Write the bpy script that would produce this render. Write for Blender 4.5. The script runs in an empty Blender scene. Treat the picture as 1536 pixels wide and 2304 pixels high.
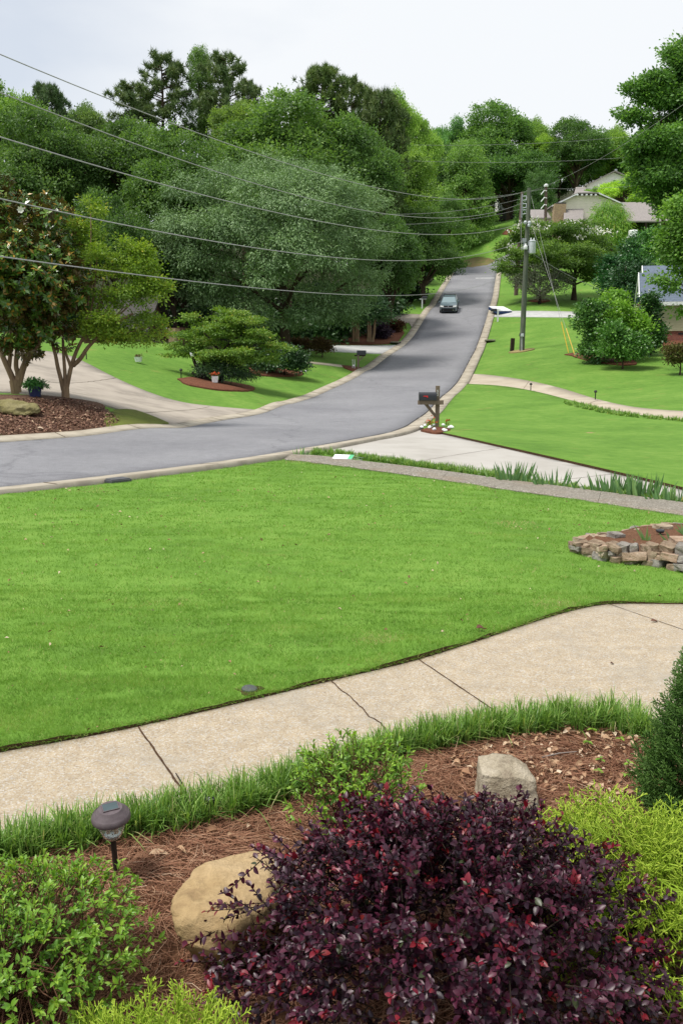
import bpy, bmesh, math, random
import numpy as np
from mathutils import Vector, Matrix, noise
from mathutils.geometry import delaunay_2d_cdt

# ------------------------------------------------------------------ camera, sky, sun, exposure
FPX, YH, CH = 2000.0, 790.0, 2.1            # focal length in photo pixels, horizon row, camera height
TH = math.atan((1152 - YH) / FPX)           # pitch below the horizon
scene = bpy.context.scene
col = scene.collection
cam_data = bpy.data.cameras.new("camera")
cam = bpy.data.objects.new("camera", cam_data)
col.objects.link(cam)
cam.location = (0, 0, CH)
cam.rotation_euler = (math.pi / 2 - TH, 0, 0)
cam_data.sensor_fit = 'VERTICAL'
cam_data.sensor_height = 36.0
cam_data.lens = FPX / 2304 * 36.0
cam_data.clip_start = 0.05
cam_data.clip_end = 3000
scene.camera = cam

SUN_DIR = Vector((-0.40, -0.16, 0.90)).normalized()
SUN_EL = math.asin(SUN_DIR.z)
SUN_ROT = math.atan2(SUN_DIR.x, SUN_DIR.y)
world = bpy.data.worlds.new("World")
scene.world = world
world.use_nodes = True
nt = world.node_tree
nt.nodes.clear()
w_out = nt.nodes.new('ShaderNodeOutputWorld')
w_sky = nt.nodes.new('ShaderNodeTexSky')
w_sky.sky_type = 'NISHITA'
w_sky.sun_disc = False
w_sky.sun_elevation = SUN_EL
w_sky.sun_rotation = SUN_ROT
w_sky.air_density = 1.0
w_sky.dust_density = 2.0
w_bg = nt.nodes.new('ShaderNodeBackground')
w_bg.inputs['Strength'].default_value = 0.10
nt.links.new(w_sky.outputs[0], w_bg.inputs['Color'])
w_cl = nt.nodes.new('ShaderNodeBackground')          # the bright overcast cloud layer
w_cl.inputs['Color'].default_value = (0.935, 0.965, 1.0, 1)
w_cl.inputs['Strength'].default_value = 0.70
w_tc = nt.nodes.new('ShaderNodeTexCoord')
w_map = nt.nodes.new('ShaderNodeMapping')
w_map.inputs['Scale'].default_value = (1.0, 1.0, 2.6)
nt.links.new(w_tc.outputs['Generated'], w_map.inputs['Vector'])
w_ns = nt.nodes.new('ShaderNodeTexNoise')
w_ns.inputs['Scale'].default_value = 2.3
w_ns.inputs['Detail'].default_value = 6
w_ns.inputs['Roughness'].default_value = 0.5
nt.links.new(w_map.outputs[0], w_ns.inputs['Vector'])
w_dot = nt.nodes.new('ShaderNodeVectorMath')
w_dot.operation = 'DOT_PRODUCT'
w_dot.inputs[1].default_value = (0.62, 0.1, 0.0)
nt.links.new(w_tc.outputs['Generated'], w_dot.inputs[0])
w_add = nt.nodes.new('ShaderNodeMath')
w_add.operation = 'ADD'
nt.links.new(w_ns.outputs['Fac'], w_add.inputs[0])
nt.links.new(w_dot.outputs['Value'], w_add.inputs[1])
w_rmp = nt.nodes.new('ShaderNodeValToRGB')
w_rmp.color_ramp.elements[0].position = 0.33
w_rmp.color_ramp.elements[0].color = (0.62, 0.62, 0.62, 1)
w_rmp.color_ramp.elements[1].position = 0.66
w_rmp.color_ramp.elements[1].color = (1, 1, 1, 1)
nt.links.new(w_add.outputs[0], w_rmp.inputs[0])
w_mix = nt.nodes.new('ShaderNodeMixShader')
nt.links.new(w_rmp.outputs[0], w_mix.inputs[0])
nt.links.new(w_bg.outputs[0], w_mix.inputs[1])
nt.links.new(w_cl.outputs[0], w_mix.inputs[2])
nt.links.new(w_mix.outputs[0], w_out.inputs['Surface'])

sun_data = bpy.data.lights.new("sun", 'SUN')
sun = bpy.data.objects.new("sun", sun_data)
col.objects.link(sun)
sun_data.energy = 3.0
sun_data.angle = math.radians(16)
sun_data.color = (1.0, 0.96, 0.88)
sun.rotation_euler = SUN_DIR.to_track_quat('Z', 'Y').to_euler()
sun.location = (0, 0, 60)

scene.view_settings.view_transform = 'Standard'
scene.view_settings.look = 'None'
scene.view_settings.exposure = 0.50
scene.view_settings.gamma = 1.0
scene.view_settings.use_curve_mapping = False
scene.render.engine = 'CYCLES'
scene.cycles.max_bounces = 6
scene.cycles.diffuse_bounces = 4
scene.cycles.glossy_bounces = 3
scene.cycles.transmission_bounces = 4
scene.cycles.transparent_max_bounces = 6
scene.cycles.use_denoising = True

rng = np.random.default_rng(7)
random.seed(7)

# ------------------------------------------------------------------ measuring helpers
def un(px, py, Y):
    """point of the photo at a known distance Y in front of the camera"""
    v = (1152 - py) / FPX
    dy = math.cos(TH) + math.sin(TH) * v
    dz = -math.sin(TH) + math.cos(TH) * v
    s = Y / dy
    return np.array([(px - 768) / FPX * s, Y, CH + dz * s])

# ------------------------------------------------------------------ terrain: thin-plate surface through surveyed heights
LE = [(-420,1010,17.0),(-180,998,18.8),(0,986,21.2),(190,976,23.6),(385,961,28.2),(577,924,38.0),(682,892,46.2),(760,858,54.2),(815,829,62.7),
      (862,796,72.8),(893,776,80.2),(916,753,86.8),(932,728,93.2),(948,704,99.7),(962,690,104.8),(979,663,115.1),(999,632,131.2),(1010,614,142)]
RE = [(-420,1160,10.9),(-180,1135,11.8),(0,1114,12.8),(300,1080,14.5),(480,1055,16.0),(650,1030,17.8),(760,1010,19.6),(850,991,22.3),(945,968,27.3),(990,933,35.7),
      (1022,893,44.6),(1053,863,52.2),(1065,838,58.9),(1088,787,74.7),(1099,752,85.1),(1109,718,94.2),(1121,667,111.6),(1125,632,130.0),(1127,614,142)]
CTRL = []
for E_ in (LE, RE):
    W3 = np.array([un(*p) for p in E_])
    for a_, b_ in zip(W3[:-1], W3[1:]):
        m_ = max(1, int(np.linalg.norm(b_ - a_) / 4.0))
        for k_ in range(m_):
            CTRL.append(a_ + (b_ - a_) * k_ / m_)
    CTRL.append(W3[-1])
for x in (-7, -3.5, 0, 2.5, 5):
    for y in (-6, 1.0, 3.0, 4.6):
        CTRL.append((x, y, 0.0))
CTRL += [(3, 7.2, 0), (5.5, 7.2, 0), (-2.5, 7.5, 0.02), (0, 7.5, 0), (-1.5, 11, 0.0), (1.5, 11, -.03), (2.9, 9.6, -0.05), (4.6, 9.0, -.04), (4, 12, -.15)]
for p in [(1536,1150,13.2),(1536,1100,15.4),(1250,1045,18.3),(1300,980,26.5),(1536,980,26),(1536,935,33),(1300,890,45),(1450,905,38),(1200,860,50),
          (1172,788,68),(1280,812,58),(1395,818,56),(1480,825,54),(1536,870,44),(1480,770,66),(1600,766,68),(1250,725,86),(1400,708,93),(1600,690,92),
          (1180,700,96),(1300,700,97),(1215,678,101),(1290,668,107),(1500,610,118),
          (1090,575,152),(1150,540,152),(1060,520,168),(1150,490,176),(1230,520,150),(1300,545,128),(1450,540,128),(1600,520,128),(1350,440,152),(1600,420,165),
          (147,895,28),(40,882,28),(-150,900,26),(80,900,26.5),(300,925,29.5),(400,905,36.5),(250,848,39),(180,802,43),(0,786,41),(-200,786,38),
          (312,815,45),(420,880,39.5),(487,858,45),(560,880,42),(640,838,54),(730,818,60),(560,790,62),(370,775,54),(200,760,54),(0,750,52),(710,780,72),(640,775,74),(800,768,82),
          (860,745,88),(880,715,96),(935,690,104),(900,690,106),(600,745,85),(400,735,80),(200,720,80),(0,700,78),(960,640,128),(900,640,125),
          (200,640,120),(600,650,120),(800,600,140),(-300,680,80),(-400,640,120),(930,560,160),(1000,520,175)]:
    CTRL.append(un(*p))
for x, y, z in [(-60,-30,0),(60,-30,0),(0,-40,0),(-60,20,1.0),(60,20,1.0),(-110,90,10),(110,90,12),(-120,200,22),(0,230,38),(120,230,42),(-60,170,16),(60,200,36),
                (0,330,48),(-200,330,42),(200,330,50),(-250,60,8),(250,60,14),(0,600,60),(-400,500,55),(400,500,60),(-300,-200,0),(300,-200,0),(0,-300,0)]:
    CTRL.append((x, y, z))
CTRL = np.array(CTRL, float)
_TPS = 60.0
def _phi(r2):
    return np.where(r2 > 1e-12, 0.5 * r2 * np.log(r2 + 1e-12), 0.0)
_TPX = CTRL[:, :2] / _TPS
_NC = len(_TPX)
_A = _phi(((_TPX[:, None] - _TPX[None]) ** 2).sum(-1)) + np.eye(_NC) * 6e-5
_P = np.c_[np.ones(_NC), _TPX]
_M = np.block([[_A, _P], [_P.T, np.zeros((3, 3))]])
_TPW = np.linalg.solve(_M, np.r_[CTRL[:, 2], 0, 0, 0])
def hgt(x, y):
    x = np.atleast_1d(np.asarray(x, float)) / _TPS
    y = np.atleast_1d(np.asarray(y, float)) / _TPS
    sh = x.shape
    q = np.stack([x.ravel(), y.ravel()], -1)
    out = np.empty(len(q))
    for i in range(0, len(q), 20000):
        b = q[i:i + 20000]
        out[i:i + 20000] = _phi(((b[:, None] - _TPX[None]) ** 2).sum(-1)) @ _TPW[:_NC] + _TPW[_NC] + b @ _TPW[_NC + 1:]
    return out.reshape(sh)
def h1(x, y):
    return float(hgt([x], [y])[0])
_YS = np.exp(np.linspace(math.log(1.6), math.log(320), 900))
def gp(px, py):
    """where a line of sight meets the ground"""
    a = un(px, py, 1.0)
    X = a[0] * _YS
    Z = CH + (a[2] - CH) * _YS
    d = Z - hgt(X, _YS)
    k = np.argmax(d < 0)
    if d[k] >= 0:
        k = len(_YS) - 1
    if k == 0:
        Y = _YS[0]
    else:
        t = d[k - 1] / (d[k - 1] - d[k])
        Y = _YS[k - 1] * (1 - t) + _YS[k] * t
    return np.array([a[0] * Y, Y, h1(a[0] * Y, Y)])

# ------------------------------------------------------------------ materials
def mat_new(name):
    m = bpy.data.materials.new(name)
    m.use_nodes = True
    n = m.node_tree
    n.nodes.clear()
    return m, n
def N(n, t, **kw):
    x = n.nodes.new(t)
    for k, v in kw.items():
        if k in x.inputs:
            x.inputs[k].default_value = v
        else:
            setattr(x, k, v)
    return x
def ramp(n, stops, interp='LINEAR'):
    r = n.nodes.new('ShaderNodeValToRGB')
    e = r.color_ramp.elements
    while len(e) < len(stops):
        e.new(0.5)
    for i, (p, c) in enumerate(stops):
        e[i].position = p
        e[i].color = (*c, 1) if len(c) == 3 else c
    r.color_ramp.interpolation = interp
    return r
def noise_tex(n, vec, scale, detail=4, rough=0.55):
    t = N(n, 'ShaderNodeTexNoise')
    t.inputs['Scale'].default_value = scale
    t.inputs['Detail'].default_value = detail
    t.inputs['Roughness'].default_value = rough
    n.links.new(vec, t.inputs['Vector'])
    return t
def mixc(n, fac, a, b, blend='MIX'):
    m = n.nodes.new('ShaderNodeMix')
    m.data_type = 'RGBA'
    m.blend_type = blend
    for s, i in ((fac, 0), (a, 6), (b, 7)):
        if hasattr(s, 'is_output'):
            n.links.new(s, m.inputs[i])
        else:
            m.inputs[i].default_value = s if i == 0 else (*s, 1)
    return m.outputs[2]
def finish(m, n, color, rough=0.8, spec=0.3, bump=None, bump_s=0.3, bump_d=0.01, metal=0.0):
    p = N(n, 'ShaderNodeBsdfPrincipled')
    if hasattr(color, 'is_output'):
        n.links.new(color, p.inputs['Base Color'])
    else:
        p.inputs['Base Color'].default_value = (*color, 1)
    p.inputs['Roughness'].default_value = rough
    p.inputs['Specular IOR Level'].default_value = spec
    p.inputs['Metallic'].default_value = metal
    if bump is not None:
        b = N(n, 'ShaderNodeBump')
        b.inputs['Strength'].default_value = bump_s
        b.inputs['Distance'].default_value = bump_d
        n.links.new(bump, b.inputs['Height'])
        n.links.new(b.outputs[0], p.inputs['Normal'])
    o = N(n, 'ShaderNodeOutputMaterial')
    n.links.new(p.outputs[0], o.inputs['Surface'])
    return m
def obj_co(n, scale=(1, 1, 1)):
    t = N(n, 'ShaderNodeTexCoord')
    mp = N(n, 'ShaderNodeMapping')
    mp.inputs['Scale'].default_value = scale
    n.links.new(t.outputs['Object'], mp.inputs['Vector'])
    return mp.outputs[0]
def m_var(name, stops, scale, rough=0.8, spec=0.3, bump_s=0.25, bump_d=0.01, detail=6, stretch=(1, 1, 1), metal=0.0):
    m, n = mat_new(name)
    v = obj_co(n, stretch)
    t = noise_tex(n, v, scale, detail, 0.62)
    r = ramp(n, stops)
    n.links.new(t.outputs['Fac'], r.inputs[0])
    return finish(m, n, r.outputs[0], rough, spec, t.outputs['Fac'], bump_s, bump_d, metal)
def m_plain(name, c, rough=0.6, spec=0.4, metal=0.0):
    c2 = tuple(min(1, x * 1.12) for x in c)
    c1 = tuple(x * 0.86 for x in c)
    return m_var(name, [(0.35, c1), (0.65, c2)], 9, rough, spec, 0.05, 0.004, 4, metal=metal)
def m_leaf(name, stops, rough=0.5, spec=0.35, trans=0.28, back=None, tcol=(1.25, 1.25, 0.6)):
    """leaves: 'tone' is stored per leaf; object colour tints a whole plant"""
    m, n = mat_new(name)
    a = N(n, 'ShaderNodeAttribute')
    a.attribute_name = 'tone'
    r = ramp(n, stops)
    n.links.new(a.outputs['Fac'], r.inputs[0])
    oi = N(n, 'ShaderNodeObjectInfo')
    c = mixc(n, 1.0, r.outputs[0], oi.outputs['Color'], 'MULTIPLY')
    if back is not None:
        g = N(n, 'ShaderNodeNewGeometry')
        c = mixc(n, g.outputs['Backfacing'], c, back)
    p = N(n, 'ShaderNodeBsdfPrincipled')
    p.inputs['Roughness'].default_value = rough
    p.inputs['Specular IOR Level'].default_value = spec
    n.links.new(c, p.inputs['Base Color'])
    tc = mixc(n, 1.0, c, tcol, 'MULTIPLY')
    tr = N(n, 'ShaderNodeBsdfTranslucent')
    n.links.new(tc, tr.inputs['Color'])
    mx = N(n, 'ShaderNodeMixShader')
    mx.inputs[0].default_value = trans
    n.links.new(p.outputs[0], mx.inputs[1])
    n.links.new(tr.outputs[0], mx.inputs[2])
    o = N(n, 'ShaderNodeOutputMaterial')
    n.links.new(mx.outputs[0], o.inputs['Surface'])
    return m

# grass ground
def m_grass_ground(name, c_lo, c_mid, c_hi, tan=0.0):
    m, n = mat_new(name)
    v = obj_co(n)
    big = noise_tex(n, v, 0.35, 5, 0.6)
    v2 = obj_co(n, (1.0, 1.0, 1.0))
    med = noise_tex(n, v2, 3.1, 5, 0.65)
    fine = noise_tex(n, v, 60, 3, 0.7)
    s1 = N(n, 'ShaderNodeMath', operation='MULTIPLY'); s1.inputs[1].default_value = 0.45
    n.links.new(big.outputs['Fac'], s1.inputs[0])
    s2 = N(n, 'ShaderNodeMath', operation='MULTIPLY_ADD'); s2.inputs[1].default_value = 0.35
    n.links.new(med.outputs['Fac'], s2.inputs[0]); n.links.new(s1.outputs[0], s2.inputs[2])
    s3 = N(n, 'ShaderNodeMath', operation='MULTIPLY_ADD'); s3.inputs[1].default_value = 0.2
    n.links.new(fine.outputs['Fac'], s3.inputs[0]); n.links.new(s2.outputs[0], s3.inputs[2])
    r = ramp(n, [(0.36, c_lo), (0.5, c_mid), (0.64, c_hi)])
    n.links.new(s3.outputs[0], r.inputs[0])
    c = r.outputs[0]
    if tan > 0:
        t = noise_tex(n, v, 0.75, 6, 0.7)
        tr = ramp(n, [(0.66 - tan * 0.1, (0, 0, 0)), (0.78 - tan * 0.1, (1, 1, 1))])
        n.links.new(t.outputs['Fac'], tr.inputs[0])
        k = N(n, 'ShaderNodeMath', operation='MULTIPLY'); k.inputs[1].default_value = 0.55
        n.links.new(tr.outputs[0], k.inputs[0])
        c = mixc(n, k.outputs[0], c, (0.26, 0.22, 0.07))
    return finish(m, n, c, 0.9, 0.15, fine.outputs['Fac'], 0.6, 0.03)
M = {}
M['grass'] = m_grass_ground('lawn grass', (0.075, 0.165, 0.023), (0.115, 0.230, 0.034), (0.172, 0.285, 0.054), 0.7)
M['grass_near'] = m_grass_ground('near lawn turf', (0.085, 0.175, 0.024), (0.135, 0.262, 0.038), (0.195, 0.320, 0.060), 0.3)
M['soil'] = m_var('dark soil', [(0.3, (0.035, 0.020, 0.012)), (0.7, (0.10, 0.060, 0.035))], 30, 0.95, 0.1, 0.6, 0.02)
M['straw_bed'] = m_var('pine straw floor', [(0.25, (0.045, 0.020, 0.011)), (0.5, (0.13, 0.062, 0.034)), (0.75, (0.24, 0.13, 0.075))], 45, 0.9, 0.15, 0.9, 0.02)
M['mulch'] = m_var('leaf mulch', [(0.3, (0.055, 0.032, 0.022)), (0.5, (0.11, 0.062, 0.042)), (0.72, (0.20, 0.125, 0.085))], 14, 0.95, 0.1, 0.8, 0.03)
M['forest'] = m_var('leaf litter and ivy darkened for shade', [(0.3, (0.016, 0.014, 0.009)), (0.5, (0.026, 0.028, 0.012)), (0.7, (0.035, 0.055, 0.018))], 1.5, 0.95, 0.1, 0.8, 0.05)  # litter colour taken down to imitate the shade beneath the trees
M['bank'] = m_var('bare orange tan bank', [(0.3, (0.12, 0.17, 0.04)), (0.5, (0.19, 0.16, 0.07)), (0.7, (0.26, 0.18, 0.10))], 1.2, 0.95, 0.1, 0.8, 0.03)
M['red_mulch'] = m_var('red brown mulch', [(0.3, (0.07, 0.028, 0.018)), (0.7, (0.20, 0.085, 0.05))], 12, 0.95, 0.1, 0.8, 0.03)
def m_aggregate(name, tones, cell=150, stain=(0.30, 0.29, 0.28), stain_amt=0.5):
    m, n = mat_new(name)
    v = obj_co(n)
    vo = N(n, 'ShaderNodeTexVoronoi'); vo.inputs['Scale'].default_value = cell
    n.links.new(v, vo.inputs['Vector'])
    sp = N(n, 'ShaderNodeSeparateColor')
    n.links.new(vo.outputs['Color'], sp.inputs[0])
    r = ramp(n, tones)
    n.links.new(sp.outputs[0], r.inputs[0])
    big = noise_tex(n, v, 1.3, 7, 0.62)
    rb = ramp(n, [(0.50, (0, 0, 0)), (0.72, (1, 1, 1))])
    n.links.new(big.outputs['Fac'], rb.inputs[0])
    k = N(n, 'ShaderNodeMath', operation='MULTIPLY'); k.inputs[1].default_value = stain_amt
    n.links.new(rb.outputs[0], k.inputs[0])
    c = mixc(n, k.outputs[0], r.outputs[0], stain)
    f = noise_tex(n, v, 7, 6, 0.7)
    rf = ramp(n, [(0.3, (0.84, 0.82, 0.79)), (0.7, (1.12, 1.1, 1.06))])
    n.links.new(f.outputs['Fac'], rf.inputs[0])
    c = mixc(n, 1.0, c, rf.outputs[0], 'MULTIPLY')
    return finish(m, n, c, 0.85, 0.25, vo.outputs['Distance'], 0.5, 0.004)
M['walk'] = m_aggregate('exposed aggregate path', [(0.0, (0.235, 0.19, 0.14)), (0.10, (0.33, 0.27, 0.195)), (0.45, (0.37, 0.305, 0.22)), (0.75, (0.39, 0.34, 0.265)), (0.92, (0.46, 0.435, 0.40)), (1.0, (0.35, 0.34, 0.33))], 130, (0.30, 0.275, 0.235), 0.7)
M['kerb_agg'] = m_aggregate('weathered aggregate kerb', [(0.0, (0.11, 0.10, 0.085)), (0.4, (0.195, 0.178, 0.15)), (0.8, (0.245, 0.225, 0.195)), (1.0, (0.42, 0.41, 0.38))], 70, (0.22, 0.165, 0.115), 0.5)
M['concrete'] = m_var('pale concrete drive', [(0.28, (0.32, 0.30, 0.27)), (0.5, (0.385, 0.365, 0.335)), (0.75, (0.43, 0.415, 0.385))], 0.8, 0.85, 0.2, 0.1, 0.01, 10)
M['concrete_tan'] = m_var('tan concrete drive', [(0.28, (0.33, 0.28, 0.215)), (0.5, (0.40, 0.345, 0.27)), (0.75, (0.45, 0.405, 0.33))], 0.9, 0.85, 0.2, 0.1, 0.01, 10)
M['concrete_old'] = m_var('old grey concrete drive', [(0.28, (0.22, 0.195, 0.165)), (0.5, (0.335, 0.295, 0.25)), (0.75, (0.40, 0.355, 0.30))], 0.7, 0.9, 0.2, 0.15, 0.02, 12)
M['concrete_white'] = m_var('light grey concrete drive', [(0.3, (0.36, 0.36, 0.36)), (0.7, (0.50, 0.50, 0.49))], 1.5, 0.85, 0.2, 0.1, 0.01, 10)
M['gutter'] = m_var('stained concrete gutter', [(0.28, (0.22, 0.19, 0.15)), (0.5, (0.36, 0.32, 0.255)), (0.75, (0.45, 0.41, 0.335))], 1.6, 0.9, 0.2, 0.2, 0.02, 12)
def m_asphalt():
    m, n = mat_new('worn asphalt')
    v = obj_co(n)
    f = noise_tex(n, v, 55, 3, 0.8)
    b = noise_tex(n, v, 0.22, 7, 0.6)
    rf = ramp(n, [(0.3, (0.155, 0.155, 0.166)), (0.55, (0.215, 0.215, 0.228)), (0.75, (0.34, 0.34, 0.35))])
    n.links.new(f.outputs['Fac'], rf.inputs[0])
    rb = ramp(n, [(0.3, (0.80, 0.80, 0.82)), (0.7, (1.12, 1.12, 1.12))])
    n.links.new(b.outputs['Fac'], rb.inputs[0])
    c = mixc(n, 1.0, rf.outputs[0], rb.outputs[0], 'MULTIPLY')
    cr = N(n, 'ShaderNodeTexVoronoi', feature='DISTANCE_TO_EDGE')
    cr.inputs['Scale'].default_value = 0.10
    wv = noise_tex(n, v, 0.9, 6, 0.6)
    va = N(n, 'ShaderNodeVectorMath', operation='MULTIPLY_ADD')
    n.links.new(wv.outputs['Color'], va.inputs[0]); va.inputs[1].default_value = (1.6, 1.6, 0); n.links.new(v, va.inputs[2])
    n.links.new(va.outputs[0], cr.inputs['Vector'])
    rc_ = ramp(n, [(0.0, (0.78, 0.78, 0.79)), (0.0025, (0.84, 0.84, 0.85)), (0.005, (1, 1, 1))])
    n.links.new(cr.outputs['Distance'], rc_.inputs[0])
    c = mixc(n, 1.0, c, rc_.outputs[0], 'MULTIPLY')
    m3 = noise_tex(n, v, 3.5, 6, 0.75)
    r3 = ramp(n, [(0.35, (0.9, 0.9, 0.9)), (0.65, (1.07, 1.07, 1.07))])
    n.links.new(m3.outputs['Fac'], r3.inputs[0])
    c = mixc(n, 1.0, c, r3.outputs[0], 'MULTIPLY')
    return finish(m, n, c, 0.8, 0.35, f.outputs['Fac'], 0.5, 0.01)
M['asphalt'] = m_asphalt()
M['tar'] = m_plain('black tar', (0.03, 0.03, 0.033), 0.8, 0.2)
M['white_paint'] = m_var('road paint', [(0.3, (0.55, 0.55, 0.55)), (0.6, (0.80, 0.80, 0.80))], 4, 0.7, 0.2)
M['bark'] = m_var('grey brown bark', [(0.3, (0.035, 0.025, 0.018)), (0.7, (0.115, 0.082, 0.058))], 6, 0.95, 0.1, 0.8, 0.03, 6, (3, 3, 0.5))
M['bark_tan'] = m_var('smooth tan bark', [(0.3, (0.13, 0.082, 0.05)), (0.7, (0.27, 0.185, 0.115))], 4, 0.8, 0.2, 0.4, 0.01, 6, (2, 2, 0.5))
M['bark_dark'] = m_var('dark bark', [(0.3, (0.012, 0.009, 0.007)), (0.7, (0.045, 0.033, 0.025))], 6, 0.95, 0.1, 0.8, 0.03, 6, (3, 3, 0.5))
M['twig'] = m_plain('brown twig', (0.10, 0.048, 0.028), 0.8, 0.2)
M['twig_grey'] = m_plain('grey dead twig', (0.24, 0.21, 0.19), 0.9, 0.1)
M['wood'] = m_var('weathered timber', [(0.3, (0.105, 0.078, 0.055)), (0.7, (0.25, 0.20, 0.15))], 8, 0.9, 0.15, 0.4, 0.005, 6, (6, 6, 0.6))
M['wood_dark'] = m_var('dark stained timber', [(0.3, (0.02, 0.014, 0.011)), (0.7, (0.06, 0.045, 0.035))], 8, 0.9, 0.15, 0.4, 0.005, 6, (6, 6, 0.6))
M['pole_green'] = m_var('treated pole timber', [(0.3, (0.060, 0.072, 0.055)), (0.5, (0.110, 0.128, 0.098)), (0.7, (0.19, 0.19, 0.155))], 2.0, 0.9, 0.15, 0.5, 0.01, 8, (5, 5, 0.35))
M['pole_brown'] = m_var('brown pole timber', [(0.3, (0.09, 0.06, 0.05)), (0.7, (0.19, 0.14, 0.12))], 2.0, 0.9, 0.15, 0.5, 0.01, 8, (5, 5, 0.35))
M['black_metal'] = m_plain('black painted metal', (0.018, 0.020, 0.026), 0.4, 0.5)
M['grey_metal'] = m_plain('light grey metal', (0.55, 0.58, 0.62), 0.45, 0.5)
M['galv'] = m_plain('galvanised steel', (0.34, 0.36, 0.38), 0.45, 0.5, 0.5)
M['wire'] = m_plain('weathered cable', (0.30, 0.295, 0.30), 0.6, 0.4)
M['red_paint'] = m_plain('red flag paint', (0.55, 0.02, 0.02), 0.5, 0.4)
M['yellow_plastic'] = m_plain('yellow plastic', (0.62, 0.40, 0.03), 0.5, 0.4)
M['white'] = m_plain('white paint', (0.76, 0.77, 0.78), 0.5, 0.4)
M['navy'] = m_plain('navy blue fabric', (0.02, 0.045, 0.13), 0.7, 0.3)
M['blue_pot'] = m_plain('dark blue glazed pot', (0.018, 0.028, 0.085), 0.3, 0.5)
M['black'] = m_plain('black plastic', (0.012, 0.012, 0.013), 0.45, 0.4)
M['brick'] = None

# ------------------------------------------------------------------ mesh helpers
def tagk(o, label=None, cat=None, group=None, kind=None):
    if label: o['label'] = label
    if cat: o['category'] = cat
    if group: o['group'] = group
    if kind: o['kind'] = kind
    return o
def thing(name, label, cat, loc=(0, 0, 0), rz=0.0, group=None):
    o = bpy.data.objects.new(name, None)
    o.empty_display_size = 0.2
    col.objects.link(o)
    o.location = loc
    o.rotation_euler = (0, 0, rz)
    return tagk(o, label, cat, group)
def link(name, me, parent=None, loc=(0, 0, 0)):
    o = bpy.data.objects.new(name, me)
    col.objects.link(o)
    o.location = loc
    if parent is not None:
        o.parent = parent
    return o
def mesh_np(name, V, groups, mat, attrs=None, smooth=False):
    V = np.asarray(V, np.float32)
    me = bpy.data.meshes.new(name)
    me.vertices.add(len(V))
    me.vertices.foreach_set('co', V.ravel())
    groups = [np.asarray(g, np.int32) for g in groups if len(g)]
    loops = np.concatenate([g.ravel() for g in groups])
    starts, s = [], 0
    for g in groups:
        starts.append(s + np.arange(len(g)) * g.shape[1])
        s += g.size
    starts = np.concatenate(starts).astype(np.int32)
    me.loops.add(len(loops))
    me.loops.foreach_set('vertex_index', loops)
    me.polygons.add(len(starts))
    me.polygons.foreach_set('loop_start', starts)
    if smooth:
        me.polygons.foreach_set('use_smooth', np.ones(len(starts), bool))
    for k, a in (attrs or {}).items():
        at = me.attributes.new(k, 'FLOAT', 'POINT')
        at.data.foreach_set('value', np.asarray(a, np.float32))
    me.update(calc_edges=True)
    me.materials.append(mat)
    return me
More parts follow.
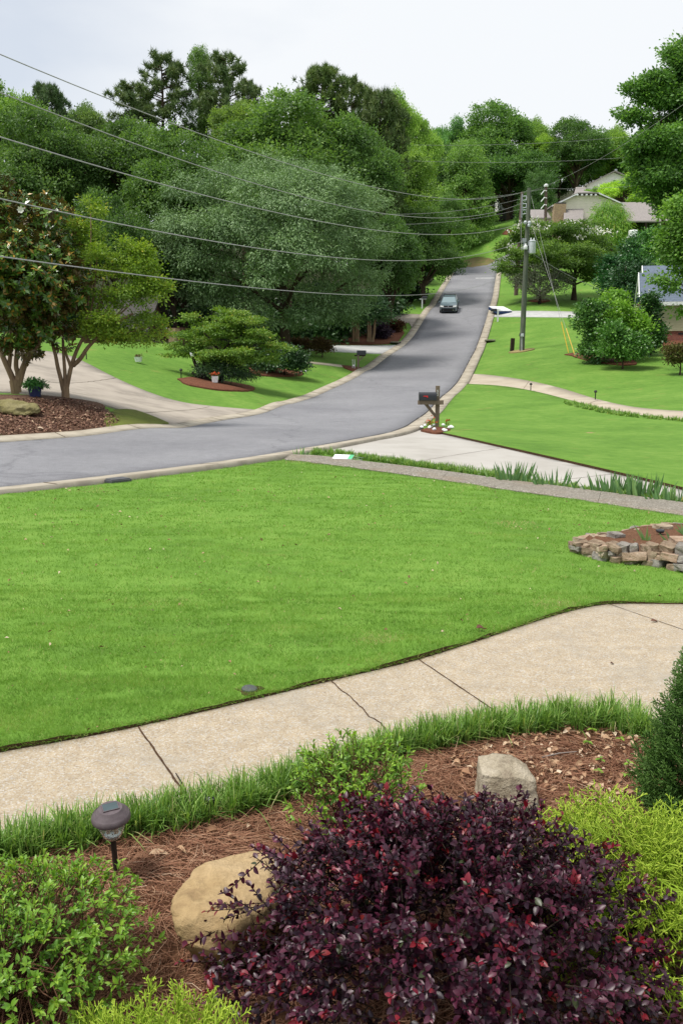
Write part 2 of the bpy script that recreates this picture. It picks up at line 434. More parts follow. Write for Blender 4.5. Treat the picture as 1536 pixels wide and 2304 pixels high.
class MB:
    """collects shapes and links them as one mesh object"""
    def __init__(s):
        s.v = []; s.f = []
    def add(s, vs, fs):
        k = len(s.v)
        s.v += [tuple(map(float, p)) for p in vs]
        s.f += [[i + k for i in f] for f in fs]
        return s
    def box(s, c, d, rz=0.0, taper=1.0):
        x, y, z = d[0] / 2, d[1] / 2, d[2] / 2
        vs = []
        for zz, t in ((-z, 1), (z, taper)):
            for xx, yy in ((-x, -y), (x, -y), (x, y), (-x, y)):
                a, b = xx * t, yy * t
                vs.append((c[0] + a * math.cos(rz) - b * math.sin(rz), c[1] + a * math.sin(rz) + b * math.cos(rz), c[2] + zz))
        return s.add(vs, [(3, 2, 1, 0), (4, 5, 6, 7), (0, 1, 5, 4), (1, 2, 6, 5), (2, 3, 7, 6), (3, 0, 4, 7)])
    def prism(s, poly, off):
        n = len(poly)
        o = Vector(off)
        vs = [Vector(p) for p in poly] + [Vector(p) + o for p in poly]
        return s.add(vs, [list(range(n))[::-1], list(range(n, 2 * n))] + [(i, (i + 1) % n, n + (i + 1) % n, n + i) for i in range(n)])
    def tube(s, pts, radii, sides=6, cap=True):
        pts = [Vector(p) for p in pts]
        if not hasattr(radii, '__len__'):
            radii = [radii] * len(pts)
        n = len(pts)
        rings = []
        ref = None
        for i, p in enumerate(pts):
            d = (pts[min(i + 1, n - 1)] - pts[max(i - 1, 0)])
            d = d.normalized() if d.length > 1e-9 else Vector((0, 0, 1))
            if ref is None:
                ref = Vector((1, 0, 0)) if abs(d.x) < 0.8 else Vector((0, 1, 0))
            a = (ref - d * ref.dot(d)).normalized()
            ref = a
            b = d.cross(a)
            rings.append([p + (a * math.cos(2 * math.pi * k / sides) + b * math.sin(2 * math.pi * k / sides)) * radii[i] for k in range(sides)])
        fs = []
        for i in range(n - 1):
            for k in range(sides):
                k2 = (k + 1) % sides
                fs.append((i * sides + k, i * sides + k2, (i + 1) * sides + k2, (i + 1) * sides + k))
        if cap:
            fs.append(list(range(sides))[::-1])
            fs.append([(n - 1) * sides + k for k in range(sides)])
        return s.add([v for r in rings for v in r], fs)
    def lathe(s, prof, c=(0, 0, 0), n=24):
        vs, fs = [], []
        m = len(prof)
        for r, z in prof:
            for k in range(n):
                a = 2 * math.pi * k / n
                vs.append((c[0] + r * math.cos(a), c[1] + r * math.sin(a), c[2] + z))
        for i in range(m - 1):
            for k in range(n):
                k2 = (k + 1) % n
                fs.append((i * n + k, i * n + k2, (i + 1) * n + k2, (i + 1) * n + k))
        if prof[0][0] > 1e-5: fs.append(list(range(n))[::-1])
        if prof[-1][0] > 1e-5: fs.append([(m - 1) * n + k for k in range(n)])
        return s.add(vs, fs)
    def build(s, name, mat, parent=None, loc=(0, 0, 0), smooth=False, bevel=0.0):
        me = bpy.data.meshes.new(name)
        L = Vector(loc)
        me.from_pydata([tuple(Vector(v) - L) for v in s.v], [], s.f)
        if bevel > 0:
            bm = bmesh.new(); bm.from_mesh(me)
            bmesh.ops.bevel(bm, geom=[e for e in bm.edges if len(e.link_faces) == 2 and e.calc_face_angle(0) > 0.5], offset=bevel, segments=2, affect='EDGES', profile=0.6)
            bm.to_mesh(me); bm.free()
        me.materials.append(mat)
        if smooth:
            me.polygons.foreach_set('use_smooth', np.ones(len(me.polygons), bool))
            try:
                me.set_sharp_from_angle(angle=math.radians(40))
            except Exception:
                pass
        me.update()
        return link(name, me, parent, loc)

# ------------------------------------------------------------------ ground regions
def inpoly(pts, poly):
    x, y = pts[:, 0], pts[:, 1]
    c = np.zeros(len(pts), bool)
    j = len(poly) - 1
    for i in range(len(poly)):
        xi, yi = poly[i]; xj, yj = poly[j]
        if yi != yj:
            c ^= ((yi > y) != (yj > y)) & (x < (xj - xi) * (y - yi) / (yj - yi) + xi)
        j = i
    return c
def spacing(p):
    return max(0.05, 0.02 * math.hypot(p[0], p[1]))
def smooth_line(P, it=2):
    P = [np.array(p, float) for p in P]
    for _ in range(it):
        Q = [P[0]]
        for a, b in zip(P[:-1], P[1:]):
            Q += [a * .75 + b * .25, a * .25 + b * .75]
        Q.append(P[-1])
        P = Q
    return P
def gline(pxs, it=2):
    """a smooth line on the ground through places read off the photo"""
    return [gp(*p)[:2] for p in smooth_line(pxs, it)]
def region(name, poly, off, mat, skirt=0.08, skirt_mat=None, wob=0.0, parent=None, extra=None, kind='structure', label=None, bump=0.0):
    poly = [np.array(p[:2], float) for p in poly]
    B = []
    for i, p in enumerate(poly):
        q = poly[(i + 1) % len(poly)]
        d = np.linalg.norm(q - p)
        m = max(1, int(d / (spacing((p + q) / 2) * 1.5)))
        for k in range(m):
            B.append(p + (q - p) * k / m)
    B = np.array(B)
    if wob > 0:
        B = B + np.array([[noise.noise((b[0] * 6, b[1] * 6, 1.0)) * wob, noise.noise((b[0] * 6, b[1] * 6, 7.0)) * wob] for b in B])
    ang = np.arctan2(B[:, 0], B[:, 1]); rad = np.hypot(B[:, 0], B[:, 1])
    r0, r1 = max(0.5, rad.min() * .6), rad.max()
    A0, A1 = ang.min(), ang.max()
    step = 0.02
    G = []
    nr = int(math.log(r1 / r0) / step) + 1
    for i in range(nr):
        r = r0 * math.exp(i * step)
        na = int((A1 - A0) / step) + 1
        a = A0 + (np.arange(na) + (i % 2) * .5) * step
        G.append(np.stack([r * np.sin(a), r * np.cos(a)], -1))
    G = np.concatenate(G)
    G = G[inpoly(G, B)]
    if len(G):                                    # keep clear of the outline
        keep = np.ones(len(G), bool)
        for b in B:
            d2 = (G[:, 0] - b[0]) ** 2 + (G[:, 1] - b[1]) ** 2
            keep &= d2 > (0.35 * 0.02 * max(2.0, math.hypot(*b))) ** 2
        G = G[keep]
    nb = len(B)
    pts = [Vector(p) for p in np.vstack([B, G])]
    vs, es, fs, ov, oe, of = delaunay_2d_cdt(pts, [(i, (i + 1) % nb) for i in range(nb)], [list(range(nb))], 1, 1e-5)
    V = np.array([(v.x, v.y) for v in vs])
    Z = hgt(V[:, 0], V[:, 1]) + off
    if bump > 0:
        Z = Z + np.array([bump * (noise.noise((p[0] * 1.2, p[1] * 4.2, 0)) + .6 * noise.noise((p[0] * 3.4, p[1] * 10, 3))) for p in V])
    Vv = np.c_[V, Z]
    F = [list(f) for f in fs]
    # outer border edges -> skirt
    cnt = {}
    for f in F:
        for a, b in zip(f, f[1:] + f[:1]):
            cnt.setdefault((min(a, b), max(a, b)), []).append((a, b))
    me = bpy.data.meshes.new(name)
    low = {}
    extraV = []
    SF = []
    for k, e in cnt.items():
        if len(e) == 1:
            a, b = e[0]
            for q in (a, b):
                if q not in low:
                    low[q] = len(Vv) + len(extraV)
                    extraV.append((Vv[q][0], Vv[q][1], Vv[q][2] - skirt))
            SF.append([b, a, low[a], low[b]])
    allV = [tuple(p) for p in Vv] + extraV
    me.from_pydata(allV, [], F + SF)
    me.materials.append(mat)
    if skirt_mat:
        me.materials.append(skirt_mat)
        mi = np.zeros(len(F) + len(SF), np.int32); mi[len(F):] = 1
        me.polygons.foreach_set('material_index', mi)
    sm = np.ones(len(F) + len(SF), bool); sm[len(F):] = False
    me.polygons.foreach_set('use_smooth', sm)
    # faces up
    me.update()
    bm = bmesh.new(); bm.from_mesh(me)
    bm.faces.ensure_lookup_table()
    for f in bm.faces[:len(F)] if hasattr(bm.faces, '__getitem__') else []:
        if f.normal.z < 0: f.normal_flip()
    bm.to_mesh(me); bm.free()
    o = link(name, me, parent)
    o['kind'] = kind
    if label: o['label'] = label
    return o

# ------------------------------------------------------------------ base ground: one sheet to the horizon
def base_ground():
    rs = [0.0]
    r = 0.8
    while r < 1500:
        rs.append(r)
        r *= 1.016 if r < 260 else 1.15
    fine = np.radians(np.arange(-31, 31.01, 0.4))
    coarse = np.radians(np.arange(36, 325, 6))
    an = np.concatenate([fine, coarse])
    na = len(an)
    R = np.array(rs[1:])
    X = (R[:, None] * np.sin(an)[None]); Yc = (R[:, None] * np.cos(an)[None])
    Rm = np.minimum(R, 620)[:, None]
    Z = hgt(Rm * np.sin(an)[None], Rm * np.cos(an)[None]) - 0.05
    # sink under the planting bed and path in front of the house
    near = (R[:, None] < 4.0)
    Z = Z - 0.04 * near
    V = np.stack([X, Yc, Z], -1).reshape(-1, 3)
    V = np.vstack([V, [[0, 0, h1(0, 0) - .09]]])
    i = np.arange(len(R) - 1)[:, None]; k = np.arange(na)[None]
    k2 = (k + 1) % na
    q = np.stack(np.broadcast_arrays(i * na + k, (i + 1) * na + k, (i + 1) * na + k2, i * na + k2), -1).reshape(-1, 4)
    c = len(V) - 1
    t = np.stack([np.full(na, c), np.arange(na), (np.arange(na) + 1) % na], -1)
    me = mesh_np('ground', V, [q, t], M['grass'], smooth=True)
    o = link('ground', me)
    o['kind'] = 'structure'
base_ground()

# road with gutters: two kerb lines, everything between them interpolated
def path3(P, n):
    P = np.array(P)
    d = np.r_[0, np.cumsum(np.linalg.norm(np.diff(P[:, :2], axis=0), axis=1))]
    s = np.linspace(0, d[-1], n)
    Q = np.stack([np.interp(s, d, P[:, i]) for i in range(3)], -1)
    for _ in range(10):
        Q[1:-1] = (Q[:-2] + 2 * Q[1:-1] + Q[2:]) / 4
    return Q
NR = 240
EL = path3([un(*p) for p in LE], NR)
ER = path3([un(*p) for p in RE], NR)
EL[:, 2] = hgt(EL[:, 0], EL[:, 1]); ER[:, 2] = hgt(ER[:, 0], ER[:, 1])
def strip(name, A, B, za, zb, ncol, mat, thick=0.12):
    V = []
    for k in range(ncol + 1):
        t = k / ncol
        P = A * (1 - t) + B * t
        P = P.copy()
        P[:, 2] += za * (1 - t) + zb * t
        V.append(P)
    low0 = V[0].copy(); low0[:, 2] -= thick
    low1 = V[-1].copy(); low1[:, 2] -= thick
    V = [low0] + V + [low1]
    n = len(A)
    V = np.stack(V, 1)
    c = V.shape[1]
    i = np.arange(n - 1)[:, None]; k = np.arange(c - 1)[None]
    q = np.stack(np.broadcast_arrays(i * c + k, i * c + k + 1, (i + 1) * c + k + 1, (i + 1) * c + k), -1).reshape(-1, 4)
    me = mesh_np(name, V.reshape(-1, 3), [q], mat)
    me.update()
    if sum(p.normal.z for p in me.polygons) < 0:
        me.flip_normals()
    o = link(name, me)
    o['kind'] = 'structure'
    return o
W_ = np.linalg.norm((EL - ER)[:, :2], axis=1)[:, None]
GW = 0.72
IL = EL + (ER - EL) * (GW / W_)
IR = ER + (EL - ER) * (GW / W_)
strip('road', IL, IR, -0.010, -0.010, 8, M['asphalt'])
strip('gutter_far_side', EL, IL, 0.075, 0.004, 2, M['gutter'])
strip('gutter_near_side', IR, ER, 0.004, 0.075, 2, M['gutter'])
# cross street at the top of the hill
_j = un(1060, 608, 144.5)
cs = np.array([(x, 144.5 + 0.02 * x + (0.0), 0) for x in np.linspace(-4, 29, 30)])
cs[:, 2] = 0
_zr = float(ER[-1, 2]); _zl = float(EL[-1, 2])
A = cs.copy(); A[:, 1] -= 3.4; B = cs.copy(); B[:, 1] += 3.4
A[:, 2] = hgt(A[:, 0], A[:, 1]) + .02; B[:, 2] = hgt(B[:, 0], B[:, 1]) + .02
strip('cross_street', A, B, 0.0, 0.0, 4, M['asphalt'])
# thin black edge of the asphalt lapping onto the near gutter
tar = MB()
for i in range(20, 150):
    for s in (0,):
        a, b = IR[i], IR[i + 1]
        if noise.noise((i * .35, 0, 0)) > -0.25:
            w = 0.05 + 0.05 * abs(noise.noise((i * .9, 3, 0)))
            d = (EL[i] - ER[i]); d = d / np.linalg.norm(d)
            tar.add([a + d * 0.0 + (0, 0, .0105), b + (0, 0, .0105), b + d * w + (0, 0, .0105), a + d * w + (0, 0, .0105)], [(0, 1, 2, 3)])
# the asphalt edge and stop line belong to the road
e = tar.build('road_edge_tar', M['tar']); e['kind'] = 'structure'
stop = MB()
k = NR - 16
a = IR[k] * .97 + IL[k] * .03; b = IR[k] * .55 + IL[k] * .45
k2 = NR - 15
a2 = IR[k2] * .97 + IL[k2] * .03; b2 = IR[k2] * .55 + IL[k2] * .45
for p in (a, b, a2, b2): p[2] += 0.02
stop.add([a, b, b + (b2 - b) * .9, a + (a2 - a) * .9], [(0, 1, 2, 3)])
gj = MB()
for E_, I_ in ((EL, IL), (ER, IR)):
    acc = 0
    for i in range(1, NR - 12):
        acc += np.linalg.norm(E_[i] - E_[i - 1])
        if acc > 3.0:
            acc = 0
            d = E_[i + 1] - E_[i]; d = d / np.linalg.norm(d)
            a, b = E_[i] + (0, 0, .079), I_[i] + (0, 0, .0085)
            w = .012 + .00022 * i
            gj.add([a - d * w, a + d * w, b + d * w, b - d * w], [(0, 1, 2, 3)])
o = gj.build('gutter_joints', M['soil']); o['kind'] = 'structure'
o = stop.build('stop_line', M['white_paint']); o['kind'] = 'structure'

# driveways and paths
def edge_pts(E, i0, i1, step=3):
    return [E[i][:2] for i in range(i0, i1 + (1 if i1 > i0 else -1), step if i1 > i0 else -step)]
def near_idx(E, px, py):
    g = gp(px, py)
    return int(np.argmin(((E[:, :2] - g[:2]) ** 2).sum(1)))
# first driveway on the right
i0, i1 = near_idx(ER, 745, 1012), near_idx(ER, 952, 966)
d1_top = gline([(952, 968), (1000, 978), (1100, 1001), (1250, 1035), (1400, 1070), (1536, 1103), (1750, 1156)])
d1_bot = gline([(1750, 1190), (1536, 1128), (1400, 1103), (1250, 1088), (1120, 1068), (980, 1044), (850, 1024), (745, 1013)])
region('driveway_first', edge_pts(ER, i0, i1) + d1_top[1:] + d1_bot[:-1], 0.0, M['concrete'])
# second, curving driveway
i0, i1 = near_idx(ER, 1046, 866), near_idx(ER, 1062, 842)
d2_top = gline([(1062, 841), (1100, 843), (1180, 854), (1260, 872), (1330, 895), (1400, 912), (1460, 920), (1536, 925), (1700, 930)])
d2_bot = gline([(1700, 962), (1536, 948), (1440, 937), (1370, 925), (1290, 905), (1210, 883), (1130, 869), (1046, 865)])
region('driveway_second', edge_pts(ER, i0, i1, 1) + d2_top[1:] + d2_bot[:-1], 0.0, M['concrete_tan'])
# light drive across the slope on the right
i0, i1 = near_idx(ER, 1112, 712), near_idx(ER, 1115, 699)
region('driveway_third', edge_pts(ER, i0, i1, 1) + gline([(1115, 699.5), (1200, 699), (1300, 701), (1400, 703), (1500, 704)], 1)[1:] +
       gline([(1500, 716), (1400, 715), (1300, 714), (1200, 713), (1112, 712.5)], 1), 0.0, M['concrete_white'])
# left driveway
i0, i1 = near_idx(EL, 582, 923), near_idx(EL, 385, 962)
region('driveway_left', edge_pts(EL, i0, i1) + gline([(385, 962), (300, 930), (220, 905), (130, 892), (60, 884), (0, 880), (-150, 880), (-300, 885)])[1:] +
       gline([(-300, 790), (-100, 787), (0, 786), (90, 787), (150, 796), (190, 813), (250, 845), (320, 877), (400, 904), (480, 914), (582, 922)])[:-1], 0.0, M['concrete_old'])
# second left driveway behind the shrubs
i0, i1 = near_idx(EL, 890, 777), near_idx(EL, 862, 796)
region('driveway_left_upper', edge_pts(EL, i0, i1, 1) + gline([(862, 796), (800, 793), (740, 790), (680, 787), (620, 784)], 1)[1:] +
       gline([(620, 774), (680, 776), (760, 777), (830, 777), (890, 776)], 1), 0.0, M['concrete_white'])
i0, i1 = near_idx(EL, 938, 719), near_idx(EL, 926, 736)
region('driveway_left_top', edge_pts(EL, i0, i1, 1) + gline([(926, 725), (900, 727), (860, 727), (840, 726)], 1)[1:] +
       gline([(840, 714), (880, 708), (920, 706), (945, 707)], 1), 0.0, M['concrete_old'])
# narrow path to the left mailbox
region('footpath', gline([(818, 827), (780, 822), (730, 816), (680, 812)], 1) + gline([(680, 815), (730, 820), (780, 826), (812, 831)], 1), 0.0, M['concrete_tan'])

# mulch beds
region('mulch_bed_left', gline([(-300, 1002), (-120, 992), (0, 984), (120, 977), (250, 968), (292, 958), (240, 930), (235, 908), (150, 896), (80, 890), (0, 890), (-150, 892), (-300, 900)], 2), 0.03, M['mulch'], wob=.15)
region('mulch_bed_tree', gline([(400, 852), (420, 866), (480, 876), (540, 880), (580, 876), (560, 866), (500, 856), (430, 848)], 2), 0.012, M['red_mulch'], wob=.1)
region('mulch_bed_hedge', gline([(560, 842), (620, 847), (680, 845), (685, 838), (640, 828), (560, 826)], 2), 0.012, M['red_mulch'], wob=.1)
region('mulch_bed_woods', gline([(640, 774), (740, 775), (840, 775), (885, 773), (912, 752), (905, 738), (860, 728), (800, 735), (700, 735), (600, 740), (560, 760)], 1), 0.012, M['red_mulch'], wob=.2)
region('mulch_bed_shrub', gline([(1186, 676), (1215, 681), (1242, 677), (1215, 671)], 2), 0.02, M['red_mulch'], wob=.3)
region('mulch_bed_thicket', gline([(1270, 797), (1330, 812), (1390, 822), (1440, 820), (1420, 808), (1340, 800), (1290, 793)], 2), 0.012, M['red_mulch'], wob=.2)
region('bare_bank', gline([(1030, 603), (1060, 602), (1110, 601), (1118, 588), (1090, 578), (1060, 580), (1036, 590)], 2), 0.03, M['bank'], wob=.5)
region('mulch_bed_upper', gline([(1128, 527), (1150, 530), (1160, 519), (1140, 515)], 2), 0.05, M['red_mulch'])
region('house_foundation_bed', gline([(1480, 762), (1536, 766), (1620, 770), (1620, 790), (1536, 800), (1490, 785)], 2), 0.01, M['red_mulch'], wob=.3)

# floor of the woods, tree shade put into its near black colour
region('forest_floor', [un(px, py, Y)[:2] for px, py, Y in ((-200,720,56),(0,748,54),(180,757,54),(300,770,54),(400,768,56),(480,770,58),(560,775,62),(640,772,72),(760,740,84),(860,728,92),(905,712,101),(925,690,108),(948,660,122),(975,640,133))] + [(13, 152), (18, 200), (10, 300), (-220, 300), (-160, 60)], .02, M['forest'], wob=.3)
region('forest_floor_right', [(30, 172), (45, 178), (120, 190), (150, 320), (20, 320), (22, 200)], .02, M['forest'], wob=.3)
# near garden: path, planting bed, lawn, aggregate kerb
walk_top = gline([(-260, 1745), (-100, 1717), (0, 1692), (160, 1665), (315, 1634), (440, 1605), (560, 1577), (745, 1531), (850, 1507), (950, 1482), (1080, 1440), (1210, 1396), (1290, 1372), (1360, 1359), (1420, 1358), (1536, 1359), (1800, 1362)])
bed_edge = gline([(-260, 1960), (-100, 1925), (0, 1900), (100, 1880), (200, 1860), (330, 1828), (420, 1805), (520, 1785), (620, 1762), (720, 1735), (820, 1700), (900, 1676), (1000, 1648), (1100, 1624), (1200, 1610), (1320, 1604), (1420, 1614), (1480, 1640), (1536, 1690), (1700, 1800)])
region('walkway', walk_top + [(4.2, 5.2), (4.2, 3.2)] + bed_edge[::-1] + [(-2.6, 3.0)], 0.0, M['walk'], 0.06)
region('planting_bed', bed_edge + [(3.6, 2.6), (3.4, 0.9), (-3.2, 0.9), (-3.0, 2.8)], -0.02, M['straw_bed'], 0.04, bump=0.012)
# expansion joints in the path
jm = MB()
def joint(p, q, w=0.006, wob=0.0, mb=jm):
    a, b = gp(*p), gp(*q)
    n = 26
    d = (b - a)[:2]; d = d / np.linalg.norm(d)
    pr = np.array([-d[1], d[0], 0])
    pts = []
    for i in range(n + 1):
        t = i / n
        c = a * (1 - t) + b * t
        c = c + pr * wob * (noise.noise((c[0] * 7, c[1] * 7, p[0])) + .5 * noise.noise((c[0] * 31, c[1] * 31, 5)))
        c[2] = h1(c[0], c[1]) + 0.0035
        ww = w * (1 + .6 * noise.noise((c[0] * 13, c[1] * 13, 2)))
        pts.append((c - pr * ww / 2, c + pr * ww / 2))
    vs = [x for pq in pts for x in pq]
    mb.add(vs, [(2 * i, 2 * i + 2, 2 * i + 3, 2 * i + 1) for i in range(n)])
joint((310, 1634), (420, 1792), 0.011, 0.006)
joint((743, 1531), (880, 1655), 0.008, 0.02)
joint((940, 1483), (1110, 1598), 0.009, 0.003)
joint((1368, 1359), (1600, 1440), 0.006, 0.003)
dj = MB()
joint((150, 862), (262, 850), .05, .05, dj)
joint((60, 858), (150, 862), .04, .08, dj)
joint((258, 880), (390, 905), .035, .06, dj)
joint((300, 930), (470, 915), .05, .02, dj)
joint((1130, 1008), (940, 1038), .012, .01, dj)
joint((1380, 1066), (1225, 1084), .012, .01, dj)
joint((1190, 857), (1176, 876), .02, .01, dj)
joint((1345, 900), (1318, 911), .02, .01, dj)
o = dj.build('driveway_joints', M['soil']); o['kind'] = 'structure'
o = jm.build('walkway_joints', M['soil']); o['kind'] = 'structure'
M['tan_patch'] = m_var('dry thatch', [(0.3, (0.20, 0.16, 0.07)), (0.7, (0.36, 0.29, 0.14))], 25, .95, .1, .5, .02)

lawn_edge_far = gline([(-300, 1158), (-180, 1139), (0, 1117), (150, 1101), (300, 1083), (480, 1059), (600, 1042), (640, 1036)])
kerb_near = gline([(640, 1037), (700, 1043), (800, 1056), (900, 1070), (1000, 1084), (1100, 1100), (1200, 1114), (1300, 1128), (1400, 1144), (1536, 1164), (1750, 1200)])
kerb_far = gline([(655, 1028), (720, 1030), (800, 1041), (900, 1052), (1000, 1065), (1100, 1079), (1200, 1092), (1300, 1105), (1400, 1118), (1536, 1136), (1750, 1168)])
lawn_poly = lawn_edge_far + kerb_near[1:] + [(6.6, 8.0), (6.3, 7.28)] + [np.array(p) + (0, .004) for p in walk_top[::-1]] + [(-5.2, 5.0)]
region('lawn', lawn_poly, 0.022, M['grass_near'], 0.08, M['soil'], wob=0.015, bump=0.022)
lawn1_poly = [np.array(p) + (0, .04) for p in d1_top[::-1]] + [p for p in edge_pts(ER, near_idx(ER, 955, 963), near_idx(ER, 1044, 868), 2)] + [np.array(p) - (0, .03) for p in d2_bot[::-1]]
region('lawn_middle', lawn1_poly, 0.05, M['grass'], 0.1, M['soil'])

# low kerb wall of washed aggregate between lawn and drive
def kerb_wall():
    a = np.array(kerb_far); b = np.array(kerb_near)
    n = 90
    def rs(P):
        d = np.r_[0, np.cumsum(np.linalg.norm(np.diff(P, axis=0), axis=1))]
        s = np.linspace(0, d[-1], n)
        return np.stack([np.interp(s, d, P[:, i]) for i in range(2)], -1)
    a, b = rs(a), rs(b)
    jx = [34, 61, 76]
    root = thing('aggregate_kerb', 'low washed aggregate kerb running between the near lawn and the pale driveway', 'kerb', (a[0][0], a[0][1], h1(*a[0])))
    L = Vector(root.location)
    prev = 0
    for stop_ in jx + [n - 1]:
        mb = MB()
        rings = []
        for i in range(prev, stop_ + 1):
            A_, B_ = a[i].copy(), b[i].copy()
            if i == prev and prev: A_ = A_ + (a[i + 1] - a[i]) * .06; B_ = B_ + (b[i + 1] - b[i]) * .06
            za, zb = h1(*A_), h1(*B_)
            c1 = A_ * .94 + B_ * .06; c2 = A_ * .06 + B_ * .94
            rings.append([(A_[0], A_[1], za - .15), (A_[0], A_[1], za + .045), (c1[0], c1[1], za + .06), (c2[0], c2[1], zb + .045), (B_[0], B_[1], zb + .03), (B_[0], B_[1], zb - .15)])
        vs = [Vector(p) - L for r in rings for p in r]
        m = 6
        fs = [(i * m + k, i * m + k + 1, (i + 1) * m + k + 1, (i + 1) * m + k) for i in range(len(rings) - 1) for k in range(m - 1)]
        fs += [list(range(m)), [(len(rings) - 1) * m + k for k in range(m)][::-1]]
        mb.add(vs, fs)
        mb.build('kerb_section', M['kerb_agg'], root)
        prev = stop_
kerb_wall()

# ------------------------------------------------------------------ foliage
def unit(v):
    return v / (np.linalg.norm(v, axis=-1, keepdims=True) + 1e-9)
def rdir(n, g=None):
    g = g or rng
    return unit(g.normal(size=(n, 3)))
def leaf_mesh(name, P, T, Nn, L, Wd, tone, mat, kind='diamond', fold=0.15, bend=0.0):
    """P base points, T long axis, Nn leaf normal; one small bent leaf per point"""
    n = len(P)
    T = unit(T)
    S = unit(np.cross(T, Nn) + 1e-6)
    U = np.cross(S, T)
    L = np.broadcast_to(np.asarray(L, float), (n,))[:, None]
    Wd = np.broadcast_to(np.asarray(Wd, float), (n,))[:, None]
    if kind == 'diamond':
        m = P + T * L * .5
        V = np.stack([P, m + S * Wd * .5 + U * Wd * fold, P + T * L - U * L * bend, m - S * Wd * .5 + U * Wd * fold], 1)
        k = np.arange(n)[:, None] * 4
        groups = [k + np.array([[0, 1, 2, 3]])]
        c = 4
    elif kind == 'blade':
        m = P + T * L * .55 - U * L * bend * .25
        V = np.stack([P - S * Wd * .5, P + S * Wd * .5, m + S * Wd * .42, m - S * Wd * .42, P + T * L - U * L * bend], 1)
        k = np.arange(n)[:, None] * 5
        groups = [k + np.array([[0, 1, 2, 3]]), k + np.array([[3, 2, 4]])]
        c = 5
    elif kind == 'tri':
        V = np.stack([P - S * Wd * .5, P + S * Wd * .5, P + T * L - U * L * bend], 1)
        k = np.arange(n)[:, None] * 3
        groups = [k + np.array([[0, 1, 2]])]
        c = 3
    else:                                                   # oval: midrib, two halves
        ts = np.array([0.0, .22, .5, .78, 1.0]); ws = np.array([0, .8, 1.0, .68, 0])
        rows = []
        for t, w in zip(ts, ws):
            ctr = P + T * L * t - U * L * bend * t * t
            if w == 0:
                rows.append(ctr[:, None])
            else:
                e = S * Wd * .5 * w; up = U * Wd * fold * w
                rows.append(np.stack([ctr - e + up, ctr, ctr + e + up], 1))
        V = np.concatenate(rows, 1)                          # 1+3+3+3+1 = 11
        k = np.arange(n)[:, None] * 11
        tri = np.array([[0, 2, 1], [0, 3, 2], [10, 7, 8], [10, 8, 9]])
        qd = np.array([[1, 2, 5, 4], [2, 3, 6, 5], [4, 5, 8, 7], [5, 6, 9, 8]])
        groups = [(k[:, :, None] + tri[None]).reshape(-1, 3), (k[:, :, None] + qd[None]).reshape(-1, 4)]
        c = 11
    return mesh_np(name, V.reshape(-1, 3), groups, mat, {'tone': np.repeat(np.clip(tone, 0, 1), c)}, smooth=(kind == 'oval'))
def prisms(name, A, B, ra, rb, tone, mat):
    """many thin three-sided twigs from A to B"""
    n = len(A)
    d = unit(B - A)
    ref = np.where(np.abs(d[:, 2:3]) < .9, np.array([[0, 0, 1.]]), np.array([[1., 0, 0]]))
    a = unit(np.cross(d, ref)); b = np.cross(d, a)
    ra = np.broadcast_to(np.asarray(ra, float), (n,))[:, None]; rb = np.broadcast_to(np.asarray(rb, float), (n,))[:, None]
    vs = []
    for P, r in ((A, ra), (B, rb)):
        for k in range(3):
            w = 2 * math.pi * k / 3
            vs.append(P + (a * math.cos(w) + b * math.sin(w)) * r)
    V = np.stack(vs, 1)
    k = np.arange(n)[:, None] * 6
    q = np.array([[0, 1, 4, 3], [1, 2, 5, 4], [2, 0, 3, 5]])
    return mesh_np(name, V.reshape(-1, 3), [(k[:, :, None] + q[None]).reshape(-1, 4)], mat, {'tone': np.repeat(np.clip(tone, 0, 1), 6)})

def lumpy(lobes, ncl, npl, rc, ls, aspect=.55, up=.45, droop=0.0, flat=.55, g=None, low=-.55, core=.15, band=.35):
    """leaf clumps over the shells of several lobes (x,y,z,rx,ry,rz)"""
    g = g or rng
    lob = np.array(lobes, float)
    area = (lob[:, 3] * lob[:, 4] + lob[:, 3] * lob[:, 5] + lob[:, 4] * lob[:, 5])
    pick = g.choice(len(lob), ncl, p=area / area.sum())
    d = rdir(ncl, g)
    d[:, 2] = np.where(d[:, 2] < low, -d[:, 2] * .6, d[:, 2])
    rr = 1 - band * g.random(ncl) ** 2
    inner = g.random(ncl) < core
    rr = np.where(inner, g.random(ncl) * .7, rr)
    C = lob[pick, :3] + d * lob[pick, 3:] * rr[:, None]
    # drop clumps buried well inside another lobe
    q = ((C[:, None] - lob[None, :, :3]) / lob[None, :, 3:])
    ins = ((q ** 2).sum(-1) < .42)
    ins[np.arange(ncl), pick] = False
    keep = ~ins.any(1) | inner
    C, d, pick = C[keep], d[keep], pick[keep]
    n = len(C)
    ctone = g.random(n) * .45 + .3 * g.random(len(lob))[pick] + .08
    sz = .6 + .8 * g.random(n)
    off = g.normal(size=(n, npl, 3)) * np.array([1, 1, flat]) * rc * .55 * sz[:, None, None]
    P = (C[:, None] + off)
    Nn = d[:, None] * 1.0 + unit(off + 1e-6) * .45 + np.array([0, 0, up]) + g.normal(size=(n, npl, 3)) * .42
    T = off / rc + d[:, None] * .5 + g.normal(size=(n, npl, 3)) * .5 + np.array([0, 0, -droop])
    tone = ctone[:, None] + g.normal(size=(n, npl)) * .13
    L = ls * (.65 + .7 * g.random((n, npl)))
    P = P.reshape(-1, 3)
    return P, T.reshape(-1, 3), Nn.reshape(-1, 3), L.ravel(), L.ravel() * aspect, tone.ravel()
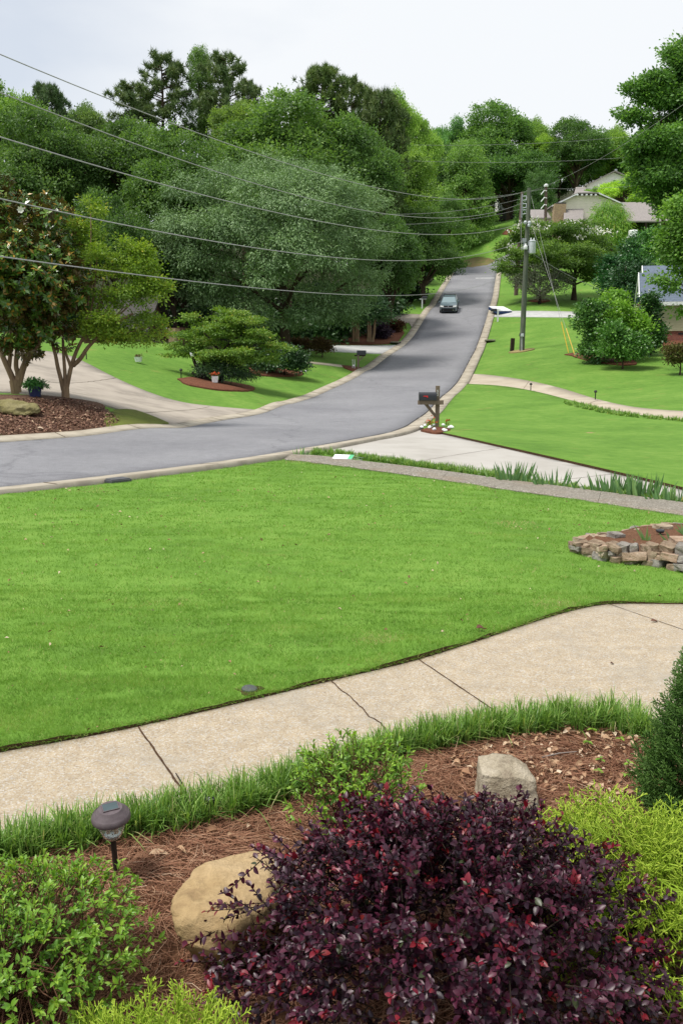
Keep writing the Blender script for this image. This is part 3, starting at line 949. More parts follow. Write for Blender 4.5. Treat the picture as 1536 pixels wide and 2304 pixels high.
def lobes_round(n, R, H, z0, r, g, squeeze=.75):
    """lobes arranged round an egg-shaped crown"""
    out = []
    for i in range(n):
        d = rdir(1, g)[0]
        if d[2] < -.45: d[2] *= -.5
        k = r * (.65 + .6 * g.random())
        s = squeeze * (.72 + .42 * g.random())
        out.append((d[0] * R * s, d[1] * R * s, z0 + d[2] * H * s, R * k, R * k, H * k * .85))
    return out
def limb_tree(name, mat, parent, h, r0, targets, lean=(0, 0), sides=7, base=(0, 0, 0), wob=.06, r1=.25):
    mb = MB()
    b = Vector(base)
    top = Vector((lean[0], lean[1], h))
    n = 7
    ax = [b + (top - b) * (i / (n - 1)) + Vector((random.uniform(-1, 1), random.uniform(-1, 1), 0)) * wob * h * .3 * (i / n) for i in range(n)]
    mb.tube(ax, [r0 * (1.35 if i == 0 else 1) * (1 - (1 - r1) * i / (n - 1)) for i in range(n)], sides)
    for t in targets:
        t = Vector(t)
        f = min(.9, max(.25, (t.z - b.z) / h * .55 + random.uniform(-.08, .08)))
        s = b + (top - b) * f
        s = s + (ax[int(f * (n - 1))] - (b + (top - b) * (int(f * (n - 1)) / (n - 1)))) * .8
        m = s * .5 + t * .5 + Vector((random.uniform(-1, 1), random.uniform(-1, 1), random.uniform(.0, 1))) * (t - s).length * .1
        rr = r0 * (1 - (1 - r1) * f) * .55
        mb.tube([s, m, t], [rr, rr * .6, rr * .2], 5)
    return mb.build(name, mat, parent, smooth=True)

LS = [(0.0, (0.050, 0.098, 0.030)), (0.45, (0.092, 0.172, 0.048)), (0.8, (0.15, 0.245, 0.072)), (1.0, (0.21, 0.31, 0.10))]
M['leaf'] = m_leaf('broad leaves', LS, .5, .35, .40, tcol=(1.4, 1.45, .7))
M['leaf_willow'] = m_leaf('grey green fine leaves', [(0, (0.095, 0.165, 0.072)), (.5, (0.195, 0.310, 0.132)), (1, (0.31, 0.44, 0.21))], .55, .35, .25, tcol=(1.1, 1.2, .7))
M['needle'] = m_leaf('pine needles', [(0, (0.042, 0.085, 0.030)), (.5, (0.085, 0.145, 0.048)), (1, (0.16, 0.22, 0.08))], .5, .3, .15)
M['leaf_magnolia'] = m_leaf('glossy magnolia leaves', [(0, (0.030, 0.075, 0.012)), (.5, (0.085, 0.180, 0.022)), (.78, (0.18, 0.29, 0.034)), (.88, (0.32, 0.30, 0.04)), (1, (0.40, 0.17, 0.035))], .25, .55, .08, back=(0.115, 0.085, 0.026))
M['leaf_crape'] = m_leaf('crape myrtle leaves', [(0, (0.085, 0.170, 0.020)), (.5, (0.175, 0.300, 0.032)), (.85, (0.290, 0.390, 0.045)), (1, (0.42, 0.34, 0.05))], .5, .35, .35)
M['leaf_maple'] = m_leaf('japanese maple leaves', [(0, (0.060, 0.130, 0.022)), (.5, (0.125, 0.235, 0.036)), (.85, (0.230, 0.320, 0.060)), (1, (0.36, 0.30, 0.07))], .5, .35, .35)
M['leaf_grey'] = m_leaf('sparse grey green leaves', [(0, (0.05, 0.075, 0.04)), (.6, (0.105, 0.135, 0.075)), (1, (0.19, 0.20, 0.14))], .6, .3, .25)
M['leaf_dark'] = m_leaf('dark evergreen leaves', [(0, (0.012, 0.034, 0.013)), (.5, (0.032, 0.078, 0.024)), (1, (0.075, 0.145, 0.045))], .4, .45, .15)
M['leaf_brown'] = m_leaf('bronze brown leaves', [(0, (0.05, 0.025, 0.015)), (.5, (0.12, 0.07, 0.035)), (1, (0.13, 0.15, 0.05))], .6, .3, .25)
M['leaf_plum'] = m_leaf('plum coloured leaves', [(0, (0.015, 0.008, 0.02)), (.6, (0.04, 0.02, 0.045)), (1, (0.09, 0.05, 0.09))], .5, .4, .15)
M['petal_white'] = m_leaf('white blossom', [(0, (0.62, 0.62, 0.58)), (1, (0.85, 0.85, 0.82))], .6, .3, .2)
M['petal_red'] = m_leaf('red blossom', [(0, (0.50, 0.03, 0.02)), (1, (0.72, 0.16, 0.05))], .6, .3, .2)
M['core'] = M['leaf_dark']

# shared crown shapes for the woods behind (unit size, scaled per tree)
def proto_broad(seed, n=16, up=.4):
    g = np.random.default_rng(seed)
    lb = lobes_round(int(n * 2.4), 1.0, 1.0, 0.0, .30, g, .76)
    a = lumpy(lb, 1750, 38, .115, .044, .62, up, .05, .6, g, -.35, .10, .25)
    return leaf_mesh('crown', *a[:3], a[3], a[4], a[5], M['leaf']), lb
def proto_cone(seed):
    g = np.random.default_rng(seed)
    lb = []
    for i in range(44):
        z = -1 + 2 * (i / 43)
        r = .80 * (1 - max(0, z + .35) / 1.5) ** .8
        a = g.random() * 6.28
        k = .22 + .09 * g.random()
        lb.append((math.cos(a) * r * .7, math.sin(a) * r * .7, z * .85, k, k, k * .8))
    a = lumpy(lb, 1600, 36, .105, .042, .5, .4, .25, .5, g, -.4, .1, .25)
    return leaf_mesh('crown', *a[:3], a[3], a[4], a[5], M['leaf']), lb
def proto_pine(seed, full=False):
    """tufts of needles on open tiers of branches"""
    g = np.random.default_rng(seed)
    C = []
    nb = 62 if not full else 110
    limbs = []
    for i in range(nb):
        z = -.9 + 1.85 * (i + g.random()) / nb
        rmax = (.62 + .3 * g.random()) * math.sqrt(max(.04, 1 - max(0., z) ** 2.2)) * (1.0 if z > -.35 else (1.25 + z * .75) if full else max(.3, 1.3 + z))
        a = g.random() * 6.28
        tip = np.array([math.cos(a) * rmax, math.sin(a) * rmax, z + .16 * rmax])
        st = np.array([0, 0, z - .05])
        limbs.append((st, tip))
        for k in range(8):
            t = .38 + .62 * g.random()
            C.append(st + (tip - st) * t + g.normal(size=3) * np.array([.055, .055, .03]))
    C = np.array(C)
    n = len(C); m = 26
    D = g.normal(size=(n, m, 3)) + np.array([0, 0, .55])
    D = unit(D)
    P = np.repeat(C[:, None], m, 1) + D * .012
    L = .12 * (.7 + .6 * g.random((n, m)))
    tone = np.repeat(.15 + .6 * g.random(n)[:, None], m, 1) + .12 * g.normal(size=(n, m))
    me = leaf_mesh('crown', P.reshape(-1, 3), D.reshape(-1, 3), rdir(n * m, g), L.ravel(), .024, tone.ravel(), M['needle'], 'tri')
    return me, limbs
PROTO = {'oak': proto_broad(11), 'oak2': proto_broad(12, 22), 'oak3': proto_broad(13, 12, .6), 'cone': proto_cone(21), 'cone2': proto_cone(22),
         'pine': proto_pine(31), 'pine2': proto_pine(32), 'pinefull': proto_pine(33, True)}
TRUNK = {}
for k, (me, lb) in PROTO.items():
    mb = MB()
    if k.startswith('pine'):
        mb.tube([(0, 0, -9.0), (0, 0, -2.2), (0.02, 0.01, -.8), (-.02, 0, .3), (0, 0, .95)], [.06, .055, .045, .03, .008], 7)
        for a, b in lb:
            mb.tube([a, (np.array(a) + b) / 2 + (0, 0, .02), b], [.014, .009, .003], 4)
    else:
        mb.tube([(0, 0, -9.0), (0, 0, -2.0), (0.02, 0.02, -.9), (-.02, 0, 0), (0.02, 0, .6)], [.09, .085, .06, .045, .02], 7)
        for q in lb[1::2]:
            mb.tube([(0, 0, min(.3, q[2] - .45)), np.array(q[:3]) * .5 + (0, 0, -.12), q[:3]], [.04, .025, .008], 4)
    t = mb.build('trunk', M['bark'], None, smooth=True)
    TRUNK[k] = t.data
    bpy.data.objects.remove(t)
def far_tree(name, label, cx, top, bot, w, Y, kind, tint, group=None, depth=1.0, rot=None, twid=1.0):
    """a tree of the woods: crown spans px cx±w/2 and rows top..bot at distance Y"""
    a = un(cx, top, Y); b = un(cx, bot, Y)
    rz = (a[2] - b[2]) / 2
    zc = (a[2] + b[2]) / 2
    rx = w / 2 / FPX * Y
    gz = h1(a[0], Y)
    zb = (gz - 0.3 - zc)
    root = thing(name, label, 'tree', (a[0], Y, gz - .3), 0, group)
    me, lb = PROTO[kind]
    c = link('crown', me, root, (0, 0, -zb))
    k = 1.0 if not kind.startswith('pine') else 1.05
    c.scale = (rx * k, rx * depth * k, rz)
    c.rotation_euler = (0, 0, random.uniform(0, 6.28) if rot is None else rot)
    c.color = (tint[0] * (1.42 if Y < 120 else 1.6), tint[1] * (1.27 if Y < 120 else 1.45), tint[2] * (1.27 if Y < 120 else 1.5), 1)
    t = link('trunk', TRUNK[kind], root, (0, 0, -zb))
    t.rotation_euler = c.rotation_euler
    t.scale = (rx * twid, rx * twid, rz)
    return root

# G tints
DK, MD, LT, YL, BL = (.62, .70, .72), (.95, 1.0, .95), (1.45, 1.5, 1.1), (2.1, 1.95, 1.1), (.85, 1.05, 1.25)
WOODS = [
 # label, cx, top, bot, w, Y, kind, tint
 ('light green leafy tree filling the far left edge of the skyline', -10, 168, 470, 190, 76, 'oak', (1.35, 1.45, 1.1)),
 ('dark pine rising behind the light leafy tree at the far left', 105, 190, 400, 110, 92, 'pinefull', (.75, .85, .95)),
 ('thin crowned young tree in the skyline dip left of the pine clump', 190, 222, 420, 110, 100, 'oak3', (1.1, 1.1, 1.15)),
 ('leftmost and lowest pine of the open pine clump on the skyline', 300, 185, 380, 150, 108, 'pine', (1, 1, 1)),
 ('tall round topped pine left of the pointed tree in the pine clump', 362, 126, 360, 150, 110, 'pine2', (1, 1, 1)),
 ('pointed narrow leafy tree standing between the two tallest pines', 447, 112, 350, 100, 112, 'cone', (1.05, 1.15, 1.0)),
 ('tall open pine right of the pointed tree, sky showing through it', 508, 118, 360, 150, 108, 'pine', (1, 1, 1)),
 ('low pine at the right shoulder of the open pine clump', 556, 185, 350, 84, 112, 'pine2', (1, 1, 1)),
 ('dense round topped pine standing alone on the skyline above the oaks', 725, 150, 370, 150, 112, 'pinefull', (1.1, 1.1, .9)),
 ('slimmer pine touching the right side of the lone round topped pine', 790, 178, 400, 110, 114, 'pine2', (1.05, 1.05, .9)),
 ('tall dark pine with drooping tiers beside the pale leafy trees', 855, 205, 520, 150, 104, 'pinefull', (.85, .85, .75)),
 ('pale green poplar like tree on the skyline right of the dark pine', 895, 205, 440, 110, 140, 'oak3', (1.8, 1.75, 1.2)),
 ('pale green tree with a lower top, last before the dip of the skyline', 950, 262, 470, 90, 142, 'oak', (1.7, 1.7, 1.15)),
 ('dark leafy tree under the left skyline, beneath the thin crowned tree', 80, 250, 560, 240, 70, 'oak2', (.75, .85, .8)),
 ('dark oak under the leftmost pines of the pine clump', 290, 262, 560, 240, 74, 'oak', (.72, .82, .75)),
 ('mid green oak below the pine clump with a broad even crown', 400, 300, 600, 240, 70, 'oak2', (.8, .92, .8)),
 ('yellowish green tree top peeping above the broad oak crowns', 545, 215, 420, 150, 90, 'oak3', (1.35, 1.3, 1.0)),
 ('large domed oak directly behind and above the grey green willow oak', 640, 218, 520, 300, 82, 'oak2', (.95, 1.05, .95)),
 ('oak crown right of the large domed oak, over the willow oak shoulder', 790, 270, 560, 190, 84, 'oak', (.85, .98, .9)),
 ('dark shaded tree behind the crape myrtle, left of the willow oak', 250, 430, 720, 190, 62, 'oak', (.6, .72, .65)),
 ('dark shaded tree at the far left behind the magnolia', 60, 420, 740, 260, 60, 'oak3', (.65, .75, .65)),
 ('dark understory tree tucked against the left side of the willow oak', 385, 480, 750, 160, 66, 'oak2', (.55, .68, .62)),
 ('feathery bright green conifer left of the round roadside tree', 935, 345, 640, 190, 112, 'cone', (1.35, 1.4, .95)),
 ('round green tree with an even dome above the far end of the road', 1048, 318, 585, 165, 160, 'cone2', (1.15, 1.25, .95)),
 ('dark green tree overhanging the road just left of the car', 955, 470, 690, 170, 108, 'oak2', (.72, .85, .75)),
 ('dark broad tree between the willow oak and the road, above the plum shrub', 880, 480, 740, 150, 92, 'oak', (.65, .8, .72)),
 ('bluish green distant tree at the dip of the far skyline', 1008, 262, 430, 90, 182, 'oak3', (1.0, 1.3, 1.35)),
 ('big domed distant oak forming the highest far crown', 1110, 238, 440, 190, 178, 'oak2', (.85, 1.0, .85)),
 ('distant dark tree filling the hillside under the domed oak', 1150, 320, 520, 190, 172, 'oak', (.62, .78, .7)),
 ('light green distant tree on the right shoulder of the domed oak', 1205, 258, 420, 80, 186, 'oak3', (1.35, 1.4, 1.0)),
 ('small bright yellow green tree among the dark distant crowns', 1226, 295, 400, 66, 176, 'oak3', (2.0, 1.9, 1.0)),
 ('flat topped dark distant pine above the beige houses', 1302, 268, 450, 150, 174, 'oak', (.62, .74, .68)),
 ('bright leafy distant tree right of the flat topped dark pine', 1385, 275, 440, 90, 178, 'oak3', (1.5, 1.5, .95)),
 ('distant green tree half behind the tall tree at the right edge', 1445, 290, 470, 100, 176, 'oak', (1.1, 1.2, .9)),
 ('dark tree close behind the green utility pole top', 1215, 390, 560, 90, 160, 'oak2', (.55, .7, .68)),
 ('lime green tree beside the upper beige gable', 1405, 388, 500, 100, 141, 'oak3', (2.3, 2.2, 1.0)),
 ('low lime green bush tree under the upper beige gable', 1345, 440, 510, 70, 143, 'oak', (1.9, 1.9, 1.0)),
 ('small pale tree against the wall of the upper beige house', 1330, 418, 480, 46, 146, 'oak3', (1.5, 1.55, 1.3)),
 ('distant tree closing the skyline gap right of the dark distant pole', 1262, 330, 470, 110, 184, 'oak3', (.85, 1.0, .85)),
 ('distant dark tree closing the gap above the upper beige house', 1345, 300, 470, 130, 190, 'oak2', (.8, .95, .85)),
 ('distant mid green tree behind the lime green tree', 1420, 330, 480, 110, 188, 'oak', (.9, 1.05, .85)),
 ('distant tree right of the white house end, deep in the woods', 1180, 350, 500, 110, 195, 'oak3', (.8, .95, .85)),
 ('distant dark tree left of the white house end', 1075, 330, 500, 120, 196, 'oak', (.75, .9, .82)),
 ('dark oak deep in the woods right of the feathery conifer', 985, 330, 540, 120, 165, 'oak2', (.7, .85, .78)),
 ('dark oak deep in the woods behind the willow oak', 560, 330, 660, 260, 100, 'oak3', (.8, .92, .82)),
 ('dark oak deep in the woods behind the dark pine', 800, 330, 640, 220, 112, 'oak', (.8, .92, .82)),
 ('dark oak deep in the woods behind the left oaks', 180, 330, 660, 260, 92, 'oak2', (.8, .92, .82)),
 ('tall narrow far tree at the left end of the cross street', 1010, 440, 560, 90, 150, 'oak2', (.8, .92, .8)),
]
for i, (lab, cx, top, bot, w, Y, kind, tint) in enumerate(WOODS):
    nm = 'pine_tree' if kind.startswith('pine') else ('conifer_tree' if 'conifer' in lab else 'leafy_tree')
    far_tree(nm, lab, cx, top, bot, w, Y, kind, tint, 'trees of the woods behind the houses')

def own_tree(name, label, px, py, Y, lobes, leaf, tint=(1, 1, 1), trunk=None, bark='bark', ncl=900, npl=26, rc=.5, ls=.16, aspect=.55, up=.4, droop=0., flat=.55, seed=1, low=-.7, cat='tree', kind='diamond', group=None, core=.15, bend=0.0, sink=.1):
    """a tree with its own crown; lobes in metres relative to the trunk foot"""
    g = np.random.default_rng(seed)
    b = un(px, py, Y)
    gz = h1(b[0], Y)
    root = thing(name, label, cat, (b[0], Y, gz - sink), 0, group)
    a = lumpy(lobes, ncl, npl, rc, ls, aspect, up, droop, flat, g, low, core)
    me = leaf_mesh('crown', a[0], a[1], a[2], a[3], a[4], a[5], M[leaf], kind, .15, bend)
    c = link('crown', me, root)
    c.color = (*tint, 1)
    if trunk:
        limb_tree('trunk', M[bark], root, **trunk)
    return root, c, g
def split(lobes, k, f, seed=0, zf=1.0, r=.72):
    g = np.random.default_rng(seed)
    out = []
    for l in lobes:
        for _ in range(k):
            d = rdir(1, g)[0] * r * (.7 + .5 * g.random())
            q = f * (.7 + .6 * g.random())
            out.append((l[0] + d[0] * l[3], l[1] + d[1] * l[4], l[2] + d[2] * l[5], l[3] * q, l[4] * q, max(.12, l[5] * q * zf)))
    return out
def px_lobes(lst, bx, by, Y):
    """lobes given as (px, py, radius px, radius py, depth offset)"""
    b = un(bx, by, Y)
    gz = h1(b[0], Y) - .1
    out = []
    for (px, py, rx, ry, dd) in lst:
        q = un(px, py, Y + dd)
        out.append((q[0] - b[0], dd, q[2] - gz, rx / FPX * (Y + dd), (rx + ry) / 2 / FPX * (Y + dd), ry / FPX * (Y + dd)))
    return out

# ------------------------------------------------------------------ trees and shrubs with a shape of their own
# grey green willow oak
B = (640, 770, 66)
wl = px_lobes([(600,560,190,150,0),(480,480,95,85,2),(560,430,110,70,3),(700,440,120,80,3),(790,520,90,90,1),(830,610,60,80,0),(400,540,75,70,2),(350,545,45,60,3),
               (440,600,100,90,-3),(560,560,110,100,-6),(690,580,120,110,-6),(770,650,80,80,-4),(660,680,110,70,-5),(520,660,100,60,-4),(410,660,70,60,-2),(640,390,80,35,4),(860,560,35,60,2),(590,620,90,80,-8),(720,500,80,70,-6),(500,520,80,60,-6)], *B)
_g = np.random.default_rng(55)
_n = 84
_c = un(600, 600, 67)
wl2 = []
for i in range(_n):
    d = rdir(1, _g)[0]
    if d[1] > .35: d[1] *= -.7
    if d[2] < -.5: d[2] *= -.4
    sh = .8 + .25 * _g.random()
    px = 605 + d[0] * 240 * sh; py = 575 - d[2] * (190 if d[2] > 0 else 200) * sh
    if px < 430: py = max(py, 500)
    rr = 34 + 40 * _g.random()
    wl2.append((px, py, rr * 1.1, rr * .8, d[1] * 6.5))
wl2 += [(600, 560, 170, 120, 2.5), (480, 600, 110, 90, 2), (720, 600, 110, 100, 2), (600, 660, 150, 90, 2), (780, 640, 70, 80, 0), (430, 660, 60, 60, 0), (500, 690, 70, 50, -2), (640, 735, 60, 26, -3), (750, 720, 60, 34, -2), (340, 535, 40, 36, 2), (390, 500, 46, 36, 2), (470, 445, 40, 30, 2), (520, 400, 46, 26, 2), (640, 385, 60, 24, 2), (760, 400, 40, 30, 2), (850, 560, 30, 50, 0), (860, 620, 26, 40, 0), (700, 720, 60, 40, -4), (560, 715, 60, 40, -4), (790, 700, 40, 40, -3)]
wl2 = px_lobes(wl2, *B)
own_tree('willow_oak', 'great spreading grey green tree with drooping fine foliage beside the road', *B, wl2, 'leaf_willow', (1, 1, 1),
         dict(h=9, r0=.42, targets=[l[:3] for l in wl[:12]]), 'bark', 6600, 34, .48, .20, .36, .6, .45, .7, 5, -.3, core=.10, bend=.2)
# magnolia
B = (38, 884, 28)
ml = px_lobes([(30,560,150,150,0),(100,520,80,70,-.4),(150,600,65,60,-.5),(60,480,90,50,0),(-60,560,120,120,0),(110,680,80,70,-.6),(40,690,90,80,-.6),(170,650,40,40,-.3),(60,770,60,35,-.5),(140,750,35,30,-.2),(20,620,110,80,-1.0),(-30,470,80,60,.3)], *B)
def rosettes(lobes, n, m, L, g, spread=.9, low=-.8, shell=.25):
    lob = np.array(lobes, float)
    area = lob[:, 3] * lob[:, 5]
    pick = g.choice(len(lob), n, p=area / area.sum())
    d = rdir(n, g)
    C = lob[pick, :3] + d * lob[pick, 3:] * (1 - shell * g.random(n) ** 1.5)[:, None] 
    ax = unit(d * .8 + np.array([0, 0, .5]) + g.normal(size=(n, 3)) * .35)
    az = np.arange(m) * 2.4
    ref = unit(np.cross(ax, np.array([.31, .2, 1.])))
    r2 = np.cross(ax, ref)
    az = az[None] + g.random((n, 1)) * 6.28
    out = ref[:, None] * np.cos(az)[..., None] + r2[:, None] * np.sin(az)[..., None]
    el = (.15 + .75 * (np.arange(m) / m))[None, :, None] * 1.0
    T = out * spread + ax[:, None] * el + g.normal(size=(n, m, 3)) * .12
    Nn = ax[:, None] * .9 - out * el * .5
    P = C[:, None] + ax[:, None] * (np.arange(m) / m * L * .5)[None, :, None]
    tone = g.random(n)[:, None] * .55 + g.normal(size=(n, m)) * .14 + .12
    LL = L * (.7 + .5 * g.random((n, m)))
    P, T, Nn = (np.broadcast_to(q, (n, m, 3)).reshape(-1, 3) for q in (P, T, Nn))
    return P, T, Nn, LL.ravel(), tone.ravel()
g = np.random.default_rng(4)
b = un(*B); gz = h1(b[0], B[2])
root = thing('magnolia_tree', 'magnolia with glossy green and bronze leaves on several bare stems in the left mulch bed', 'tree', (b[0], B[2], gz - .1))
P, T, Nn, L, tone = rosettes(split(ml, 8, .42, 5, 1.0), 3700, 10, .18, g, low=-.5)
tone = np.where(g.random(len(tone)) < .13, .95, tone * .95)
link('crown', leaf_mesh('crown', P, T, Nn, L, L * .42, tone, M['leaf_magnolia'], 'diamond', .12, .12), root)
mb = MB()
def stem(mb, pts, r, Y, b, gz, sides=8):
    q = [Vector(un(px, py, Y + dd)) - Vector((b[0], Y, gz - .1)) for px, py, dd in pts]
    q = smooth_line(q, 2)
    mb.tube(q, list(np.linspace(r[0], r[1], len(q))), sides)
stem(mb, [(38,890,0),(36,870,0),(33,855,0)], (.17,.17), 28, b, gz)
stem(mb, [(36,868,0),(22,835,0),(10,810,0),(-2,780,.1),(-12,740,.2),(-20,660,.2)], (.11,.05), 28, b, gz)
stem(mb, [(20,832,0),(24,800,.1),(26,770,.2),(24,700,.3)], (.08,.04), 28, b, gz)
stem(mb, [(38,868,0),(42,842,0),(36,825,0),(38,800,0),(40,760,0),(50,650,0),(40,540,0)], (.09,.05), 28, b, gz)
stem(mb, [(42,868,0),(50,835,0),(58,815,0),(66,790,0),(78,760,0),(90,690,0),(110,600,.1)], (.12,.05), 28, b, gz)
stem(mb, [(58,815,0),(52,795,.1),(47,775,.1),(44,740,.2)], (.07,.04), 28, b, gz)
stem(mb, [(60,815,0),(76,795,-.1),(88,772,-.2),(105,740,-.2)], (.07,.03), 28, b, gz)
mb.build('trunk', M['bark_tan'], root, smooth=True)
f = MB()
for px, py in ((102, 618), (48, 473)):
    q = Vector(un(px, py, 26.6)) - Vector(root.location)
    for k in range(7):
        a = k * .9
        f.add([q, q + Vector((math.cos(a) * .08, -.03, math.sin(a) * .08)), q + Vector((math.cos(a + .45) * .11, -.05, math.sin(a + .45) * .11 + .02)), q + Vector((math.cos(a + .9) * .08, -.03, math.sin(a + .9) * .08))], [(0, 1, 2, 3)])
f.build('blossom', M['petal_white'], root)
# crape myrtle with yellow green crown
B = (147, 897, 28)
cl = px_lobes([(270,640,75,65,0),(310,600,50,40,.2),(240,590,60,50,.2),(205,530,32,30,.4),(175,500,28,24,.4),(222,480,14,26,.4),(330,660,45,45,0),(280,720,80,55,-.2),(340,735,35,35,0),(220,700,60,60,.1),(290,555,22,26,.3),(325,570,20,22,.2),(370,640,14,20,0),(240,760,55,25,-.2),(190,600,60,60,.8),(310,770,40,18,-.2),(200,455,9,14,.4)], *B)
root, c, g = own_tree('crape_myrtle', 'yellow green crape myrtle with forked smooth trunk at the corner of the left driveway', *B, split(cl, 7, .36, 2, .8), 'leaf_crape', (1.14, 1.08, 1), None, 'bark_tan', 1200, 28, .21, .085, .5, .45, .1, .6, 8, -.3, core=.08)
b = un(*B); gz = h1(b[0], B[2])
mb = MB()
stem(mb, [(148,900,0),(148,885,0),(147,868,0)], (.135,.12), 28, b, gz)
stem(mb, [(143,878,0),(137,850,0),(130,825,0),(126,800,0),(120,780,0),(114,740,.1),(105,680,.2)], (.075,.04), 28, b, gz)
stem(mb, [(147,870,0),(147,850,0),(146,830,0),(143,790,.1),(142,760,.2)], (.07,.04), 28, b, gz)
stem(mb, [(151,870,0),(156,845,0),(162,820,0),(172,790,0),(185,765,0),(215,710,0),(250,640,.1)], (.08,.035), 28, b, gz)
stem(mb, [(160,825,0),(155,812,0),(150,800,.1),(147,780,.1)], (.06,.03), 28, b, gz)
stem(mb, [(165,822,0),(182,808,-.1),(198,780,-.2),(240,740,-.2),(300,705,-.2)], (.08,.03), 28, b, gz)
for tx, ty in ((330,650),(280,690),(340,735),(300,600),(220,560),(205,480),(260,760),(310,765),(240,600)):
    stem(mb, [(190,770,0),((190+tx)//2+8,(770+ty)//2,0),(tx,ty,0)], (.045,.012), 28, b, gz, 5)
mb.build('trunk', M['bark_tan'], root, smooth=True)
# japanese maple
B = (487, 856, 45)
jl = px_lobes([(470,740,70,28,0),(540,735,60,28,.3),(590,770,50,30,0),(430,770,50,26,0),(500,780,90,24,-.8),(620,795,35,22,.2),(400,790,30,18,.2),(545,800,60,22,-.8),(450,800,50,18,-.5),(500,705,45,18,.5),(560,712,40,16,.5),(440,720,32,20,.3),(500,750,90,30,.8),(580,815,40,16,-.4),(610,770,30,20,.6)], *B)
own_tree('japanese_maple', 'low spreading japanese maple in the oval mulch bed on the left lawn', *B, split(jl, 6, .42, 3, .55, .8), 'leaf_maple', (1.15, 1.12, 1), None, 'bark_dark', 1000, 30, .27, .11, .6, .8, .15, .3, 3, -.2, core=.05)
jm_ = [o for o in bpy.data.objects if o.name == 'japanese_maple'][0]
b = un(*B); gz = h1(b[0], B[2])
mb = MB()
stem(mb, [(498,858,0),(499,830,0),(498,805,0),(503,785,0)], (.13,.10), 45, b, gz)
stem(mb, [(498,805,0),(490,785,0),(470,760,0),(450,740,0)], (.09,.03), 45, b, gz)
stem(mb, [(502,790,0),(520,770,0),(555,745,0)], (.09,.03), 45, b, gz)
stem(mb, [(500,800,0),(540,790,-.2),(590,785,-.2)], (.07,.02), 45, b, gz)
mb.build('trunk', M['bark_dark'], jm_, smooth=True)
# yew under the maple, driftwood beside it
B = (500, 862, 44.3)
yl = px_lobes([(510,840,45,24,0),(470,835,30,24,0),(550,845,30,18,0),(500,820,40,20,.5)], *B)
own_tree('yew_shrub', 'dark feathery yew shrub crouching under the japanese maple', *B, yl, 'leaf_dark', (1, 1, 1), dict(h=.6, r0=.06, targets=[l[:3] for l in yl]), 'bark_dark', 420, 26, .3, .14, .22, .3, .5, .6, 9, -.3, 'shrub')
B = (640, 838, 53)
hl = px_lobes([(600,810,30,24,0),(640,805,35,26,0),(665,815,25,24,0),(620,820,40,20,-.6),(672,828,14,12,-.3),(585,815,30,22,.5)], *B)
own_tree('evergreen_hedge', 'dark green clipped evergreen hedge right of the japanese maple', *B, hl, 'leaf_dark', (1.15, 1.2, 1.1), dict(h=.8, r0=.06, targets=[l[:3] for l in hl]), 'bark_dark', 520, 26, .35, .16, .5, .5, .1, .6, 10, -.5, 'shrub')
mb = MB()
b0 = un(462, 858, 44.2); gz0 = h1(b0[0], b0[1])
R0 = thing('driftwood_trunk', 'old forked dead trunk with pale broken tip leaning left beside the japanese maple', 'trunk', (b0[0], b0[1], gz0 - .05))
for pts, r in (([(470,860),(455,845),(445,830),(438,815),(432,798)], (.16,.06)), ([(458,850),(460,830),(459,812),(461,808)], (.10,.07)), ([(462,858),(445,848),(432,838)], (.09,.06))):
    q = [Vector(un(px, py, 44.2)) - Vector(R0.location) for px, py in pts]
    mb.tube(q, list(np.linspace(r[0], r[1], len(q))), 7)
mb.build('stump', M['bark_dark'], R0, smooth=True)
mb = MB()
q = [Vector(un(px, py, 44.15)) - Vector(R0.location) for px, py in ((434,803),(430,796),(428,793))]
mb.tube(q, [.07,.055,.02], 7)
mb.build('broken_tip', M['white'], R0, smooth=True)

def shrub(label, px, py, Y, lobes, leaf, tint, name='shrub', seed=1, ncl=320, npl=22, rc=.28, ls=.1, group=None, cat='shrub', **kw):
    L = px_lobes(lobes, px, py, Y)
    L0 = L
    L = split(L, 5, .48, seed + 500, .9)
    hmax = max(l[2] for l in L)
    return own_tree(name, label, px, py, Y, L, leaf, tint, dict(h=max(.3, hmax), r0=.05, targets=[l[:3] for l in L0]), kw.pop('bark', 'bark'), ncl, npl, rc, ls, seed=seed, cat=cat, group=group, **kw)
# sparse shrubs along the upper left drive
shrub('left of the three sparse bronze shrubs before the upper left driveway', 668, 787, 68, [(668,775,18,10,0),(665,768,12,8,0),(678,780,10,8,0)], 'leaf_brown', (1,1,1), seed=1, ncl=130, ls=.14)
shrub('small middle one of the three sparse bronze shrubs before the upper left driveway', 693, 788, 68, [(693,777,9,9,0),(690,772,7,6,0)], 'leaf_brown', (1,1,1), seed=2, ncl=70, ls=.14)
shrub('right and largest of the three sparse bronze shrubs before the upper left driveway', 725, 793, 66, [(725,778,20,12,0),(715,773,14,9,0),(735,771,12,8,0),(738,783,8,8,0)], 'leaf_brown', (1.1,1.2,1), seed=3, ncl=190, ls=.14)
shrub('plum coloured shrub under the trees by the left kerb', 855, 758, 84, [(852,745,20,14,0),(865,748,16,12,0),(845,748,14,10,0)], 'leaf_plum', (1,1,1), seed=4, ncl=240, ls=.16)
shrub('reddish brown shrub between the plum shrub and the kerb', 888, 748, 88, [(888,733,14,12,0),(898,738,10,9,0)], 'leaf_brown', (.9,.6,.6), seed=5, ncl=170, ls=.16)
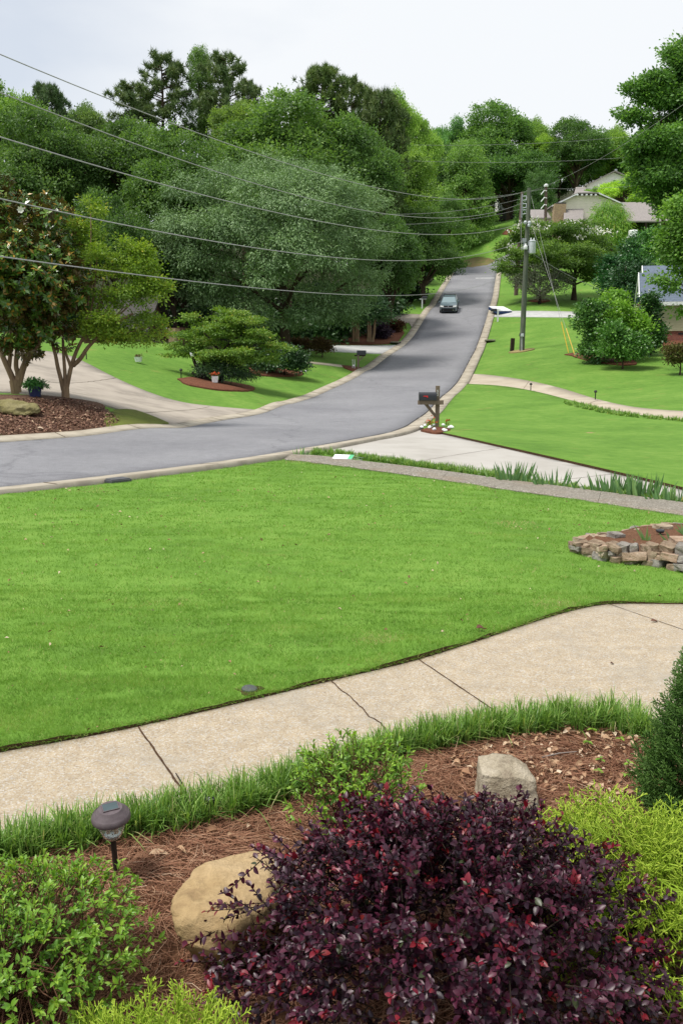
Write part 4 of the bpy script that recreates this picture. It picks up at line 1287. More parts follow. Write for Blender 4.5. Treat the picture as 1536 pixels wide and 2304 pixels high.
# two slim bare stemmed crapes under the oak
for j, (px, stems, lab) in enumerate(((800, [(790,735),(800,730),(806,736)], 'slim multi stemmed tree with leaning tan trunks, left of the pair by the plum shrub'), (832, [(826,725),(832,720),(846,722)], 'slim multi stemmed tree with upright tan trunks, right of the pair by the plum shrub'))):
    Y = 80
    b = un(px, 768, Y); gz = h1(b[0], Y)
    root = thing('crape_myrtle', lab, 'tree', (b[0], Y, gz - .1), 0, 'slim trees under the willow oak')
    mb = MB()
    for k, (sx, sy) in enumerate(stems):
        mb.tube([Vector(un(px + (k - 1) * 5, 769, Y)) - Vector(root.location), Vector(un((px + sx) / 2 + k, 750, Y)) - Vector(root.location), Vector(un(sx, sy - 40, Y)) - Vector(root.location)], [.15, .12, .07], 6)
    mb.build('trunk', M['bark_tan'], root, smooth=True)
    L = px_lobes([(px, 690, 40, 26, 0), (px + 20, 710, 30, 20, 0), (px - 18, 700, 26, 20, -.5)], px, 768, Y)
    g = np.random.default_rng(50 + j)
    a = lumpy(L, 260, 24, .5, .2, .5, .45, .2, .6, g, -.8)
    c = link('crown', leaf_mesh('crown', *a[:3], a[3], a[4], a[5], M['leaf_dark']), root)
    c.color = (1.6, 1.7, 1.5, 1)

# ---- right side
# tall oak at the right edge
B = (1560, 770, 60)
tl = px_lobes([(1500,260,70,60,0),(1470,210,50,36,0),(1530,150,30,60,0),(1545,230,60,80,0),(1430,260,32,24,-.5),(1440,215,30,26,-.5),(1420,345,24,24,-.5),(1470,330,60,50,-1),(1540,340,70,70,-1),(1466,400,36,36,-1),(1510,410,55,55,-1.5),(1555,470,50,60,-1),(1466,440,22,24,-1),(1500,470,26,22,-1.5),(1600,400,80,140,0),(1520,120,18,22,0),(1600,250,60,80,0)], *B)
_g = np.random.default_rng(56)
tl2 = []
for l in tl:
    for k in range(4):
        d = rdir(1, _g)[0] * .75
        tl2.append((l[0] + d[0] * l[3], l[1] + d[1] * l[4], l[2] + d[2] * l[5], l[3] * .5, l[4] * .5, l[5] * .45))
own_tree('tall_oak', 'very tall dark oak at the right edge, its crown cut off by the frame', *B, tl2, 'leaf', (1.25, 1.4, 1.15), dict(h=14, r0=.4, targets=[l[:3] for l in tl], lean=(-.5, 0)), 'bark', 3800, 30, .5, .20, .6, .45, .1, .5, 14, -.35)
B = (1610, 800, 52)
tl = px_lobes([(1535,560,30,40,0),(1515,545,26,36,0),(1540,510,36,46,0),(1505,632,20,9,-.5),(1484,628,14,6,-.5),(1520,648,18,9,-.5),(1570,560,40,70,0),(1538,700,9,12,-.5),(1530,470,30,30,0),(1600,600,40,80,0),(1535,615,16,14,-.4)], *B)
own_tree('leafy_tree', 'bright green tree at the right edge whose boughs hang across the blue grey roof', *B, tl, 'leaf', (1.5, 1.6, 1.0), dict(h=8, r0=.2, targets=[l[:3] for l in tl], lean=(-.3, 0)), 'bark', 700, 28, .5, .2, .6, .5, .2, .45, 15, -.9)
# spreading white flowered crape
B = (1290, 668, 104)
vl = px_lobes([(1250,560,110,55,0),(1180,560,60,50,1),(1150,590,40,40,1),(1320,560,65,45,1),(1240,520,70,30,2),(1300,520,60,28,2),(1190,530,40,30,2),(1230,600,80,40,-2),(1310,600,60,45,-2),(1360,580,30,45,1),(1140,570,25,35,2),(1270,570,80,50,-4),(1200,610,50,28,-1),(1345,620,40,30,0),(1134,588,22,26,-1),(1142,612,24,14,-1),(1128,600,16,14,-2)], *B)
root, c, g = own_tree('crape_myrtle', 'wide spreading tree sprinkled with white blossom behind the utility pole', *B, split(vl, 5, .42, 6, .7), 'leaf', (1.15, 1.15, .8), dict(h=7, r0=.28, targets=[l[:3] for l in vl]), 'bark', 2300, 32, .55, .22, .55, .6, .1, .4, 16, -.3)
g = np.random.default_rng(3)
Pf = []
for px, py in ((1325,513),(1330,516),(1338,518),(1352,522),(1360,522),(1365,521),(1345,522),(1300,532),(1304,534),(1145,552),(1163,505),(1200,492),(1197,494),(1152,515),(1290,500),(1310,508),(1148,556),(1378,524),(1340,512),(1270,505),(1230,512),(1212,505)):
    q = un(px, py, 101.5) - np.array(root.location)
    for k in range(12):
        Pf.append(q + g.normal(size=3) * (.32, .3, .14))
Pf = np.array(Pf)
link('blossom', leaf_mesh('blossom', Pf, rdir(len(Pf), g), rdir(len(Pf), g), .24, .18, g.random(len(Pf)), M['petal_white']), root)
# half dead grey shrub tree
B = (1213, 677, 100)
gl = px_lobes([(1215,640,42,22,0),(1180,635,28,18,0),(1255,632,34,20,0),(1220,615,34,18,0),(1200,655,30,12,-.6),(1240,652,30,12,-.6),(1160,628,12,9,0)], *B)
root, c, g = own_tree('half_dead_tree', 'small half dead tree with grey bare twigs in a mulch ring beyond the pole', *B, gl, 'leaf_grey', (1, 1, 1), dict(h=2.4, r0=.16, targets=[l[:3] for l in gl]), 'bark_dark', 360, 22, .5, .19, .5, .4, .1, .6, 18, -.7)
A, Bp = [], []
for l in gl * 6:
    s = np.array((0, 0, .7)) + g.normal(size=3) * .2
    e_ = np.array(l[:3]) + rdir(1, g)[0] * np.array(l[3:]) * 1.05
    m_ = s * .4 + e_ * .6 + g.normal(size=3) * .25
    A += [s, m_]; Bp += [m_, e_]
    for k in range(3):
        A.append(m_); Bp.append(e_ + g.normal(size=3) * .5)
link('bare_twigs', prisms('bare_twigs', np.array(A), np.array(Bp), .03, .012, np.zeros(len(A)), M['twig_grey']), root)
# weeping tree
B = (1375, 540, 124)
ww = px_lobes([(1370,490,36,26,0),(1345,500,20,24,0),(1395,500,22,30,0),(1370,470,30,16,0),(1380,520,30,26,-.5),(1350,515,24,20,-.5)], *B)
own_tree('weeping_tree', 'small weeping willow like tree in front of the beige house', *B, ww, 'leaf_crape', (.95, 1.15, 1.2), dict(h=3, r0=.15, targets=[l[:3] for l in ww]), 'bark', 420, 26, .6, .5, .13, .2, 1.5, .9, 19, -.9)
# clump of three bushes on the right lawn
shrub('tall dark bush at the left of the clump in front of the blue roofed house', 1335, 806, 57, [(1335,745,40,48,0),(1330,700,30,28,0),(1310,720,20,20,0),(1340,780,34,26,-.4),(1350,710,30,34,.4)], 'leaf_dark', (2.5, 2.5, 1.6), seed=21, ncl=620, rc=.4, ls=.17, aspect=.6, low=-.8)
shrub('bright green bush in the middle of the clump with leaves glowing on top', 1400, 812, 57.5, [(1390,700,40,30,0),(1360,690,30,20,0),(1420,720,40,34,0),(1385,670,26,14,0),(1380,740,44,40,-.6),(1420,765,34,40,-.5)], 'leaf', (2.0, 2.1, 1.1), seed=22, ncl=760, rc=.4, ls=.17, aspect=.6, low=-.8)
shrub('rounded mid green bush at the front of the clump before the blue roofed house', 1400, 820, 54, [(1400,770,42,40,0),(1380,750,30,26,0),(1425,780,34,32,0),(1400,800,50,18,-.3)], 'leaf_dark', (2.7, 2.8, 1.5), seed=23, ncl=560, rc=.38, ls=.16, low=-.8)
shrub('narrow upright bush against the wall of the blue roofed house', 1462, 800, 59, [(1462,700,20,40,0),(1468,670,12,16,0),(1465,750,22,36,0),(1458,780,18,20,0)], 'leaf_dark', (1.5, 1.7, 1.2), seed=24, ncl=420, rc=.38, ls=.17, low=-.8)
# thicket behind the blue roofed house
for j, (lab, px, py, Y, lob, tint) in enumerate([
    ('dark glossy shrub mound below the carport of the beige house', 1440, 600, 100, [(1440,560,40,36,0),(1420,590,40,30,-1),(1465,545,30,30,0),(1400,600,34,26,-1)], (1.3, 1.8, 1.5)),
    ('bluish green shrub on the slope left of the dark shrub mound', 1395, 650, 98, [(1395,610,40,40,0),(1375,640,34,26,-1),(1420,640,40,30,-1)], (1.0, 1.6, 1.3)),
    ('light green young tree on the slope right of the dark shrub mound', 1495, 620, 92, [(1495,570,34,44,0),(1475,540,24,26,0),(1510,540,26,30,0)], (2.6, 3.0, 1.6)),
    ('deep green shrub in the shade beside the blue roofed house', 1400, 690, 80, [(1400,650,30,34,0),(1420,630,36,30,1),(1390,680,26,18,0),(1440,612,36,20,2)], (.8, 1.1, .9))]):
    shrub(lab, px, py, Y, lob, 'leaf_dark', tint, seed=30 + j, ncl=460, rc=.6, ls=.24, low=-.8, name='shrub')
shrub('rusty leaved shrub at the right edge by the brick foundation', 1530, 822, 50, [(1525,795,20,22,0),(1545,785,24,26,0),(1515,812,12,10,0)], 'leaf_brown', (1.0, 1.5, .9), seed=41, ncl=240, rc=.35, ls=.13)
# undergrowth that darkens the foot of the woods
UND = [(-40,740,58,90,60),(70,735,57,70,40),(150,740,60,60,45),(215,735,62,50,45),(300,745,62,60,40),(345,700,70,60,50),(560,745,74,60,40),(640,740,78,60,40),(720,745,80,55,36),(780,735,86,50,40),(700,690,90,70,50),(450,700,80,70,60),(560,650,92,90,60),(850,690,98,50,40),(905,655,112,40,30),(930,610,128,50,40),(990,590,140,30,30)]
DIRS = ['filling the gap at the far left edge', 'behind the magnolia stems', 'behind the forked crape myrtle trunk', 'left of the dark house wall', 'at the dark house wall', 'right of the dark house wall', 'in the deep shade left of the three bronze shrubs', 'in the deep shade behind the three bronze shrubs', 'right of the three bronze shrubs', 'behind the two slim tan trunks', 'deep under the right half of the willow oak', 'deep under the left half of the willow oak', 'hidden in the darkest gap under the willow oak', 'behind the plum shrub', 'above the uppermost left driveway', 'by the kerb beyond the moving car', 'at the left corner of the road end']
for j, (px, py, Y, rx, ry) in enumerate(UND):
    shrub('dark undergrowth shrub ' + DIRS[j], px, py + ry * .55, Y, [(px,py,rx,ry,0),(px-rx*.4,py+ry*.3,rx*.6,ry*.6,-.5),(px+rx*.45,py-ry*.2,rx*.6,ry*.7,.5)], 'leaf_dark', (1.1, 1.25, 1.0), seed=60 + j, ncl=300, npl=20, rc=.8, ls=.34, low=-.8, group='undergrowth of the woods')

# ------------------------------------------------------------------ built things
ORD = ['first', 'second', 'third', 'fourth', 'fifth', 'sixth', 'seventh', 'eighth', 'ninth', 'tenth', 'eleventh', 'twelfth', 'thirteenth', 'fourteenth', 'fifteenth', 'sixteenth']
def brick(name, c1, c2, mortar, sc=8.0):
    m, n = mat_new(name)
    v = obj_co(n)
    rot = N(n, 'ShaderNodeMapping'); rot.inputs['Rotation'].default_value = (math.pi / 2, 0, 0)
    n.links.new(v, rot.inputs['Vector'])
    b = N(n, 'ShaderNodeTexBrick')
    b.inputs['Scale'].default_value = sc
    b.inputs['Color1'].default_value = (*c1, 1); b.inputs['Color2'].default_value = (*c2, 1); b.inputs['Mortar'].default_value = (*mortar, 1)
    b.inputs['Mortar Size'].default_value = 0.012
    n.links.new(rot.outputs[0], b.inputs['Vector'])
    return finish(m, n, b.outputs[0], .9, .2, b.outputs['Fac'], .3, .01)
M['brick'] = brick('red brick', (0.26, 0.09, 0.06), (0.17, 0.06, 0.045), (0.28, 0.22, 0.19), 4.5)
M['stone_brick'] = brick('tan stone', (0.40, 0.29, 0.17), (0.27, 0.19, 0.12), (0.36, 0.31, 0.25), 3.0)
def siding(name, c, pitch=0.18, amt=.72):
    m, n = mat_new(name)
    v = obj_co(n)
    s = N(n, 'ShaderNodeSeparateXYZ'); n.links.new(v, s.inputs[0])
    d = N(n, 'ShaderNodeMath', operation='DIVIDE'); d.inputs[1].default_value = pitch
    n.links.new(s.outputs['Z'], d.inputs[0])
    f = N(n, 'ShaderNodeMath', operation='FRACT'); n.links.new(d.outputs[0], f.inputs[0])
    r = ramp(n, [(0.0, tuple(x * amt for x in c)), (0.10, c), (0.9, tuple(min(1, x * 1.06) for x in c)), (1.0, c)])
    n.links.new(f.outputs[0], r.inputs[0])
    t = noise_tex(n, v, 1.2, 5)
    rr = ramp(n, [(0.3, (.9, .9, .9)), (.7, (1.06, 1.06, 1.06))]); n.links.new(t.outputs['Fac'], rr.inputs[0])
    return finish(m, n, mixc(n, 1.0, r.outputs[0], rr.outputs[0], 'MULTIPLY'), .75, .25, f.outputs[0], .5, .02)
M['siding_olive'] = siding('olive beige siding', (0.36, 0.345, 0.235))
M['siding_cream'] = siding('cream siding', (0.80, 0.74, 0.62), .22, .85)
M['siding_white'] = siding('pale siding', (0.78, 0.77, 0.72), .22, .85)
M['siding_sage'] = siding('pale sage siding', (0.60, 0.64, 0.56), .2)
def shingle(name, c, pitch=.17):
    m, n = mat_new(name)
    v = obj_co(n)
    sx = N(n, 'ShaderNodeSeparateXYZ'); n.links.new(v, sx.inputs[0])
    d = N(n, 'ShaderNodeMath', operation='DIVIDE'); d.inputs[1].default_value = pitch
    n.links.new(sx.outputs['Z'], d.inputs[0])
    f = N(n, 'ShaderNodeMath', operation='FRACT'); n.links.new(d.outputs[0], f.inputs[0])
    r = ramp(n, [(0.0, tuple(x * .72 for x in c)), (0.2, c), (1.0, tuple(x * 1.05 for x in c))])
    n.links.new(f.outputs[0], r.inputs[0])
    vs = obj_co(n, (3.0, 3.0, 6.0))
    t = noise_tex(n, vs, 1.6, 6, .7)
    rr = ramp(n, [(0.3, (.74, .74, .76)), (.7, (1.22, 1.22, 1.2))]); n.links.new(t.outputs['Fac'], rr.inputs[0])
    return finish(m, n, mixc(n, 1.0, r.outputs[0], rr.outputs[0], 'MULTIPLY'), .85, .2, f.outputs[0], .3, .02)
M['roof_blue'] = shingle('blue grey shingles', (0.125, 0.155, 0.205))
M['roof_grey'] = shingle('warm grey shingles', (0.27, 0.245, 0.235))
M['brown_wall'] = siding('dark brown siding', (0.075, 0.035, 0.025))
M['window_glass'] = finish(*mat_new('dark window glass'), (0.02, 0.025, 0.03), .08, .6)

def gable(name_wall, name_roof, root, x0, x1, y0, y1, zb, ze, zr, wall, roof, over=.35, axis='x', side=0.0, thick=.16):
    """walls and a two slope roof; ridge along axis; coordinates in world, stored relative to root"""
    L = Vector(root.location)
    mb = MB()
    if axis == 'x':
        ym = (y0 + y1) / 2
        ring = [(x0, y0, zb), (x0, y1, zb), (x0, y1, ze), (x0, ym, zr), (x0, y0, ze)]
        mb.prism(ring, (x1 - x0, 0, 0))
        sl = (zr - ze) / (ym - y0)
        rf = MB()
        for s, ya in ((1, y0 - over), (-1, y1 + over)):
            za = ze - sl * over
            p = [(x0 - over, ya, za + .02), (x0 - over, ym, zr + .02), (x0 - over, ym, zr + .02 + thick), (x0 - over, ya, za + .02 + thick)]
            rf.prism(p, (x1 - x0 + 2 * over, 0, 0))
    else:
        xm = (x0 + x1) / 2
        ring = [(x0, y0, zb), (x1, y0, zb), (x1, y0, ze), (xm, y0, zr), (x0, y0, ze)]
        mb.prism(ring, (0, y1 - y0, 0))
        sl = (zr - ze) / (xm - x0)
        rf = MB()
        for xa in (x0 - over, x1 + over):
            za = ze - sl * over
            p = [(xa, y0 - over, za + .02), (xm, y0 - over, zr + .02), (xm, y0 - over, zr + .02 + thick), (xa, y0 - over, za + .02 + thick)]
            rf.prism(p, (0, y1 - y0 + 2 * over, 0))
    w = mb.build(name_wall, M[wall], root, L); w.location = (0, 0, 0)
    r = rf.build(name_roof, M[roof], root, L); r.location = (0, 0, 0)
    return w, r
def lbox(root, name, mat, x0, x1, y0, y1, z0, z1, bevel=0):
    mb = MB().box(((x0 + x1) / 2, (y0 + y1) / 2, (z0 + z1) / 2), (abs(x1 - x0), abs(y1 - y0), abs(z1 - z0)))
    o = mb.build(name, M[mat], root, root_world(root), bevel=bevel)
    o.location = (0, 0, 0)
    return o
def root_world(o):
    v = Vector(o.location)
    while o.parent:
        o = o.parent
        v = v + Vector(o.location)
    return v
# --- blue roofed house
Yh = 68.0
def X(px, Y, py=700): return un(px, py, Y)[0]
def Zp(py, Y): return un(768, py, Y)[2]
hb = thing('blue_roofed_house', 'olive sided house with blue grey shingle roof and white porch at the right edge', 'house', (X(1450, Yh), Yh, Zp(765, Yh)))
x0, x1 = X(1447, Yh), X(1447, Yh) + 12
zb, ze, zr = Zp(765, Yh) - .8, Zp(677, Yh), Zp(619, Yh + 2.6)
gable('front_wing', 'front_roof', hb, x0, x1, Yh, Yh + 5.2, Zp(743, Yh), ze, zr, 'siding_olive', 'roof_blue', .3)
lbox(hb, 'brick_foundation', 'brick', x0 + .06, x1, Yh + .06, Yh + 5.1, zb, Zp(743, Yh))
lbox(hb, 'fascia', 'white', x0 - .3, x1 + .3, Yh - .42, Yh - .30, ze - .36, ze - .10)
lbox(hb, 'sill_board', 'siding_olive', x0, x1, Yh - .03, Yh - .001, Zp(745, Yh), Zp(741, Yh))
xa = X(1424, Yh + 4)
gable('main_wing', 'main_roof', hb, xa, xa + 14, Yh + 3.2, Yh + 11.6, Zp(743, Yh), Zp(662, Yh + 3), Zp(604, Yh + 7.4), 'siding_sage', 'roof_blue', .3)
# porch: posts and rail on the left end
for k, px in enumerate((1419.5, 1424, 1431.5)):
    lbox(hb, 'porch_post', 'white', X(px, Yh + 2.6) - .12, X(px, Yh + 2.6) + .12, Yh + 2.3 + .3 * k, Yh + 2.55 + .3 * k, zb, Zp(661, Yh + 3))
lbox(hb, 'porch_beam', 'white', X(1414, Yh + 2.4), X(1438, Yh + 2.4), Yh + 2.2, Yh + 3.3, Zp(663, Yh + 3), Zp(658, Yh + 3))
for (px, py, Yw, tip, tp) in ((1447, 671, Yh + .2, 1448, 619), (1423, 658, Yh + 4.0, 1421, 605)):
    pass
# pale gable ends facing the road
for (xe, ya, yb, zE, zR) in ((x0 - .33, Yh - .3, Yh + 5.5, ze - .2, zr + .16), (xa - .33, Yh + 2.9, Yh + 11.9, Zp(662, Yh + 3) - .2, Zp(604, Yh + 7.4) + .16)):
    mb = MB(); L = Vector(hb.location)
    ym = (ya + yb) / 2
    mb.prism([(xe, ya, zE), (xe, ya, zE + .2), (xe, ym, zR + .05), (xe, ym, zR - .2)], (-.06, 0, 0))
    mb.prism([(xe, yb, zE), (xe, ym, zR - .2), (xe, ym, zR + .05), (xe, yb, zE + .2)], (-.06, 0, 0))
    o = mb.build('rake_board', M['white'], hb, L); o.location = (0, 0, 0)
# meter boxes on the foundation
lbox(hb, 'meter_box', 'grey_metal', X(1490, Yh) - .12, X(1490, Yh) + .12, Yh - .18, Yh - .005, Zp(752, Yh), Zp(746, Yh), .02)
lbox(hb, 'meter_box', 'grey_metal', X(1482, Yh) - .12, X(1482, Yh) + .10, Yh - .16, Yh - .005, Zp(751, Yh), Zp(747, Yh), .02)
# vent in the brick
lbox(hb, 'foundation_vent', 'black', X(1531, Yh) - .25, X(1531, Yh) + .25, Yh + .03, Yh + .058, Zp(753, Yh), Zp(749, Yh))
# flag on a slanting staff
ft = thing('house_flag', 'striped red and white flag with dark blue corner at the porch', 'flag', (X(1443, Yh - .4), Yh - .4, Zp(672, Yh)))
fs = MB(); a = Vector(un(1444, 677, Yh - .4)) - Vector(ft.location); b_ = Vector(un(1434, 667, Yh - .7)) - Vector(ft.location)
fs.tube([a, b_], .025, 6); fs.build('staff', M['white'], ft)
P0 = np.array(un(1443.5, 677, Yh - .42)) - np.array(ft.location); P1 = np.array(un(1435, 668, Yh - .68)) - np.array(ft.location)
Q0 = np.array(un(1431, 704, Yh - .45)) - np.array(ft.location); Q1 = np.array(un(1427, 694, Yh - .66)) - np.array(ft.location)
fl = {'w': MB(), 'r': MB(), 'n': MB()}
nS = 13
for i in range(nS):
    for j in range(4):
        u0, u1 = i / nS, (i + 1) / nS
        w0, w1 = j / 4, (j + 1) / 4
        def pt(u, w):
            e0 = P0 * (1 - u) + P1 * u; e1 = Q0 * (1 - u) + Q1 * u
            return e0 * (1 - w) + e1 * w + np.array([0, -.05 * math.sin(u * 9 + w * 3), 0])
        k = 'n' if (u0 > .46 and w0 < .45) else ('r' if i % 2 == 0 else 'w')
        fl[k].add([pt(u0, w0), pt(u1, w0), pt(u1, w1), pt(u0, w1)], [(0, 1, 2, 3)])
cl_ = fl['w'].build('cloth', M['white'], ft)
fl['r'].build('stripes', M['red_paint'], cl_); fl['n'].build('canton', M['navy'], cl_)

hb.rotation_euler = (0, 0, -.255)
# --- beige houses up the hill
Y2 = 132.0
h2 = thing('beige_house', 'cream sided house with a broad gable, stone chimney and grey roofs on the hill', 'house', (X(1312, Y2), Y2, Zp(505, Y2)))
L = Vector(h2.location)
mb = MB()
mb.prism([(X(1256, Y2), Y2, Zp(530, Y2)), (X(1382, Y2), Y2, Zp(530, Y2)), (X(1382, Y2), Y2, Zp(459, Y2)), (X(1330, Y2), Y2, Zp(439, Y2)), (X(1284, Y2), Y2, Zp(440, Y2)), (X(1256, Y2), Y2, Zp(452, Y2)), (X(1240, Y2), Y2, Zp(461, Y2)), (X(1240, Y2), Y2, Zp(470, Y2)), (X(1256, Y2), Y2, Zp(470, Y2))], (0, 9, 0))
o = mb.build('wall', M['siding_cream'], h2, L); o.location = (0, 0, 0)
rf = MB()
pl = [(1229, 466), (1284, 438), (1330, 437), (1386, 462)]
for (p, q) in zip(pl[:-1], pl[1:]):
    rf.prism([(X(p[0], Y2), Y2 - .6, Zp(p[1], Y2) + .03), (X(q[0], Y2), Y2 - .6, Zp(q[1], Y2) + .03), (X(q[0], Y2), Y2 - .6, Zp(q[1] - 2.6, Y2) + .03), (X(p[0], Y2), Y2 - .6, Zp(p[1] - 2.6, Y2) + .03)], (0, 10, 0))
hip = [(X(1284, Y2), Y2 - .65, Zp(436.5, Y2)), (X(1330, Y2), Y2 - .65, Zp(436, Y2)), (X(1306, Y2), Y2 + 3.2, Zp(428, Y2 + 3.2))]
rf.add(hip + [(X(1306, Y2), Y2 + 9, Zp(428, Y2 + 3.2)), (X(1284, Y2), Y2 + 9, Zp(436.5, Y2)), (X(1330, Y2), Y2 + 9, Zp(436, Y2))], [(0, 1, 2), (0, 2, 3, 4), (1, 5, 3, 2)])
o = rf.build('roof', M['roof_grey'], h2, L); o.location = (0, 0, 0)
for (p, q) in (((1229, 466), (1284, 438.5)), ((1330, 437), (1386, 462))):
    mb = MB().prism([(X(p[0], Y2), Y2 - .63, Zp(p[1] + .6, Y2)), (X(q[0], Y2), Y2 - .63, Zp(q[1] + .6, Y2)), (X(q[0], Y2), Y2 - .63, Zp(q[1] - 2.0, Y2)), (X(p[0], Y2), Y2 - .63, Zp(p[1] - 2.0, Y2))], (0, -.06, 0))
    o = mb.build('rake_board', M['white'], h2, L); o.location = (0, 0, 0)
for px in (1284, 1294, 1304, 1314, 1324):
    lbox(h2, 'roof_bracket', 'white', X(px, Y2) - .12, X(px, Y2) + .12, Y2 - .7, Y2 - .02, Zp(441.5, Y2), Zp(438.2, Y2))
lbox(h2, 'chimney', 'stone_brick', X(1232.5, Y2), X(1258, Y2), Y2 - 1.2, Y2 - .03, Zp(540, Y2), Zp(461.5, Y2))
lbox(h2, 'chimney_cap', 'black_metal', X(1237, Y2), X(1258, Y2), Y2 - 1.15, Y2 - .05, Zp(461.4, Y2), Zp(458.5, Y2))
def slab(name, pts, mat, th=.2):
    mb = MB().prism(pts, (0, 0, -th)); o = mb.build(name, M[mat], h2, L); o.location = (0, 0, 0); return o
slab('low_roof', [(X(1258, Y2), Y2 - .05, Zp(471, Y2)), (X(1301, Y2), Y2 - .05, Zp(470, Y2)), (X(1301, Y2 - 4), Y2 - 4, Zp(498, Y2 - 4)), (X(1258, Y2 - 4), Y2 - 4, Zp(499, Y2 - 4))], 'roof_grey')
lbox(h2, 'garage_wall', 'siding_cream', X(1256, Y2 - 3.6), X(1301, Y2 - 3.6), Y2 - 3.6, Y2 - .1, Zp(545, Y2 - 3.6), Zp(500, Y2 - 3.6))
slab('left_roof', [(X(1190, Y2), Y2 + 4, Zp(471.5, Y2 + 4)), (X(1232, Y2), Y2 + 4, Zp(471.5, Y2 + 4)), (X(1232, Y2), Y2 + .3, Zp(489, Y2)), (X(1190, Y2), Y2 + .3, Zp(489, Y2))], 'roof_grey')
lbox(h2, 'left_wall', 'siding_cream', X(1193, Y2), X(1232, Y2), Y2 + .5, Y2 + 3.9, Zp(525, Y2), Zp(489, Y2) - .1)
slab('right_roof', [(X(1382, Y2), Y2 + 4, Zp(455, Y2 + 4)), (X(1500, Y2), Y2 + 4, Zp(455, Y2 + 4)), (X(1500, Y2 - 2), Y2 - 2, Zp(496, Y2 - 2)), (X(1382, Y2 - 2), Y2 - 2, Zp(497, Y2 - 2))], 'roof_grey')
slab('porch_roof', [(X(1301, Y2), Y2 - .04, Zp(492, Y2)), (X(1345, Y2), Y2 - .04, Zp(492, Y2)), (X(1345, Y2 - 3), Y2 - 3, Zp(499, Y2 - 3)), (X(1301, Y2 - 3), Y2 - 3, Zp(499, Y2 - 3))], 'roof_grey')
lbox(h2, 'carport_wall', 'wood_dark', X(1384, Y2 + 3), X(1500, Y2 + 3), Y2 + 3, Y2 + 3.3, Zp(560, Y2 + 3), Zp(470, Y2 + 3))
for px in (1384, 1440, 1496):
    lbox(h2, 'carport_post', 'wood_dark', X(px, Y2 - 1.7) - .15, X(px, Y2 - 1.7) + .15, Y2 - 1.85, Y2 - 1.55, Zp(560, Y2), Zp(498, Y2 - 2))
lbox(h2, 'porch_post', 'white', X(1317, Y2 - 2.8) - .1, X(1317, Y2 - 2.8) + .1, Y2 - 2.9, Y2 - 2.7, Zp(530, Y2 - 2.8), Zp(499.5, Y2 - 2.8))
wn = lbox(h2, 'window', 'white', X(1340, Y2), X(1352, Y2), Y2 - .08, Y2 - .003, Zp(475, Y2), Zp(463.5, Y2))
o = lbox(wn, 'pane', 'window_glass', X(1341.5, Y2), X(1350.5, Y2), Y2 - .11, Y2 - .083, Zp(474, Y2), Zp(464.5, Y2)); 
# white barrel in the carport
bq = un(1423, 527, 122)
mb = MB().lathe([(.5, 0), (.62, .1), (.62, 1.0), (.5, 1.1)], (0, 0, 0), 16)
zt = Zp(518, 122)
wt = mb.build('white_tank', M['white'], None); wt.location = (bq[0], 122, zt - 1.1)
tagk(wt, 'white round tank below the dark carport of the beige house', 'tank')
Y3 = 150.0
h3 = thing('upper_beige_house', 'pale house with two stepped gables highest on the hill', 'house', (X(1363, Y3), Y3, Zp(430, Y3)))
L3 = Vector(h3.location)
mb = MB()
mb.prism([(X(1306, Y3), Y3, Zp(470, Y3)), (X(1420, Y3), Y3, Zp(470, Y3)), (X(1420, Y3), Y3, Zp(414, Y3)), (X(1364, Y3), Y3, Zp(388, Y3)), (X(1328, Y3), Y3, Zp(405, Y3)), (X(1306, Y3), Y3, Zp(418, Y3))], (0, 8, 0))
o = mb.build('wall', M['siding_white'], h3, L3); o.location = (0, 0, 0)
rf = MB()
for p, q in (((1302, 420), (1364, 387.5)), ((1364, 387.5), (1424, 415))):
    rf.prism([(X(p[0], Y3), Y3 - .6, Zp(p[1], Y3) + .03), (X(q[0], Y3), Y3 - .6, Zp(q[1], Y3) + .03), (X(q[0], Y3), Y3 - .6, Zp(q[1] - 2.4, Y3) + .03), (X(p[0], Y3), Y3 - .6, Zp(p[1] - 2.4, Y3) + .03)], (0, 9, 0))
rf.prism([(X(1340, Y3), Y3 - .02, Zp(421, Y3)), (X(1360, Y3), Y3 - .02, Zp(411, Y3)), (X(1400, Y3), Y3 - .02, Zp(409, Y3)), (X(1400, Y3 - 4), Y3 - 4, Zp(425, Y3 - 4)), (X(1336, Y3 - 4), Y3 - 4, Zp(430, Y3 - 4))], (0, 0, -.2))
rf.prism([(X(1282, Y3), Y3 + .02, Zp(421, Y3)), (X(1306, Y3), Y3 + .02, Zp(421, Y3)), (X(1306, Y3 - 4), Y3 - 4, Zp(440, Y3 - 4)), (X(1278, Y3 - 4), Y3 - 4, Zp(440, Y3 - 4))], (0, 0, -.2))
o = rf.build('roof', M['roof_grey'], h3, L3); o.location = (0, 0, 0)
lbox(h3, 'lower_wall', 'siding_white', X(1284, Y3 - 3.6), X(1398, Y3 - 3.6), Y3 - 3.6, Y3 - .05, Zp(470, Y3), Zp(441, Y3 - 3.6))
mb = MB().tube([Vector((X(1372, Y3), Y3 + 1, Zp(392, Y3))) - L3, Vector((X(1372, Y3), Y3 + 1, Zp(378, Y3))) - L3], .22, 8)
mb.build('vent_pipe', M['galv'], h3)
# far white house between the trees
Y4 = 186.0
h4 = thing('white_house', 'small white house end far off between the dark trunks left of the pole', 'house', (X(1130, Y4), Y4, Zp(440, Y4)))
gable('wall', 'roof', h4, X(1117, Y4), X(1136, Y4), Y4, Y4 + 9, Zp(470, Y4), Zp(428, Y4), Zp(419, Y4), 'siding_white', 'roof_grey', .3, 'y')
